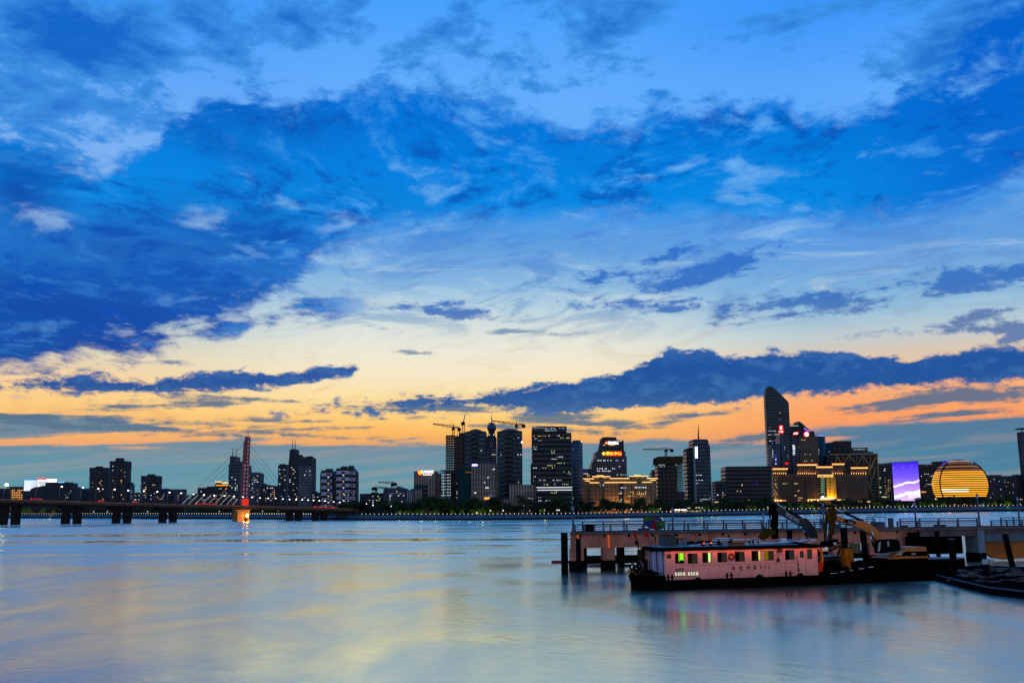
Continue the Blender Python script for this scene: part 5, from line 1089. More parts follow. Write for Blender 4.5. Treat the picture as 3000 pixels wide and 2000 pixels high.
for px in (1170, 1184, 1198, 1223, 1235, 1270, 1281, 1325, 1354, 1383, 1392, 1407, 1417, 1440, 1590, 1905, 1915, 1925, 1933, 2045, 2060, 2075, 2100, 2190, 2201, 2212, 2295, 2316, 2348, 2368, 2380, 2470, 2565, 2578, 2630, 2642, 2700, 2712, 2726, 2748, 2766, 2899, 2915, 2950, 2958, 70, 88, 126, 158):
    P = ground_at(px, 12 + random.uniform(0, 3)); k = bank(px)[0] / 690
    if first: yp.location = P; first = False; q = yp
    else: q = dup(yp, P, random.uniform(0, 6), random.uniform(.7, 1.1) * k)
    if random.random() < .75:
        lo_ = link('uplight', flood(None, (225, 240, 120) if px > 1100 else (255, 150, 60), 150 * k * k, .4), q); lo_.location = (.5, -2.2, .5)

# ------------------------------------------------------------------ the jetty on the right
_a, _b = at(1674, 1600, 120), at(3100, 1575, 137.5); PF = Frame((_a.x, _a.y), (_b.x - _a.x, _b.y - _a.y))
ZD = 4.68                                        # deck level
M_JET = mat('jetty_plaster', (188, 116, 96), .85, scale=.5, bump=.25, stain=(70, 56, 48), amount=.55); M_JETW = mat('jetty_wet', (24, 20, 16), .7, scale=.8, bump=.3); M_JETD = mat('jetty_slab', (96, 80, 80), .8, scale=.5, bump=.2, stain=(48, 40, 36), amount=.6)
M_STEEL = mat('rail_paint', (66, 70, 92), .5, .2); M_RUST = mat('old_steel', (20, 17, 17), .8, .0, scale=.8); M_DARKIN = mat('dark_recess', (14, 12, 10), .9)
jt = thing('jetty', 'long concrete jetty on legs with a railed deck behind the pink barge', 'jetty', PF.P(30, 4, 0))
S = PF.S
s0, s1 = S(1674, 1560), 92.0
MB(PF.P).prism([(s0, 0), (s1, 0), (s1, 9), (S(1677, 1545, 9), 9)], ZD - .32, ZD).build('deck', M_JETD, jt)
MB(PF.P).box(s0 - .15, s1, -.22, .02, ZD - .3, ZD + .06).build('kerb', M_JETD, jt)
# deep beam with openings between legs (front wall), z from the photo rows
zb = PF.Z(1750, 1604)
wall = MB(PF.P)
e_r = S(2690, 1580)
wall.box(s0, e_r, .12, .5, zb, ZD - .32)
wall.build('wall', M_JET, jt)
def leg(px0, px1, zlo=-1, t0=.1, t1=1.2, mt=None, top=None):
    z1 = zb if top is None else top; zw = 1.25
    MB(PF.P).box(S(px0, 1600), S(px1, 1600), t0, t1, zw, z1 - .003).build('leg', mt or M_JET, jt)
    MB(PF.P).box(S(px0, 1600) - .06, S(px1, 1600) + .06, t0 - .06, t1 + .06, zlo, zw).build('leg_foot', M_JETW, jt)
for a, c in ((1676, 1711), (1769, 1802), (1886, 1922), (2000, 2036), (2110, 2146), (2220, 2256), (2330, 2366), (2440, 2476), (2550, 2586), (2640, 2690)): leg(a, c)
MB(PF.P).box(S(1712, 1640), e_r, 1.3, 2.2, PF.Z(1740, 1653), PF.Z(1740, 1629)).build('tie_beam', M_JETW, jt)
for a in range(6): MB(PF.P).box(S(1755 + a * 115, 1600), S(1768 + a * 115, 1600), 6.5, 8, -1, ZD - .33).build('rear_leg', M_JETW, jt)
# right span: shallow beam, dark recess, grey pier, abutment panel with orange light put into its colour
MB(PF.P).box(e_r, S(2866, 1560), .1, .6, ZD - 1.15, ZD - .32).build('beam', M_JETD, jt)
MB(PF.P).box(e_r, S(2870, 1580), 3.5, 4.0, 1.0, ZD - .33).build('rear_wall', M_DARKIN, jt)
leg(2866, 2885, -1, -.1, 2.5, mat('pier_pale', (104, 114, 128), .85, scale=.4), ZD - .32)
MB(PF.P).box(S(2890, 1580), s1, .3, .9, ZD - 2.0, ZD - .9).build('panel', mat('panel_slate', (84, 94, 106), .85, scale=.4, stain=(40, 38, 36)), jt)
MB(PF.P).box(S(2886, 1580), s1, .2, 1.0, ZD - .9, ZD - .32).build('beam', M_JETD, jt)
MB(PF.P).slab([(S(2890, 1600), ZD - 2.0), (S(2890, 1600), 1.5), (S(2930, 1620), .4), (S(2960, 1625), .2), (s1, 1.2), (s1, ZD - 2.0)], 1.2, 1.8).build('abutment', mat('abutment_lit_orange', (170, 100, 50), .85, scale=.4, bump=.2, stain=(54, 36, 22)), jt)
for px in (1694, 1784, 2082): MB(PF.P).tube((S(px, 1580), -.02, PF.Z(px, 1604 if px > 1700 else 1576)), (S(px - 2, 1565), -.02, ZD - .3), .12, 6).build('pipe', glow('lit_pipe_glow', (255, 110, 60), .45) if px < 1800 else mat('pipe_orange', (214, 90, 50), .6), jt)  # light on the two left drain pipes put in as glow
for k in range(16): MB(PF.P).box(s0 + 1 + k * 3.2, s0 + 1.25 + k * 3.2, -.05, .1, ZD - .62, ZD - .33).build('bracket', M_RUST, jt)
# railings: two runs, posts and rails as parts
def railing(label, t, sA, sB, h, step, group='railings of the jetty', nr=4):
    r = thing('railing', label, 'railing', PF.P((sA + sB) / 2, t, ZD), group); n = max(1, round((sB - sA) / step))
    for i in range(n + 1):
        a = sA + (sB - sA) * i / n
        p = MB(PF.P).box(a - .085, a + .085, t - .085, t + .085, ZD, ZD + h);
        p.build('post', M_STEEL, r)
    for k in range(nr):
        z = ZD + h * (1 - k * .26) - .05; MB(PF.P).tube((sA, t, z), (sB, t, z), .05 if k else .065, 6).build('rail', M_STEEL, r)
H1 = .93
railing('near railing at the outer end of the jetty beside the tall end post', .25, S(1686), S(1714), H1, 2.3)
railing('near railing left of the striped umbrella', .25, S(1742), S(1884), H1, 2.0)
railing('near railing between the umbrella and the navy excavator arm', .25, S(1960), S(2238), H1, 2.6)
railing('near railing behind the two excavator arms', .25, S(2245), S(2480), H1, 2.6)
railing('near railing right of the yellow excavator', .25, S(2630), S(2864), H1, 3.6)
railing('near railing at the right edge of the jetty', .25, S(2905), S(3040), H1, 2.4)
railing('far railing behind the striped umbrella', 8.7, S(1706, 1500, 8.7), S(2230, 1500, 8.7), H1 + .25, 3.0)
railing('far railing behind the two excavator arms', 8.7, S(2250, 1500, 8.7), S(2560, 1500, 8.7), H1 + .25, 3.0)
railing('far railing right of the yellow excavator', 8.7, S(2635, 1500, 8.7), S(2860, 1500, 8.7), H1 + .25, 3.4)
railing('far railing at the right edge of the jetty', 8.7, S(2930, 1500, 8.7), S(3040, 1500, 8.7), H1 + .25, 2.6)
# lamp posts on the jetty
def jetty_lamp(label, px, ytop, r0, t=.9, head=True):
    a = S(px, 1540, t); P = PF.P(a, t, ZD); z = PF.Z(px, ytop, t)
    r = thing('lamp_post', label, 'lamp post', P, 'unlit lamp posts on the jetty')
    MB(PF.P).tube((a, t, ZD), (a, t, z), r0, 10, r0 * .8).build('pole', M_STEEL, r)
    MB(PF.P).tube((a, t, ZD), (a, t, ZD + .35), r0 * 1.7, 10).build('base', M_STEEL, r)
    if head:
        MB(PF.P).tube((a, t, z - .55), (a, t, z), r0 * 1.25, 10).build('head', mat('lamp_glass', (120, 128, 168), .3), r); MB(PF.P).tube((a, t, z), (a, t, z + .12), r0 * 1.6, 10, r0 * .5).build('cap', M_RUST, r)
jetty_lamp('thick lamp post at the outer end of the jetty', 1679, 1482, .13); jetty_lamp('lamp post just right of the striped umbrella', 1971, 1486, .10); jetty_lamp('short lamp post left of the navy excavator arm', 2238, 1500, .08)
jetty_lamp('lamp post between the two excavator arms', 2414, 1472, .11); jetty_lamp('lamp post on the jetty in front of the violet screen tower', 2684, 1470, .12); jetty_lamp('lamp post on the jetty in front of the golden ball', 2870, 1448, .13); jetty_lamp('lamp post at the right edge of the jetty', 2988, 1455, .12)
# umbrella
a = S(1912, 1540, 2.2); P = PF.P(a, 2.2, ZD)
um = thing('umbrella', 'large striped umbrella in red, blue, green and yellow tilted toward the viewer on the jetty', 'umbrella', P)
MB(PF.P).tube((a, 2.6, ZD), (a, 2.0, ZD + 1.45), .04, 8).build('pole', M_STEEL, um)
apex = Vector((a, 1.5, ZD + 1.42)); rad = 1.42; axis = Vector((0, -.62, .78)).normalized(); e1 = Vector((1, 0, 0)); e2 = axis.cross(e1)
cols = [(34, 50, 112), (126, 32, 36), (34, 84, 48), (104, 98, 44)]
for k in range(8):
    m_ = MB(PF.P); rows_ = []
    for j in range(5):
        rr = rad * j / 4; dz = -.46 * (j / 4) ** 1.7; row_ = []
        for i in range(4):
            an = R(45 * (k + i / 3)); row_.append(apex + (e1 * math.cos(an) + e2 * math.sin(an)) * rr + axis * dz)
        rows_.append(row_)
    vs = [v for r_ in rows_ for v in r_]; m_.add(vs, [(j * 4 + i, j * 4 + i + 1, j * 4 + i + 5, j * 4 + i + 4) for j in range(4) for i in range(3)], True)
    o = m_.build('canopy_panel', mat('umbrella_%d' % (k % 4), cols[k % 4], .7), um, fix=False); md_ = o.modifiers.new('thick', 'SOLIDIFY'); md_.thickness = .012
MB(PF.P).tube(apex, apex + axis * .12, .03, 6).build('finial', M_RUST, um)
# crate with a heap, small kit on deck
a0, a1 = S(1714, 1545, 1.4), S(1741, 1545, 1.4)
cb = thing('storage_bin', 'dark slatted bin heaped with gear at the outer end of the jetty', 'bin', PF.P((a0 + a1) / 2, 1.6, ZD))
MB(PF.P).box(a0, a1, 1.2, 2.1, ZD, ZD + .72).build('body', mat('bin_blue', (42, 46, 60), .7), cb)
for k in range(4): MB(PF.P).box(a0 - .02, a1 + .02, 1.17, 1.2, ZD + .1 + k * .17, ZD + .18 + k * .17).build('slat', M_RUST, cb)
MB(PF.P).box(a0 - .05, a1 + .05, 1.15, 2.15, ZD + .72, ZD + .77).build('rim', M_RUST, cb)
hp_ = MB(PF.P)
for i in range(9): hp_.ell((a0 + .1 + (a1 - a0 - .2) * i / 8, 1.6 + random.uniform(-.2, .2), ZD + .82), .13, .16, random.uniform(.08, .2), 8, 6)
hp_.build('heap', M_RUST, cb)
a = S(1934, 1530, 6.5); ld = thing('ladder', 'thin steel ladder standing behind the striped umbrella', 'ladder', PF.P(a, 6.5, ZD)); 
for d in (-.2, .2): MB(PF.P).tube((a + d, 6.5, ZD), (a + d, 6.5, ZD + 2.0), .03, 6).build('rail', M_STEEL, ld)
for k in range(7): MB(PF.P).tube((a - .2, 6.5, ZD + .25 + k * .27), (a + .2, 6.5, ZD + .25 + k * .27), .022, 5).build('rung', M_STEEL, ld)
a0, a1 = S(2553, 1540, 2), S(2594, 1540, 2); kb = thing('stall_frame', 'metal stall frame with a flat top on the jetty above the yellow excavator cab', 'stall', PF.P((a0 + a1) / 2, 2.4, ZD))
for x_ in (a0 + .1, a1 - .1):
    for y_ in (1.8, 3.0): MB(PF.P).tube((x_, y_, ZD), (x_, y_, ZD + 1.45), .045, 6).build('leg', M_STEEL, kb)
MB(PF.P).box(a0, a1, 1.7, 3.1, ZD + 1.42, ZD + 1.52).build('top', M_STEEL, kb); MB(PF.P).box(a0 + .5, a1 - .2, 1.8, 2.9, ZD + .1, ZD + .85).build('cabinet', mat('cabinet_grey', (86, 90, 110), .6), kb)
for x_ in (.5, .85): MB(PF.P).tube((a0 + x_, 2.4, ZD + 1.52), (a0 + x_, 2.4, ZD + 2.5), .02, 5).build('rod', M_STEEL, kb)
for i, (px, w, h, lab) in enumerate(((2612, .5, 1.3, 'narrow grey cabinet on the jetty right of the stall frame'), (2580, .9, .6, 'low grey box on the jetty under the stall frame'), (2650, .8, .35, 'flat grey box on the jetty at the foot of the right railing'), (2448, 1.0, .5, 'pale box on the jetty behind the yellow excavator arm'), (1888, 1.4, .28, 'low dark board lying on the jetty left of the umbrella'), (2755, 1.6, .3, 'flat heap of nets on the jetty in front of the blue lit office'))):
    a = S(px, 1540, .9); r = thing('deck_box', lab, 'box', PF.P(a, .9, ZD)); MB(PF.P).box(a - w / 2, a + w / 2, .75, 1.3, ZD, ZD + h).build('body', mat('box_grey', (84, 86, 104), .7), r); MB(PF.P).box(a - w / 2 - .03, a + w / 2 + .03, .72, 1.33, ZD + h, ZD + h + .05).build('lid', M_RUST, r)
# mooring piles in front of the jetty
def pile(label, px0, px1, ytop, Y, cap=True, tiltx=0.0, zlo=-1.5, mt=None):
    v = at((px0 + px1) / 2, ytop, Y); rr = (px1 - px0) / 2 / FPX * Y
    r = thing('mooring_pile', label, 'pile', (v.x, Y, 0)); MB().tube((v.x + tiltx, Y, zlo), (v.x, Y, v.z), rr, 20).build('shaft', mt or M_RUST, r)
    if cap: MB().tube((v.x, Y, v.z), (v.x, Y, v.z + .1), rr * 1.04, 20).build('cap', M_STEEL, r); MB().torus((v.x + tiltx * .8, Y, .5), (1, 0, 0), (0, 1, 0), rr * 1.02, .05).build('weed_ring', M_JETW, r)
    return r
pile('thick dark steel pile standing free left of the jetty', 1643, 1663, 1561, 114); pile('dark pile against the left end leg of the jetty', 1687, 1701, 1578, 118.4)
pile('dark pile rising just right of the pink cabin near the yellow arm', 2462, 2481, 1546, 104); pile('leaning dark pile between the arms and the yellow excavator cab', 2518, 2536, 1554, 104.5, True, .35)
pile('dark pile in front of the right recess of the jetty', 2737, 2750, 1554, 117); pile('dark leaning pile in front of the orange lit abutment', 2936, 2952, 1563, 118, True, .8)
pile('dark pile rising from the wet pontoon right of the yellow excavator', 2778, 2797, 1580, 108); pile('black pile just behind the navy excavator arm', 2305, 2320, 1552, 110)
fl = thing('float', 'red cylindrical float beside the free standing pile', 'float', on_water(1640, 1650)); v = on_water(1618, 1649); v2 = on_water(1674, 1649)
MB().tube(v + Vector((0, 0, .16)), v2 + Vector((0, 0, .16)), .22, 14).build('body', mat('float_red', (150, 36, 36), .6), fl); MB().tube(v + Vector((-.12, 0, .16)), v + Vector((0, 0, .16)), .1, 12, .22).build('end_cap', mat('float_red', (150, 36, 36), .6), fl)
for i, (pa, pb, lab) in enumerate(((1715, 1759, 'pale red float below the first opening of the jetty'), (1806, 1844, 'pale red float below the second opening of the jetty'))):
    v, v2 = on_water(pa, 1659), on_water(pb, 1659); fl = thing('float', lab, 'float', (v + v2) / 2); MB().tube(v + Vector((0, 0, .14)), v2 + Vector((0, 0, .14)), .2, 14).build('body', mat('float_pale', (206, 150, 150), .6), fl); MB().tube(v2 + Vector((0, 0, .14)), v2 + Vector((.1, 0, .14)), .2, 12, .08).build('end_cap', M_RUST, fl)
rp = thing('mooring_rope', 'thin mooring line from the free pile to the jetty and out over the water', 'rope', PF.P(s0, 0, ZD - .2)); p0 = at(1653, 1562, 114); p1 = PF.P(s0, 0, ZD - .2)
MB().path([p0.lerp(p1, k / 6) - Vector((0, 0, .25 * math.sin(math.pi * k / 6))) for k in range(7)], .03, 5).build('strand', M_RUST, rp)

# ------------------------------------------------------------------ people
SKIN = mat('skin', (150, 110, 90), .6, var=.08)
def skin(name, nodes, edges, mt, parent, root=0, sub=2):
    me = bpy.data.meshes.new(name); me.from_pydata([n_[:3] for n_ in nodes], edges, []); o = link(name, me, parent)
    md_ = o.modifiers.new('skin', 'SKIN'); md_.use_smooth_shade = True
    for i, n_ in enumerate(nodes):
        d = me.skin_vertices[0].data[i]; rr = n_[3]; d.radius = (rr, rr) if not isinstance(rr, tuple) else rr; d.use_root = (i == root)
    o.modifiers.new('sub', 'SUBSURF').levels = sub; o.modifiers['sub'].render_levels = sub; me.materials.append(mt)
    return o
def person(label, P, rz, J, shirt, trousers, hair=(24, 20, 20), sc=1.0):
    """J: joints in metres, facing -y; one continuous body, clothes and hair as children"""
    r = thing('person', label, 'person', P); r.rotation_euler = (0, 0, rz); r.scale = (sc, sc, sc)
    names = list(J); idx = {n_: i for i, n_ in enumerate(names)}
    rad = dict(pelvis=.105, waist=.10, chest=.125, neck=.05, head0=.075, head1=.098, head2=.085, shl=.06, shr=.06, ell=.042, elr=.042, wrl=.030, wrr=.030, pml=.034, pmr=.034, hil=.085, hir=.085, knl=.058, knr=.058, anl=.040, anr=.040, tol=.036, tor=.036)
    E = [('pelvis', 'waist'), ('waist', 'chest'), ('chest', 'neck'), ('neck', 'head0'), ('head0', 'head1'), ('head1', 'head2')]
    for s_ in 'lr': E += [('chest', 'sh' + s_), ('sh' + s_, 'el' + s_), ('el' + s_, 'wr' + s_), ('wr' + s_, 'pm' + s_), ('pelvis', 'hi' + s_), ('hi' + s_, 'kn' + s_), ('kn' + s_, 'an' + s_), ('an' + s_, 'to' + s_)]
    nodes = [(*J[n_], rad[n_]) for n_ in names]; edges = [(idx[a_], idx[b_]) for a_, b_ in E]
    for s_ in 'lr':                                   # five fingers off each palm
        w_, p_ = Vector(J['wr' + s_]), Vector(J['pm' + s_]); d = (p_ - w_).normalized(); sd = d.cross(Vector((0, 0, 1)) if abs(d.z) < .8 else Vector((0, 1, 0))).normalized()
        for k, (off, ln) in enumerate(((-.03, .062), (-.011, .075), (.011, .07), (.03, .056), (.04, .05))):
            b0 = p_ + sd * off * .8 + d * (.02 if k < 4 else -.02); b1 = b0 + d * ln * .55 + sd * (.03 if k == 4 else 0); b2 = b1 + d * ln * .45 - Vector((0, .012, .012))
            i0 = len(nodes); nodes += [(*b0, .0105), (*b1, .009), (*b2, .008)]; edges += [(idx['pm' + s_], i0), (i0, i0 + 1), (i0 + 1, i0 + 2)]
    skin('body', nodes, edges, SKIN, r, idx['pelvis'])
    def cloth(name, keys, ed, grow, mt):
        ks = keys; ii = {n_: i for i, n_ in enumerate(ks)}; skin(name, [(*J[n_], rad[n_] + grow) for n_ in ks], [(ii[a_], ii[b_]) for a_, b_ in ed], mt, r)
    cloth('shirt', ['waist', 'chest', 'shl', 'ell', 'shr', 'elr', 'pelvis'], [('pelvis', 'waist'), ('waist', 'chest'), ('chest', 'shl'), ('shl', 'ell'), ('chest', 'shr'), ('shr', 'elr')], .02, shirt)
    cloth('trousers', ['pelvis', 'hil', 'knl', 'anl', 'hir', 'knr', 'anr'], [('pelvis', 'hil'), ('hil', 'knl'), ('knl', 'anl'), ('pelvis', 'hir'), ('hir', 'knr'), ('knr', 'anr')], .018, trousers)
    for s_ in 'lr': a_ = Vector(J['an' + s_]); t_ = Vector(J['to' + s_]); m_ = MB(); c = (a_ + t_) / 2; m_.ell((c.x, c.y, c.z - .02), .05, .125, .045, 10, 6); o = m_.build('shoe', mat('shoe_dark', (30, 28, 30), .6), None); o.parent = r
    h = Vector(J['head1']); fw = Vector((0, -1, 0))
    m_ = MB(); m_.ell((h.x, h.y + .02, h.z + .035), .108, .115, .105, 14, 10, -20, 90); o = m_.build('hair', mat('hair_black', hair, .6), None); o.parent = r
    for sx in (-.035, .035): m_ = MB(); m_.ell((h.x + sx, h.y - .092, h.z + .01), .012, .008, .009, 8, 6); o = m_.build('eye', mat('eye_dark', (20, 16, 14), .3), None); o.parent = r
    for sx in (-.1, .1): m_ = MB(); m_.ell((h.x + sx, h.y + .005, h.z - .005), .014, .026, .034, 8, 6); o = m_.build('ear', SKIN, None); o.parent = r
    m_ = MB(); m_.ell((h.x, h.y - .105, h.z - .02), .014, .022, .02, 8, 6); o = m_.build('nose', SKIN, None); o.parent = r
    m_ = MB(); m_.ell((h.x, h.y - .09, h.z - .055), .026, .012, .007, 8, 6); o = m_.build('mouth', mat('lip', (120, 60, 56), .5), None); o.parent = r
    return r
STAND = dict(pelvis=(0, 0, .92), waist=(0, .0, 1.08), chest=(0, .0, 1.30), neck=(0, .01, 1.46), head0=(0, 0, 1.54), head1=(0, -.01, 1.62), head2=(0, 0, 1.69),
    shl=(.19, 0, 1.38), shr=(-.19, 0, 1.38), ell=(.26, .03, 1.10), elr=(-.38, .10, 1.16), wrl=(.25, -.06, .88), wrr=(-.19, .06, .99), pml=(.25, -.08, .80), pmr=(-.15, .0, .97),
    hil=(.10, 0, .86), hir=(-.10, 0, .86), knl=(.11, -.02, .48), knr=(-.12, .0, .48), anl=(.12, .02, .09), anr=(-.13, .03, .09), tol=(.13, -.12, .04), tor=(-.15, -.11, .04))
a = S(2407, 1545, .75); person('person standing at the jetty railing between the excavator arms, hand on hip', PF.P(a, .8, ZD), math.pi + .2, STAND, mat('shirt_slate', (84, 90, 124), .8), mat('trousers_navy', (34, 36, 52), .8), sc=.97)

# ------------------------------------------------------------------ the work barge
_a, _b = at(1948, 1650, 92.6), at(2395, 1640, 98.4); BF = Frame((_a.x, _a.y), (_b.x - _a.x, _b.y - _a.y)); S = BF.S; Z = BF.Z
ZK = .86                                         # barge deck
M_PINK = mat('cabin_pink_lit', (250, 160, 146), .6, var=.09, scale=.9, bump=.12, stain=(150, 84, 74), amount=.5); M_PALE = mat('cabin_end_skylit', (176, 172, 206), .6, scale=.8, bump=.15, stain=(80, 66, 70), amount=.6); M_HULL = mat('hull_black', (9, 10, 9), .6, scale=1.2, bump=.5)  # white cabin: orange lamplight put into the pink, blue skylight into the end
M_BLACK = mat('black_iron', (8, 8, 8), .65, .0, scale=2); M_ROOFB = mat('barge_roof', (10, 11, 10), .85, scale=1.5); M_SHEET = mat('roof_sheet_silver', (196, 220, 226), .25, .7, var=.15, scale=3); M_WOOD = mat('weathered_wood', (90, 70, 52), .85, scale=2, bump=.3)
M_DKGLASS = mat('cabin_glass', (14, 12, 10), .2, scale=3); M_REDB = mat('bucket_red', (236, 56, 30), .6)
sR = S(2395, 1640); sL = 0.0; DEP = 3.1
bg = thing('work_barge', 'black hulled work barge with a long pink cabin moored before the jetty', 'barge', BF.P(9, 2, 0))
bow, stern = S(1847, 1690, 1.2), 33.5
hull = MB(BF.P)
pl = [(bow, 1.2), (bow + .5, -.35), (bow + 2.4, -1.3), (stern, -1.3), (stern, 6.4), (bow + 3.4, 6.4), (bow + 1.7, 4.0)]
hull.prism(pl, -.8, ZK); hull.build('hull', M_HULL, bg)
MB(BF.P).box(bow + 2.2, stern, -1.42, -1.26, ZK - .25, ZK + .03).build('rubbing_strake', M_BLACK, bg)
bw = MB(BF.P)
for (a_, b_) in ((pl[0], pl[1]), (pl[1], pl[2]), (pl[6], pl[0])): bw.add([(*a_, ZK), (*b_, ZK), (*b_, ZK + .5), (*a_, ZK + .62), ], [(0, 1, 2, 3)])
o = bw.build('bulwark', M_HULL, bg); o.modifiers.new('thick', 'SOLIDIFY').thickness = .12
# cabin walls with real openings: a grid of wall pieces around the windows
zT = Z(1948, 1613)
WIN = [(1952, 1966, 1622, 1635), (1977, 2005, 1620, 1650), (2014, 2043, 1620, 1650), (2057, 2084, 1618, 1647), (2101, 2129, 1617, 1646), (2152, 2181, 1615, 1644), (2201, 2228, 1612.5, 1642), (2237, 2266, 1612, 1640.5), (2299, 2327, 1610, 1639), (2342, 2354, 1612, 1632.5), (2363, 2378, 1607.5, 1636)]
VENT = [(1977, 2008, 1674, 1685.5), (2015, 2046, 1673, 1685)]
rects = []
for a_, b_, c, d in WIN + VENT: rects.append((S(a_, (c + d) / 2), S(b_, (c + d) / 2), Z((a_ + b_) / 2, d), Z((a_ + b_) / 2, c)))
xs = sorted({sL, sR} | {r[0] for r in rects} | {r[1] for r in rects}); zs = sorted({ZK, zT} | {r[2] for r in rects} | {r[3] for r in rects})
wl = MB(BF.P); n1, n2 = len(xs), len(zs)
hole = lambda i, j: any(r[0] - 1e-4 <= xs[i] and xs[i + 1] <= r[1] + 1e-4 and r[2] - 1e-4 <= zs[j] and zs[j + 1] <= r[3] + 1e-4 for r in rects)
fs = [(j * n1 + i, j * n1 + i + 1, (j + 1) * n1 + i + 1, (j + 1) * n1 + i) for j in range(n2 - 1) for i in range(n1 - 1) if not hole(i, j)]
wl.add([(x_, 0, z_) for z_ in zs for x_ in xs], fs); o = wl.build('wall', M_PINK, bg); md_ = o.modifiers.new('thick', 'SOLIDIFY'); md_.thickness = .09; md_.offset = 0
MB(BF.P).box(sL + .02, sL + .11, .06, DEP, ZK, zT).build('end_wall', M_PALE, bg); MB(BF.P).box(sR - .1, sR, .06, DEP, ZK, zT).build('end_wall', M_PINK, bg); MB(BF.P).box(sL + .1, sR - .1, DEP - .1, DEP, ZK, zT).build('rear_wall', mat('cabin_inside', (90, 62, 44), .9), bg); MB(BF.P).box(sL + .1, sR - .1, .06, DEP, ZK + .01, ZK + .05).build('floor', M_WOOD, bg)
for k in range(3): x_ = [S(2092, 1630), S(2190, 1630), S(2285, 1630)][k]; MB(BF.P).box(x_, x_ + .06, .06, DEP - .1, ZK + .05, zT).build('partition', mat('cabin_inside', (90, 62, 44), .9), bg)
M_GLG = glow('window_lime', (150, 255, 40), 1.1); M_GLY = glow('window_straw', (235, 225, 110), .8); M_GLY2 = glow('window_olive', (160, 140, 30), .45)
lit = {1: (.45, .94, .22, 1.0, M_GLG), 3: (.72, .93, .05, 1.0, glow('window_lime_pale', (200, 255, 130), 1.2)), 6: (.82, 1.0, .05, .97, M_GLY), 7: (.0, .5, .05, .97, M_GLY2)}
for i, r in enumerate(rects[:len(WIN)]):
    w = thing('window', None, None, (0, 0, 0)) if False else None
    fr = MB(BF.P); t_ = .035
    fr.box(r[0], r[1], -.06, .03, r[2] - t_, r[2]).box(r[0], r[1], -.06, .03, r[3], r[3] + t_).box(r[0] - t_, r[0], -.06, .03, r[2] - t_, r[3] + t_).box(r[1], r[1] + t_, -.06, .03, r[2] - t_, r[3] + t_)
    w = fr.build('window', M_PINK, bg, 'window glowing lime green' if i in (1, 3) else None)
    # sliding sashes: one glazed, one partly open
    if i not in (0, 9, 10):
        c = (r[0] + r[1]) / 2; MB(BF.P).box(c - .025, c + .025, -.01, .02, r[2], r[3]).build('mullion', M_WOOD, w)
        MB(BF.P).add([(c, .012, r[2]), (r[1], .012, r[2]), (r[1], .012, r[3]), (c, .012, r[3])], [(0, 1, 2, 3)]).build('pane', M_DKGLASS, w, fix=False) if i not in (1, 3, 6) else None
    else: MB(BF.P).add([(r[0], .012, r[2]), (r[1], .012, r[2]), (r[1], .012, r[3]), (r[0], .012, r[3])], [(0, 1, 2, 3)]).build('pane', M_DKGLASS, w, fix=False)
    if i in lit:
        a_, b_, c, d, m_ = lit[i]; W_, H_ = r[1] - r[0], r[3] - r[2]
        MB(BF.P).box(r[0] + a_ * W_, r[0] + b_ * W_, .05, .08, r[2] + c * H_, r[2] + d * H_).build('lit_pane', m_, w)
        if i == 1: MB(BF.P).ell((r[0] + .72 * W_, .02, r[2] + .22 * H_), .2 * W_, .04, .14 * H_, 10, 6).build('sill_clutter', M_BLACK, w)
for r in rects[len(WIN):]:
    w = MB(BF.P).box(r[0], r[1], .05, .08, r[2], r[3]).build('vent', glow('vent_glow', (235, 235, 205), .8), bg)
    MB(BF.P).box(r[0], r[1], -.05, .02, r[3] - .03, r[3] + .02).box(r[0], r[1], -.05, .02, r[2] - .03, r[2] + .01).build('frame', M_WOOD, w)
    for k in range(3): x_ = r[0] + (r[1] - r[0]) * (k + 1) / 4; MB(BF.P).box(x_ - .03, x_ + .03, .0, .05, r[2], r[3]).build('slat', M_WOOD, w)
d0, d1 = S(2336, 1640), S(2359, 1640); dr = MB(BF.P).box(d0, d0 + .03, -.06, -.04, ZK, zT - .25).box(d1, d1 + .03, -.06, -.04, ZK, zT - .25).build('door', M_WOOD, bg)
MB(BF.P).box(d0 + .08, d0 + .12, -.1, -.04, ZK + 1.0, ZK + 1.15).build('handle', M_BLACK, dr)
MB(BF.P).box(S(1958, 1656), S(2335, 1650), -.058, -.046, Z(2141, 1652.5), Z(2141, 1652.5) + .025).build('seam', mat('seam_brown', (150, 84, 80), .8), bg)
# end wall planks, wheel rim, cloth
for k in range(6): MB(BF.P).box(sL - .03, sL + .02, .3 + k * .6, .42 + k * .6, ZK, zT - .1).build('batten', mat('batten_%d' % (k % 2), ((110, 62, 52), (196, 196, 226))[k % 2], .8), bg)
# roof
rf = MB(BF.P); zr = zT
rf.prism([(S(1908, 1600, -.55), -.55), (sR + .55, -.55), (sR + .55, DEP + .6), (S(1882, 1598, DEP + .6), DEP + .6)], zr + .003, zr + .30); rfo = rf.build('roof', M_ROOFB, bg)
cor = MB(BF.P); n = 140; x0, x1 = sL - .9, S(2330, 1590)
cor.add([(x0 + (x1 - x0) * i / n, t_, zr + .34 + .1 * (t_ + .6) / 3 + (.035 if i % 2 else 0)) for t_ in (-.62, 2.2) for i in range(n + 1)], [(i, i + 1, n + 2 + i, n + 1 + i) for i in range(n)]); o = cor.build('corrugated_sheet', mat('roof_sheet_dull', (92, 104, 112), .5, .3, scale=3, stain=(40, 30, 24)), rfo, fix=False); o.modifiers.new('thick', 'SOLIDIFY').thickness = .015
MB(BF.P).box(S(1908, 1600, -.6), sR + .5, -.6, -.55, zr - .02, zr + .30).build('fascia', M_ROOFB, rfo)
MB(BF.P).box(S(1884, 1640, 3.2), sL - .4, 3.2, 4.4, ZK, zr - .01).build('store', mat('store_olive', (44, 38, 20), .9, scale=2), bg)
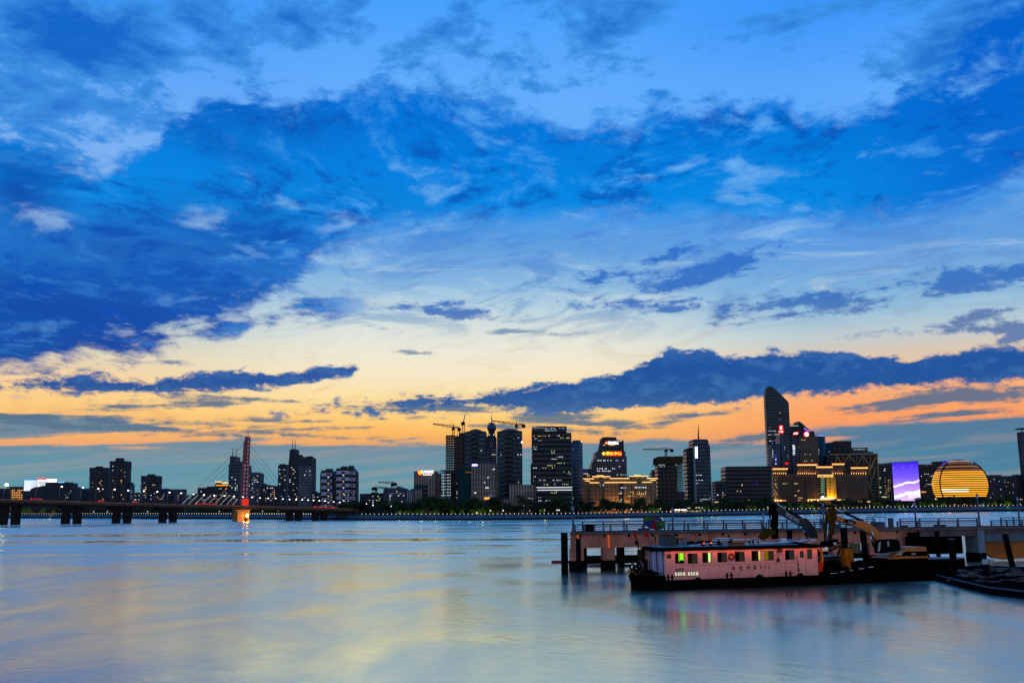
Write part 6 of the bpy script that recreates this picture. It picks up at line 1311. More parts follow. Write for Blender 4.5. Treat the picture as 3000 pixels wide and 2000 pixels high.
# eave lamps: they wash the top of the pink wall orange
M_EAVE = glow('eave_tube', (255, 96, 30), .8)
for k in range(9):
    x_ = sL + 1.0 + k * 2.05
    lt = MB(BF.P).box(x_ - .5, x_ + .5, -.50, -.44, zr - .06, zr - .02).build('eave_lamp', M_EAVE, bg)
    l = bpy.data.lights.new('eave_light', 'AREA'); l.shape = 'RECTANGLE'; l.size, l.size_y = 1.9, .08; l.energy = 4.5; l.color = lin((255, 128, 64)); q = link('eave_light', l, lt); q.location = BF.P(x_, -.48, zr - .08) - wloc(lt); q.rotation_euler = (R(25), 0, BF.rz)
# lettering on the wall
def wtext(s_, px, py, hpx, sx=1.0): text(s_, 'lettering', BF.P(S(px, py), -.056, Z(px, py)), hpx / 28.5 * 1.12, M_BLACK, bg, BF.rz, ext=.004, bold=.005, sx=sx)
wtext('\u676d\u5dde\u6e2f', 1989.5, 1668.5, 8)
for ch, px, py in (('\u6d59', 2148, 1664), ('\u676d', 2170, 1663), ('\u5dde', 2191, 1662.3), ('\u6e21', 2210.5, 1661.5), ('0', 2228, 1660.5), ('3', 2240, 1660), ('2', 2252, 1659.5)): wtext(ch, px, py, 11)
wtext('!', 2278.5, 1637.5, 6)
tr = MB(BF.P); c0, c1, c2 = (S(2273, 1641), Z(2273, 1641)), (S(2284.5, 1641), Z(2284.5, 1641)), (S(2278.7, 1631), Z(2278.7, 1631))
for p_, q_ in ((c0, c1), (c1, c2), (c2, c0)): tr.tube((p_[0], -.06, p_[1]), (q_[0], -.06, q_[1]), .03, 6)
tr.slab([c0, c1, c2], -.056, -.05); ts = tr.build('warning_sign', mat('sign_black', (30, 24, 18), .6), bg); MB(BF.P).slab([(c0[0] + .07, c0[1] + .04), (c1[0] - .07, c1[1] + .04), (c2[0], c2[1] - .09)], -.062, -.057).build('sign_face', mat('sign_ochre', (150, 110, 40), .6), ts)
wtext('\u5f53\u5fc3\u78b0\u5934', 2279, 1643.8, 2.6)
# life ring
x_, z_ = S(2141, 1629), Z(2141, 1629); lr = thing('life_ring', 'dark red life ring hung on the pink cabin wall between two windows', 'life ring', BF.P(x_, -.14, z_)); MB(BF.P).torus((x_, -.14, z_), (1, 0, 0), (0, 0, 1), .27, .075, 28, 10).build('ring', mat('ring_red', (150, 40, 30), .6), lr)
for k in range(4): a_ = R(90 * k); p_ = (x_ + .27 * math.cos(a_), -.14, z_ + .27 * math.sin(a_)); MB(BF.P).torus(p_, (math.cos(a_), 0, math.sin(a_)), (0, 1, 0), .082, .014, 12, 5).build('band', mat('band_pale', (226, 150, 120), .6), lr)
MB(BF.P).torus((x_, -.14, z_ - .06), (1, 0, 0), (0, 0, 1), .35, .012, 24, 5).build('grab_line', M_WOOD, lr)
# small fittings
x_, z_ = S(2282, 1610), Z(2282, 1610); ac = thing('air_conditioner', 'small dark air conditioner with a looped hose on the pink cabin wall', 'air conditioner', BF.P(x_, -.2, z_)); MB(BF.P).box(x_ - .24, x_ + .24, -.36, -.06, z_ - .19, z_ + .19).build('case', M_WOOD, ac); MB(BF.P).torus((x_, -.375, z_), (1, 0, 0), (0, 0, 1), .13, .02, 16, 6).build('grille', M_BLACK, ac); MB(BF.P).torus((S(2278, 1622), -.08, Z(2278, 1622)), (1, 0, 0), (0, 0, 1), .19, .014, 20, 5).build('hose', M_BLACK, ac)
def bollards(px0, px1, yb, lab):
    a_, b_ = S(px0, yb, -.9), S(px1, yb, -.9); r = thing('bollard_pair', lab, 'bollard', BF.P((a_ + b_) / 2, -.9, ZK), 'twin bollards on the barge deck'); w = b_ - a_
    for f_ in (.27, .73): MB(BF.P).tube((a_ + w * f_, -.9, ZK), (a_ + w * f_, -.9, ZK + .52), .085, 12).build('post', M_BLACK, r); MB(BF.P).tube((a_ + w * f_, -.9, ZK + .52), (a_ + w * f_, -.9, ZK + .56), .1, 12).build('post_cap', M_BLACK, r)
    MB(BF.P).tube((a_, -.9, ZK + .3), (b_, -.9, ZK + .3), .04, 8).build('crossbar', M_BLACK, r)
bollards(1951, 1976, 1690, 'left black twin bollard on the barge, below the small square window'); bollards(2123, 2150, 1686, 'middle black twin bollard on the barge, below the painted number'); bollards(2296, 2323, 1680, 'right black twin bollard on the barge, left of the long handled brush')
p0, p1 = (S(2331, 1625), -.12, Z(2331, 1625)), (S(2338.5, 1668), -.12, Z(2338.5, 1668)); br_ = thing('brush', 'long handled brush leaning on the right part of the pink wall', 'brush', BF.P(p1[0], -.12, ZK)); MB(BF.P).tube(p0, p1, .025, 6).build('handle', M_WOOD, br_); MB(BF.P).ell((p1[0], -.12, p1[2]), .06, .05, .2, 10, 6).build('brush_head', M_BLACK, br_)
def tyre(px, py, t_, lab, rr=.42): x_ = S(px, py, t_); z_ = Z(px, py, t_); r = thing('tyre_fender', lab, 'tyre', BF.P(x_, t_, z_), 'tyre fenders along the barge'); MB(BF.P).torus((x_, t_, z_), (1, 0, 0), (0, 0, 1), rr * .72, rr * .28, 24, 10).build('tyre', M_BLACK, r); MB(BF.P).tube((x_, t_, z_ + rr), (x_ + .1, t_ + .1, ZK + .12), .02, 5).build('rope', M_WOOD, r)
for px, py, lab in ((2045, 1703, 'tyre fender on the barge side below the pale floor vents'), (2226, 1694, 'tyre fender on the barge side below the painted zero'), (2345, 1690, 'tyre fender on the barge side below the cabin door'), (1900, 1706, 'tyre fender at the shoulder of the barge bow')): tyre(px, py, -1.55, lab)
for i, (px, py) in enumerate(((1853, 1660), (1862, 1664), (1872, 1657))): tyre(px, py, [1.4, .6, .2][i], ('outermost', 'middle', 'innermost')[i] + ' of the three tyres piled on the bow of the barge', .34)
# bow clutter
for i, (px, py, c, lab) in enumerate(((1876, 1672, M_REDB, 'small red tub on the bow deck of the barge'), (1886, 1668, M_BLACK, 'black tub on the bow deck beside the red one'))):
    v = BF.sz(px, py, .4); r = thing('tub', lab, 'tub', BF.P(v[0], .4, ZK)); MB(BF.P).tube((v[0], .4, ZK), (v[0], .4, ZK + .4), .17, 14, .22).build('body', c, r); MB(BF.P).torus((v[0], .4, ZK + .4), (1, 0, 0), (0, 1, 0), .22, .02, 16, 5).build('rim', c, r)
heap = thing('rope_heap', 'dark heap of rope and netting on the bow of the barge', 'rope', BF.P(bow + 1.2, 2, ZK)); hm = MB(BF.P)
for i in range(26): hm.torus((bow + .9 + random.uniform(0, 1.7), random.uniform(.6, 3.2), ZK + .1 + random.uniform(0, .75)), (1, random.uniform(-.4, .4), random.uniform(-.3, .3)), (0, 1, random.uniform(-.3, .3)), random.uniform(.2, .5), .05, 14, 5)
hm.build('coil', M_BLACK, heap)
SIT = dict(pelvis=(0, .05, .52), waist=(0, .03, .68), chest=(0, -.04, .90), neck=(0, -.07, 1.06), head0=(0, -.09, 1.13), head1=(0, -.11, 1.21), head2=(0, -.1, 1.28), shl=(.19, -.04, .98), shr=(-.19, -.04, .98), ell=(.25, -.12, .72), elr=(-.24, -.14, .72), wrl=(.16, -.36, .66), wrr=(-.15, -.38, .66), pml=(.12, -.43, .63), pmr=(-.11, -.45, .63),
    hil=(.10, .0, .50), hir=(-.10, .0, .50), knl=(.13, -.42, .52), knr=(-.13, -.42, .50), anl=(.13, -.40, .10), anr=(-.14, -.38, .10), tol=(.14, -.54, .05), tor=(-.15, -.52, .05))
v = BF.sz(1880, 1655, 1.3); MBx = thing('stool', 'low dark stool under the person on the barge bow', 'stool', BF.P(v[0], 1.3, ZK)); MB(BF.P).box(v[0] - .2, v[0] + .2, 1.12, 1.5, ZK + .90, ZK + .97).build('seat', M_WOOD, MBx)
for sx in (-.15, .15):
    for sy in (1.17, 1.45): MB(BF.P).tube((v[0] + sx, sy, ZK), (v[0] + sx, sy, ZK + .90), .03, 6).build('leg', M_WOOD, MBx)
person('person with dark hair and pale shirt sitting on the bow of the barge', BF.P(v[0], 1.3, ZK + .54), R(-70), SIT, mat('shirt_pale', (150, 140, 140), .8), mat('trousers_navy', (34, 36, 52), .8), sc=.98)
x_, z_ = S(1888, 1617, 2.0), Z(1888, 1617, 2.0); lr2 = thing('hoop', 'black hoop hanging at the roof corner above the seated person', 'hoop', BF.P(x_, 2, z_)); MB(BF.P).torus((x_, 2, z_), (1, 0, 0), (0, 0, 1), .24, .035, 20, 6).build('ring', M_BLACK, lr2); MB(BF.P).tube((x_, 2, z_ + .24), (x_, 2, zr + .1), .012, 4).build('cord', M_BLACK, lr2)
# flags
def flag(lab, base, tip, pts):
    b0 = BF.sz(*base, .8); t0 = BF.sz(*tip, .8); r = thing('flag', lab, 'flag', BF.P(b0[0], .8, b0[1]), 'red flags on the barge roof'); MB(BF.P).tube((b0[0], .8, b0[1]), (t0[0], .8, t0[1]), .02, 6).build('pole', M_WOOD, r)
    pp = [BF.sz(*p_, .8) for p_ in pts]; m_ = MB(BF.P); m_.slab(pp, .79, .81); m_.build('cloth', mat('flag_red', (190, 26, 26), .8, scale=2), r); return r
flag('left of two limp red flags above the barge bow', (1874, 1592), (1858, 1553), [(1857, 1574), (1857, 1562), (1859, 1554), (1863, 1558), (1865, 1566), (1868, 1574)])
fr = flag('right of two limp red flags above the barge bow', (1903, 1592), (1899, 1553), [(1886, 1574), (1889, 1566), (1894, 1556), (1899, 1554.5), (1900.5, 1564), (1897, 1573), (1892, 1571)])
sp_ = thing('roof_pole', 'short dark pole stub leaning at the left end of the barge roof', 'pole', BF.P(S(1880, 1588), .6, zr + .3)); MB(BF.P).tube((S(1880, 1589), .6, zr + .2), (S(1872, 1576), .6, Z(1872, 1576)), .07, 8).build('stub', M_BLACK, sp_); MB(BF.P).ell((S(1872, 1590), .6, Z(1872, 1590)), .16, .16, .16, 10, 8).build('knob', M_BLACK, sp_)
# roof load
zz_ = zr + .42
def rbox(name, lab, cat, p0, p1, y0, y1, t_, dep, mt, extra=None):
    a_, b_ = S(p0, y1, t_), S(p1, y1, t_); zt_ = Z((p0 + p1) / 2, y0, t_); r = thing(name, lab, cat, BF.P((a_ + b_) / 2, t_, zr + .3)); MB(BF.P).box(a_, b_, t_, t_ + dep, zr + .3, zt_).build('body', mt, r)
    MB(BF.P).box(a_ - .04, b_ + .04, t_ - .04, t_ + dep + .04, zt_, zt_ + .05).build('lid', M_BLACK, r); return r
rb = rbox('water_tank', 'square dark tank on the left part of the barge roof', 'tank', 1947, 1980, 1569, 1588, 1.2, 1.2, mat('tank_blue', (30, 38, 52), .5)); MB(BF.P).tube((S(1925, 1586), 1.4, zr + .3), (S(1941, 1571), 1.4, Z(1941, 1571)), .03, 6).build('brace', M_BLACK, rb); MB(BF.P).tube((S(1941, 1571), 1.4, zr + .3), (S(1941, 1571), 1.4, Z(1941, 1569)), .04, 6).build('brace', M_BLACK, rb)
rbox('sign_plank', 'brown board standing on the roof edge above the life ring', 'board', 2135, 2182, 1589.5, 1600, -.5, .08, mat('board_brown', (120, 82, 66), .8, scale=3))
cr_ = rbox('crate', 'pale slatted crate lying on the barge roof right of the dark tank', 'crate', 1990, 2012, 1578, 1586, 2.0, .8, M_WOOD)
for k in range(4): a_ = S(1990 + k * 6, 1582, 2.0); MB(BF.P).box(a_, a_ + .08, 1.96, 2.0, zr + .3, Z(2000, 1578, 2.0)).build('slat', M_PALE, cr_)
th = thing('tarp_heap', 'dark tarpaulin heap along the ridge of the barge roof', 'tarpaulin', BF.P(S(2040, 1585), 2.4, zr + .3)); tm = MB(BF.P)
for i in range(30): p_ = 2010 + 3.1 * i; tm.ell((S(p_, 1585, 2.4), 2.4 + random.uniform(-.3, .5), zr + .35), random.uniform(.25, .55), .5, .22 + .26 * abs(math.sin(i * .33)) * random.uniform(.7, 1.1), 10, 6)
tm.build('cover', mat('tarp_dark', (22, 26, 32), .6, scale=2), th)
for i, (p0, y0, p1, y1, r_, lab) in enumerate(((2086, 1583, 2226, 1577.5, .05, 'longest silvery pipe on the barge roof'), (2095, 1577, 2150, 1575.5, .045, 'short silvery pipe highest on the barge roof'), (2020, 1597, 2130, 1587, .05, 'silvery pipe in the middle of the barge roof'), (2182, 1593, 2350, 1585.5, .07, 'thick silvery gutter pipe along the right part of the barge roof'), (2190, 1581, 2226, 1586, .04, 'silvery pipe end beside the grab bucket'))):
    a_, b_ = BF.sz(p0, y0, .7), BF.sz(p1, y1, .7); r = thing('roof_pipe', lab, 'pipe', BF.P(a_[0], .7, zr + .3), 'pipes on the barge roof'); MB(BF.P).tube((a_[0], .7, a_[1]), (b_[0], .7, b_[1]), r_, 8).build('tube', M_SHEET, r)
    for f_ in (.15, .85): x_ = a_[0] + (b_[0] - a_[0]) * f_; z_ = a_[1] + (b_[1] - a_[1]) * f_; MB(BF.P).box(x_ - .05, x_ + .05, .6, .8, zr + .28, z_ - r_ * .7).build('rest', M_BLACK, r)
sc_ = thing('scrap_heap', 'heap of silvery scrap and bent tubing at the right end of the barge roof', 'scrap', BF.P(S(2350, 1588), 1.5, zr + .3)); cm = MB(BF.P)
for i in range(26): x_ = S(2300 + random.uniform(0, 90), 1585, 1.2); cm.tube((x_, random.uniform(.0, 1.8), zr + .36 + random.uniform(0, .3)), (x_ + random.uniform(-.7, .7), random.uniform(.0, 1.8), zr + .36 + random.uniform(0, .5)), random.uniform(.02, .05), 6)
cm.build('tubing', M_SHEET, sc_); cm = MB(BF.P)
for i in range(12): cm.ell((S(2290 + random.uniform(0, 105), 1590, 1.2), random.uniform(.2, 2.6), zr + .36), random.uniform(.2, .5), .4, random.uniform(.1, .3), 8, 5)
cm.build('rubble', M_BLACK, sc_)
rbox('white_box', 'small white box on the barge roof at the foot of the navy excavator arm', 'box', 2293, 2305, 1574, 1583, 1.0, .4, mat('white_box', (205, 215, 235), .5))
for px, py in ((2062, 1590.5), (2083, 1589.5)):
    v = BF.sz(px, py, -.1); r = thing('roof_lamp', 'small orange glowing lamp on the barge roof, ' + ('left' if px < 2070 else 'right') + ' one of the pair', 'lamp', BF.P(v[0], -.1, v[1])); MB(BF.P).ell((v[0], -.1, v[1]), .09, .09, .07, 10, 6).build('bulb', glow('lamp_ember', (255, 80, 30), 2.5), r); MB(BF.P).box(v[0] - .16, v[0] + .16, -.05, .1, zr + .3, v[1] - .06).build('holder', M_BLACK, r)
vp = thing('vent_pipe', 'short black vent pipe on the middle of the barge roof', 'pipe', BF.P(S(2136, 1575), 1.5, zr + .3)); MB(BF.P).tube((S(2136, 1575, 1.5), 1.5, zr + .3), (S(2136, 1575, 1.5), 1.5, Z(2136, 1567, 1.5)), .09, 10).build('tube', M_BLACK, vp); MB(BF.P).tube((S(2136, 1575, 1.5), 1.5, Z(2136, 1567, 1.5)), (S(2136, 1575, 1.5), 1.5, Z(2136, 1566, 1.5)), .13, 10).build('cap', M_BLACK, vp)

# ------------------------------------------------------------------ excavators on the barge
M_VOL = mat('excavator_navy', (20, 22, 32), .5, .1, scale=1.5); M_CATY = mat('excavator_orange', (200, 106, 14), .5, var=.18, scale=1.5, stain=(84, 52, 20), amount=.6); M_OLD = mat('excavator_olive', (76, 50, 14), .7, var=.4, scale=2); M_CHROME = mat('cylinder_rod', (190, 200, 216), .2, .8)
M_LETW = mat('letter_white', (196, 190, 190), .6)
def arm_part(name, F, t_, pts, w, mt, root, parent=None):
    pp = [F.sz(px, py, t_) for px, py in pts]; o = MB(F.P).slab(pp, t_ - w / 2, t_ + w / 2).build(name, mt, parent or root)
    bv = o.modifiers.new('edge', 'BEVEL'); bv.width = .035; bv.segments = 2; return o
def ram(F, t_, a_, m_, b_, r_, root, name='cylinder'):
    A, M, B = [(v[0], t_, v[1]) for v in (F.sz(*a_, t_), F.sz(*m_, t_), F.sz(*b_, t_))]
    o = MB(F.P).tube(M, B, r_, 12).build(name, M_BLACK, root); MB(F.P).tube(A, M, r_ * .55, 10).build('rod', M_CHROME, o); return o
def undercarriage(F, s_, t_, zk, root, w=3.4):
    for dt in (-1.15, 1.15):
        m_ = MB(F.P); pts = [(s_ + (w / 2 - .4) * sg + .42 * math.cos(a_), zk + .42 + .42 * math.sin(a_)) for sg, rng_ in ((1, range(-90, 91, 30)), (-1, range(90, 271, 30))) for a_ in [R(x) for x in rng_]]
        m_.slab(pts, t_ + dt - .28, t_ + dt + .28); tk = m_.build('track', M_BLACK, root)
        for k in range(5): MB(F.P).tube((s_ - w / 2 + .45 + k * (w - .9) / 4, t_ + dt - .31, zk + .4), (s_ - w / 2 + .45 + k * (w - .9) / 4, t_ + dt + .31, zk + .4), .22, 12).build('road_wheel', M_RUST, tk)
    MB(F.P).box(s_ - .7, s_ + .7, t_ - 1, t_ + 1, zk + .35, zk + .95).build('turntable', M_BLACK, root)
V = lambda x, y: (2180 + x * .12755, 1450 + y * .12755)
t_ = 3.4; vx = thing('excavator', 'dark navy excavator with its arm folded over the barge roof', 'excavator', BF.P(S(2392, 1580, t_), t_, ZK))
boom = arm_part('boom', BF, t_, [V(*p) for p in ((1520, 985), (1440, 860), (1350, 725), (1200, 655), (1050, 562), (880, 470), (760, 430), (700, 330), (720, 250), (800, 300), (960, 390), (1130, 470), (1310, 530), (1400, 520), (1470, 590), (1560, 710), (1640, 840), (1672, 975))], .55, M_VOL, vx)
arm_part('stick', BF, t_ - .02, [V(*p) for p in ((640, 180), (720, 178), (762, 240), (790, 330), (772, 420), (762, 520), (752, 760), (772, 990), (660, 1010), (640, 860), (652, 760), (622, 640), (592, 470), (580, 345), (600, 260))], .45, M_BLACK, vx)
bk = arm_part('bucket', BF, t_, [V(*p) for p in ((560, 770), (640, 800), (660, 860), (600, 900), (500, 950), (405, 1012), (380, 990), (430, 910), (505, 815))], 1.3, M_OLD, vx)
for k in range(4): x_, z_ = BF.sz(*V(395, 1000), t_); MB(BF.P).tube((x_, t_ - .55 + k * .36, z_ + .05), (x_ - .22, t_ - .55 + k * .36, z_ - .1), .06, 6, .02).build('tooth', M_RUST, bk)
ram(BF, t_ - .1, V(735, 190), V(970, 325), V(1310, 525), .11, vx); ram(BF, t_ - .5, V(1370, 810), V(1400, 860), V(1450, 990), .09, vx); ram(BF, t_ - .35, V(620, 470), V(618, 600), V(608, 740), .08, vx)
MB(BF.P).path([(BF.sz(*V(*p), t_)[0], t_ - .4, BF.sz(*V(*p), t_)[1]) for p in ((790, 460), (775, 520), (760, 520))], .03, 5).build('hose', M_BLACK, vx)
d = Vector((1.0, 0, 0)); p_ = BF.sz(*V(1070, 518), t_); ang = -R(29)
text('VOLVO', 'lettering', BF.P(p_[0], t_ - .285, p_[1]), .50, M_LETW, vx, BF.rz, ang, .006, bold=.012, sx=1.05)
s_ = S(2400, 1600, t_); undercarriage(BF, s_ + .3, t_, ZK, vx); MB(BF.P).slab([(s_ - 1.2, ZK + .95), (s_ - 1.2, ZK + 1.6), (s_ + 1.9, ZK + 1.7), (s_ + 2.0, ZK + .95)], t_ - 1.2, t_ + 1.2).build('body', M_VOL, vx); MB(BF.P).slab([(s_ - 1.2, ZK + 1.6), (s_ - 1.0, ZK + 2.5), (s_ + .0, ZK + 2.5), (s_ + .3, ZK + 1.6)], t_ + .2, t_ + 1.15).build('cab', M_DKGLASS, vx)
C = lambda x, y: (2380 + x * .17217, 1450 + y * .17217)
t_ = 1.8; cx = thing('excavator', 'orange yellow excavator with raised arm at the right end of the barge', 'excavator', BF.P(S(2640, 1640, t_), t_, ZK))
arm_part('boom', BF, t_, [C(*p) for p in ((395, 420), (520, 470), (640, 520), (780, 560), (880, 610), (960, 652), (1020, 700), (1060, 775), (1182, 768), (1150, 690), (1110, 620), (1040, 550), (960, 490), (880, 450), (800, 430), (700, 428), (560, 400), (460, 365), (385, 342))], .6, M_CATY, cx)
arm_part('badge', BF, t_ - .31, [C(*p) for p in ((520, 440), (640, 498), (706, 508), (748, 452), (700, 430), (560, 402))], .02, M_BLACK, cx)
arm_part('stick', BF, t_ - .02, [C(*p) for p in ((240, 330), (300, 240), (350, 212), (385, 235), (392, 340), (370, 480), (340, 600), (300, 770), (262, 800), (218, 792), (222, 600), (232, 470))], .5, M_OLD, cx)
x0, z0 = BF.sz(*C(235, 480), t_); x1, z1 = BF.sz(*C(213, 790), t_); MB(BF.P).tube((x0, t_ - .32, z0), (x1, t_ - .32, z1), .07, 8).build('link_rod', M_CHROME, cx)
ram(BF, t_ - .1, C(378, 226), C(540, 300), C(865, 440), .12, cx)
bm_ = BF.sz(*C(1108, 965), t_); ram(BF, t_ - .45, C(1005, 590), C(1060, 750), C(1110, 960), .10, cx); ram(BF, t_ - .5, C(985, 690), C(1020, 790), C(1095, 965), .13, cx)
bk = arm_part('bucket', BF, t_, [C(*p) for p in ((205, 790), (300, 775), (370, 740), (372, 830), (320, 870), (240, 880), (190, 840))], 1.3, M_BLACK, cx)
for k in range(3): x_, z_ = BF.sz(*C(285 + 18 * k, 800), t_); MB(BF.P).tube((x_, t_ - .7, z_), (x_ + .08, t_ - .72, z_ - .3), .06, 6, .02).build('tooth', mat('tooth_white', (230, 235, 240), .4, .3), bk)
cab = arm_part('cab', BF, t_ - .7, [C(*p) for p in ((1108, 985), (1120, 790), (1170, 757), (1385, 745), (1412, 772), (1442, 900), (1432, 940), (1200, 975))], 1.1, mat('cab_dark', (8, 9, 9), .55, scale=2), cx)
arm_part('window', BF, t_ - 1.27, [C(*p) for p in ((1170, 800), (1170, 950), (1195, 955), (1390, 920), (1395, 900), (1370, 775), (1190, 780))], .03, mat('cab_glass', (6, 7, 7), .55), cx, cab)
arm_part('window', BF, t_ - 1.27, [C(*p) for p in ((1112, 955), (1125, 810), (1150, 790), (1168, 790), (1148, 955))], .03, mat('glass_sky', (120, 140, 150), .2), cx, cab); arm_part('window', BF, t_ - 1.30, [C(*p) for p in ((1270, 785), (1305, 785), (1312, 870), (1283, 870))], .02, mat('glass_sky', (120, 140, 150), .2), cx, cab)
arm_part('engine_cover', BF, t_, [C(*p) for p in ((1436, 925), (1445, 880), (1772, 868), (1792, 900), (1802, 945), (1440, 950), (1330, 1005), (1240, 1040), (1232, 1030), (1290, 980))], 2.6, M_CATY, cx)
arm_part('counterweight', BF, t_, [C(*p) for p in ((1400, 1000), (1440, 962), (1795, 955), (1812, 1028), (1400, 1030))], 2.5, M_BLACK, cx); arm_part('frame_lip', BF, t_, [C(*p) for p in ((1120, 1058), (1240, 1042), (1440, 1026), (1820, 1026), (1822, 1056), (1150, 1078))], 2.66, M_CATY, cx)
for s_, q, sz_ in (('CAT', (1492, 1008), .24), ('325D', (1718, 998), .20)): p_ = BF.sz(*C(*q), t_ - 1.3); text(s_, 'lettering', BF.P(p_[0], t_ - 1.32, p_[1]), sz_ * 1.3, M_LETW, cx, BF.rz, 0, .006, bold=.008)
p_ = BF.sz(*C(652, 470), t_ - .33); text('CAT', 'lettering', BF.P(p_[0], t_ - .345, p_[1]), .36, M_LETW, cx, BF.rz, -R(15), .006, bold=.01)
s_ = S(2640, 1650, t_); zk2 = Z(2640, 1634, t_) - .98; undercarriage(BF, s_, t_, ZK, cx, 4.6); MB(BF.P).box(s_ - 2.6, s_ + 2.5, t_ - 1.25, t_ + 1.25, ZK + .96, zk2 + .98).build('under_frame', M_BLACK, cx)
# work gear between the cabin and the excavator
def gear(name, lab, cat, pts, t_, w, mt): a_ = BF.sz(*pts[0], t_); r = thing(name, lab, cat, BF.P(a_[0], t_, ZK)); return r, arm_part('body', BF, t_, pts, w, mt, r)
r, o = gear('spud_leg', 'rusty orange square spud leg standing right of the pink cabin', 'spud leg', [C(*p) for p in ((508, 900), (630, 892), (658, 1000), (696, 1260), (690, 1290), (545, 1290), (522, 1100))], 1.0, .8, mat('spud_rust', (176, 92, 26), .8, var=.4, scale=3, bump=.3)); MB(BF.P).box(S(2466, 1604, 1), S(2489, 1604, 1), .55, 1.45, Z(2477, 1604, 1), Z(2477, 1604, 1) + .08).build('cap', M_BLACK, r)
r, o = gear('pipe_stand', 'orange bent pipe beside the right end of the pink cabin', 'pipe', [C(*p) for p in ((122, 875), (160, 875), (172, 990), (184, 1110), (168, 1150), (128, 1150), (150, 1100), (140, 980))], .3, .22, mat('pipe_ochre', (196, 110, 30), .7, var=.3, scale=3)); arm_part('flange', BF, .3, [C(*p) for p in ((116, 865), (166, 865), (166, 880), (116, 880))], .3, M_BLACK, r)
r, o = gear('red_barrel', 'bright red barrel right beside the end of the pink cabin', 'barrel', [C(*p) for p in ((98, 1150), (165, 1145), (162, 1210), (150, 1240), (158, 1290), (100, 1300))], .1, .5, M_REDB); arm_part('rim', BF, .1, [C(*p) for p in ((94, 1140), (168, 1136), (168, 1152), (94, 1156))], .54, M_REDB, r)
r, o = gear('tarp_sheet', 'greenish grey tarpaulin sheet hung between the dark piles', 'tarpaulin', [C(*p) for p in ((608, 815), (740, 830), (808, 825), (832, 985), (700, 985), (640, 965))], 3.2, .06, mat('tarp_sage', (112, 112, 84), .9, var=.2, scale=4)); arm_part('hem', BF, 3.15, [C(*p) for p in ((606, 808), (740, 824), (810, 818), (808, 828), (740, 834), (608, 818))], .08, M_BLACK, r)
for i, (pts, t2, lab) in enumerate(((((420, 1010), (480, 860), (500, 870), (445, 1020)), 1.6, 'tilted olive strut behind the rusty spud leg'), (((280, 930), (470, 840), (480, 860), (300, 960)), 2.2, 'slanting ochre strut left of the rusty spud leg'), (((360, 800), (490, 795), (490, 825), (360, 830)), 2.4, 'short ochre beam above the rusty spud leg'))): r, o = gear('strut', lab, 'strut', [C(*p) for p in pts], t2, .2, M_OLD); arm_part('plate', BF, t2 - .12, [C(*pts[0]), C(pts[0][0] + 22, pts[0][1]), C(pts[0][0] + 22, pts[0][1] + 18), C(pts[0][0], pts[0][1] + 18)], .05, M_BLACK, r)
dh = thing('deck_machinery', 'low dark winches and scrap on the deck between cabin and yellow excavator', 'winch', BF.P(S(2450, 1670), 1.5, ZK)); dm = MB(BF.P)
for i in range(26): p_ = 2405 + random.uniform(0, 185); dm.box(*(lambda a_: (a_, a_ + random.uniform(.3, .9)))(S(p_, 1670, .5)), *(lambda b_: (b_, b_ + random.uniform(.3, .8)))(random.uniform(-.4, 2.6)), ZK, ZK + random.uniform(.3, 1.3))
dm.build('housing', mat('machinery_black', (10, 10, 9), .6, scale=2), dh)
for i in range(4): x_ = S(2430 + i * 45, 1670, -.3); MB(BF.P).tube((x_ - .35, -.3, ZK + .45), (x_ + .35, -.3, ZK + .45), .32, 14).build('drum', M_RUST, dh)
for i in range(5): x_ = S(2432 + i * 28, 1665, -.75); MB(BF.P).box(x_, x_ + random.uniform(.3, .8), -.8, -.7, ZK + .15 + .12 * i, ZK + .2 + .12 * i).build('bright_bar', M_SHEET, dh)

# ------------------------------------------------------------------ boats and pontoon at the right
M_DKDECK = mat('wet_deck', (12, 12, 15), .6, scale=.8, bump=.6)
v = [on_water(px, py, .55) for px, py in ((2690, 1666), (2860, 1655), (3080, 1662), (3080, 1742), (2900, 1722), (2745, 1686))]
pn = thing('pontoon', 'low dark wet pontoon running out to the right edge of the water', 'pontoon', (v[0] + v[3]) / 2 - Vector((0, 0, .5))); MB().prism([(p_.x, p_.y) for p_ in v][::-1], -.3, .55).build('deck', M_DKDECK, pn)
MB().tube(v[3] + Vector((0, 0, .05)), v[4] + Vector((0, 0, .05)), .07, 6).tube(v[4] + Vector((0, 0, .05)), v[5] + Vector((0, 0, .05)), .07, 6).build('edge_pipe', M_STEEL, pn)
cl = MB()
for i in range(60): px, py = random.uniform(2760, 3000), random.uniform(1664, 1706); q = on_water(px, py, .55); cl.box(q.x, q.x + random.uniform(.3, 1.6), q.y, q.y + random.uniform(.1, .5), .55, .55 + random.uniform(.05, .2))
cl.build('planks', mat('wet_plank', (26, 25, 32), .4, scale=1), pn)
bt = thing('boat', 'low grey flat decked boat moored behind the right end of the barge', 'boat', on_water(2760, 1655)); Y0 = 112
bp_ = [(at(px, 1640, Y0).x, dy_) for px, dy_ in ((2688, 0), (2800, 0), (2830, .6), (2846, 1.6), (2830, 2.6), (2800, 3.2), (2688, 3.2))]; zt_ = at(2760, 1634, Y0).z
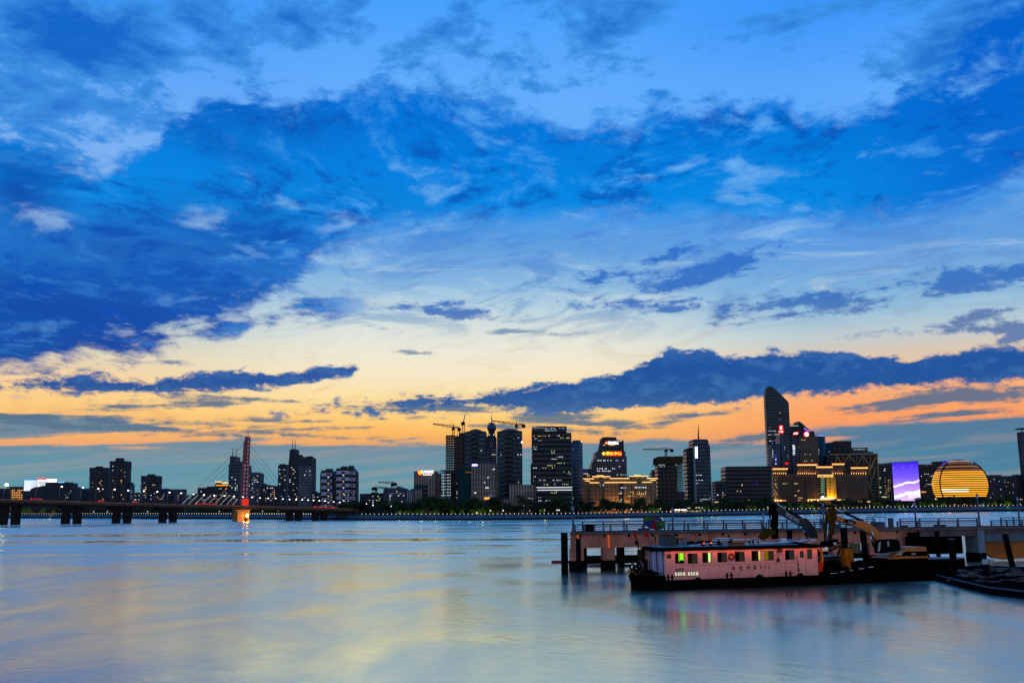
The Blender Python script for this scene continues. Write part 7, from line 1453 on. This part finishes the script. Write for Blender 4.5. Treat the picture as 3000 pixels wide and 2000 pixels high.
MB().prism([(x_, Y0 + dy_) for x_, dy_ in bp_], -.3, zt_ - .12).build('hull', M_BLACK, bt); MB().prism([(x_, Y0 + dy_) for x_, dy_ in bp_], zt_ - .12, zt_).build('deck', mat('boat_deck', (92, 112, 130), .5, scale=.6), bt); MB().box(at(2700, 1640, Y0).x, at(2736, 1640, Y0).x, Y0 + 1, Y0 + 2.4, zt_, zt_ + .35).build('hatch', M_BLACK, bt)
q = on_water(2895, 1652, .6); dr_ = thing('drum', 'white and ochre drum lying on the pontoon below the abutment', 'drum', q); MB().tube(q + Vector((-.6, 0, .3)), q + Vector((.6, 0, .3)), .32, 18).build('body', mat('drum_white', (186, 186, 178), .6), dr_); MB().tube(q + Vector((-.05, 0, .3)), q + Vector((.05, 0, .3)), .335, 18).build('hoop', M_RUST, dr_); MB().tube(q + Vector((.6, 0, .3)), q + Vector((.66, 0, .3)), .33, 18, .3).build('end_cap', mat('drum_ochre', (190, 130, 50), .6), dr_)
q = on_water(2889, 1690, .55); bd = thing('bollard', 'stout dark bollard on the wet pontoon', 'bollard', q); MB().tube(q, q + Vector((0, 0, 1.1)), .34, 16).build('post', mat('bollard_navy', (14, 14, 22), .7), bd); MB().tube(q + Vector((0, 0, 1.1)), q + Vector((0, 0, 1.22)), .42, 16).build('cap', M_BLACK, bd)
x0, x1 = PF.S(2656, 1580, -.6), PF.S(2673, 1580, -.6); r = thing('pump_house', 'stepped dark box standing before the jetty wall above the yellow counterweight', 'box', PF.P(x0, -.6, 0)); MB(PF.P).slab([(x0, -.5), (x0, PF.Z(2650, 1572, -.6)), (x0 + .45, PF.Z(2650, 1572, -.6)), (x0 + .45, PF.Z(2660, 1561, -.6)), (x1 + .6, PF.Z(2660, 1561, -.6)), (x1 + .6, -.5)], -1.4, -.3).build('body', M_DARKIN, r); MB(PF.P).box(x0 + .35, x1 + .8, -1.5, -.2, PF.Z(2660, 1561, -.6), PF.Z(2660, 1561, -.6) + .12).build('lid', M_BLACK, r)
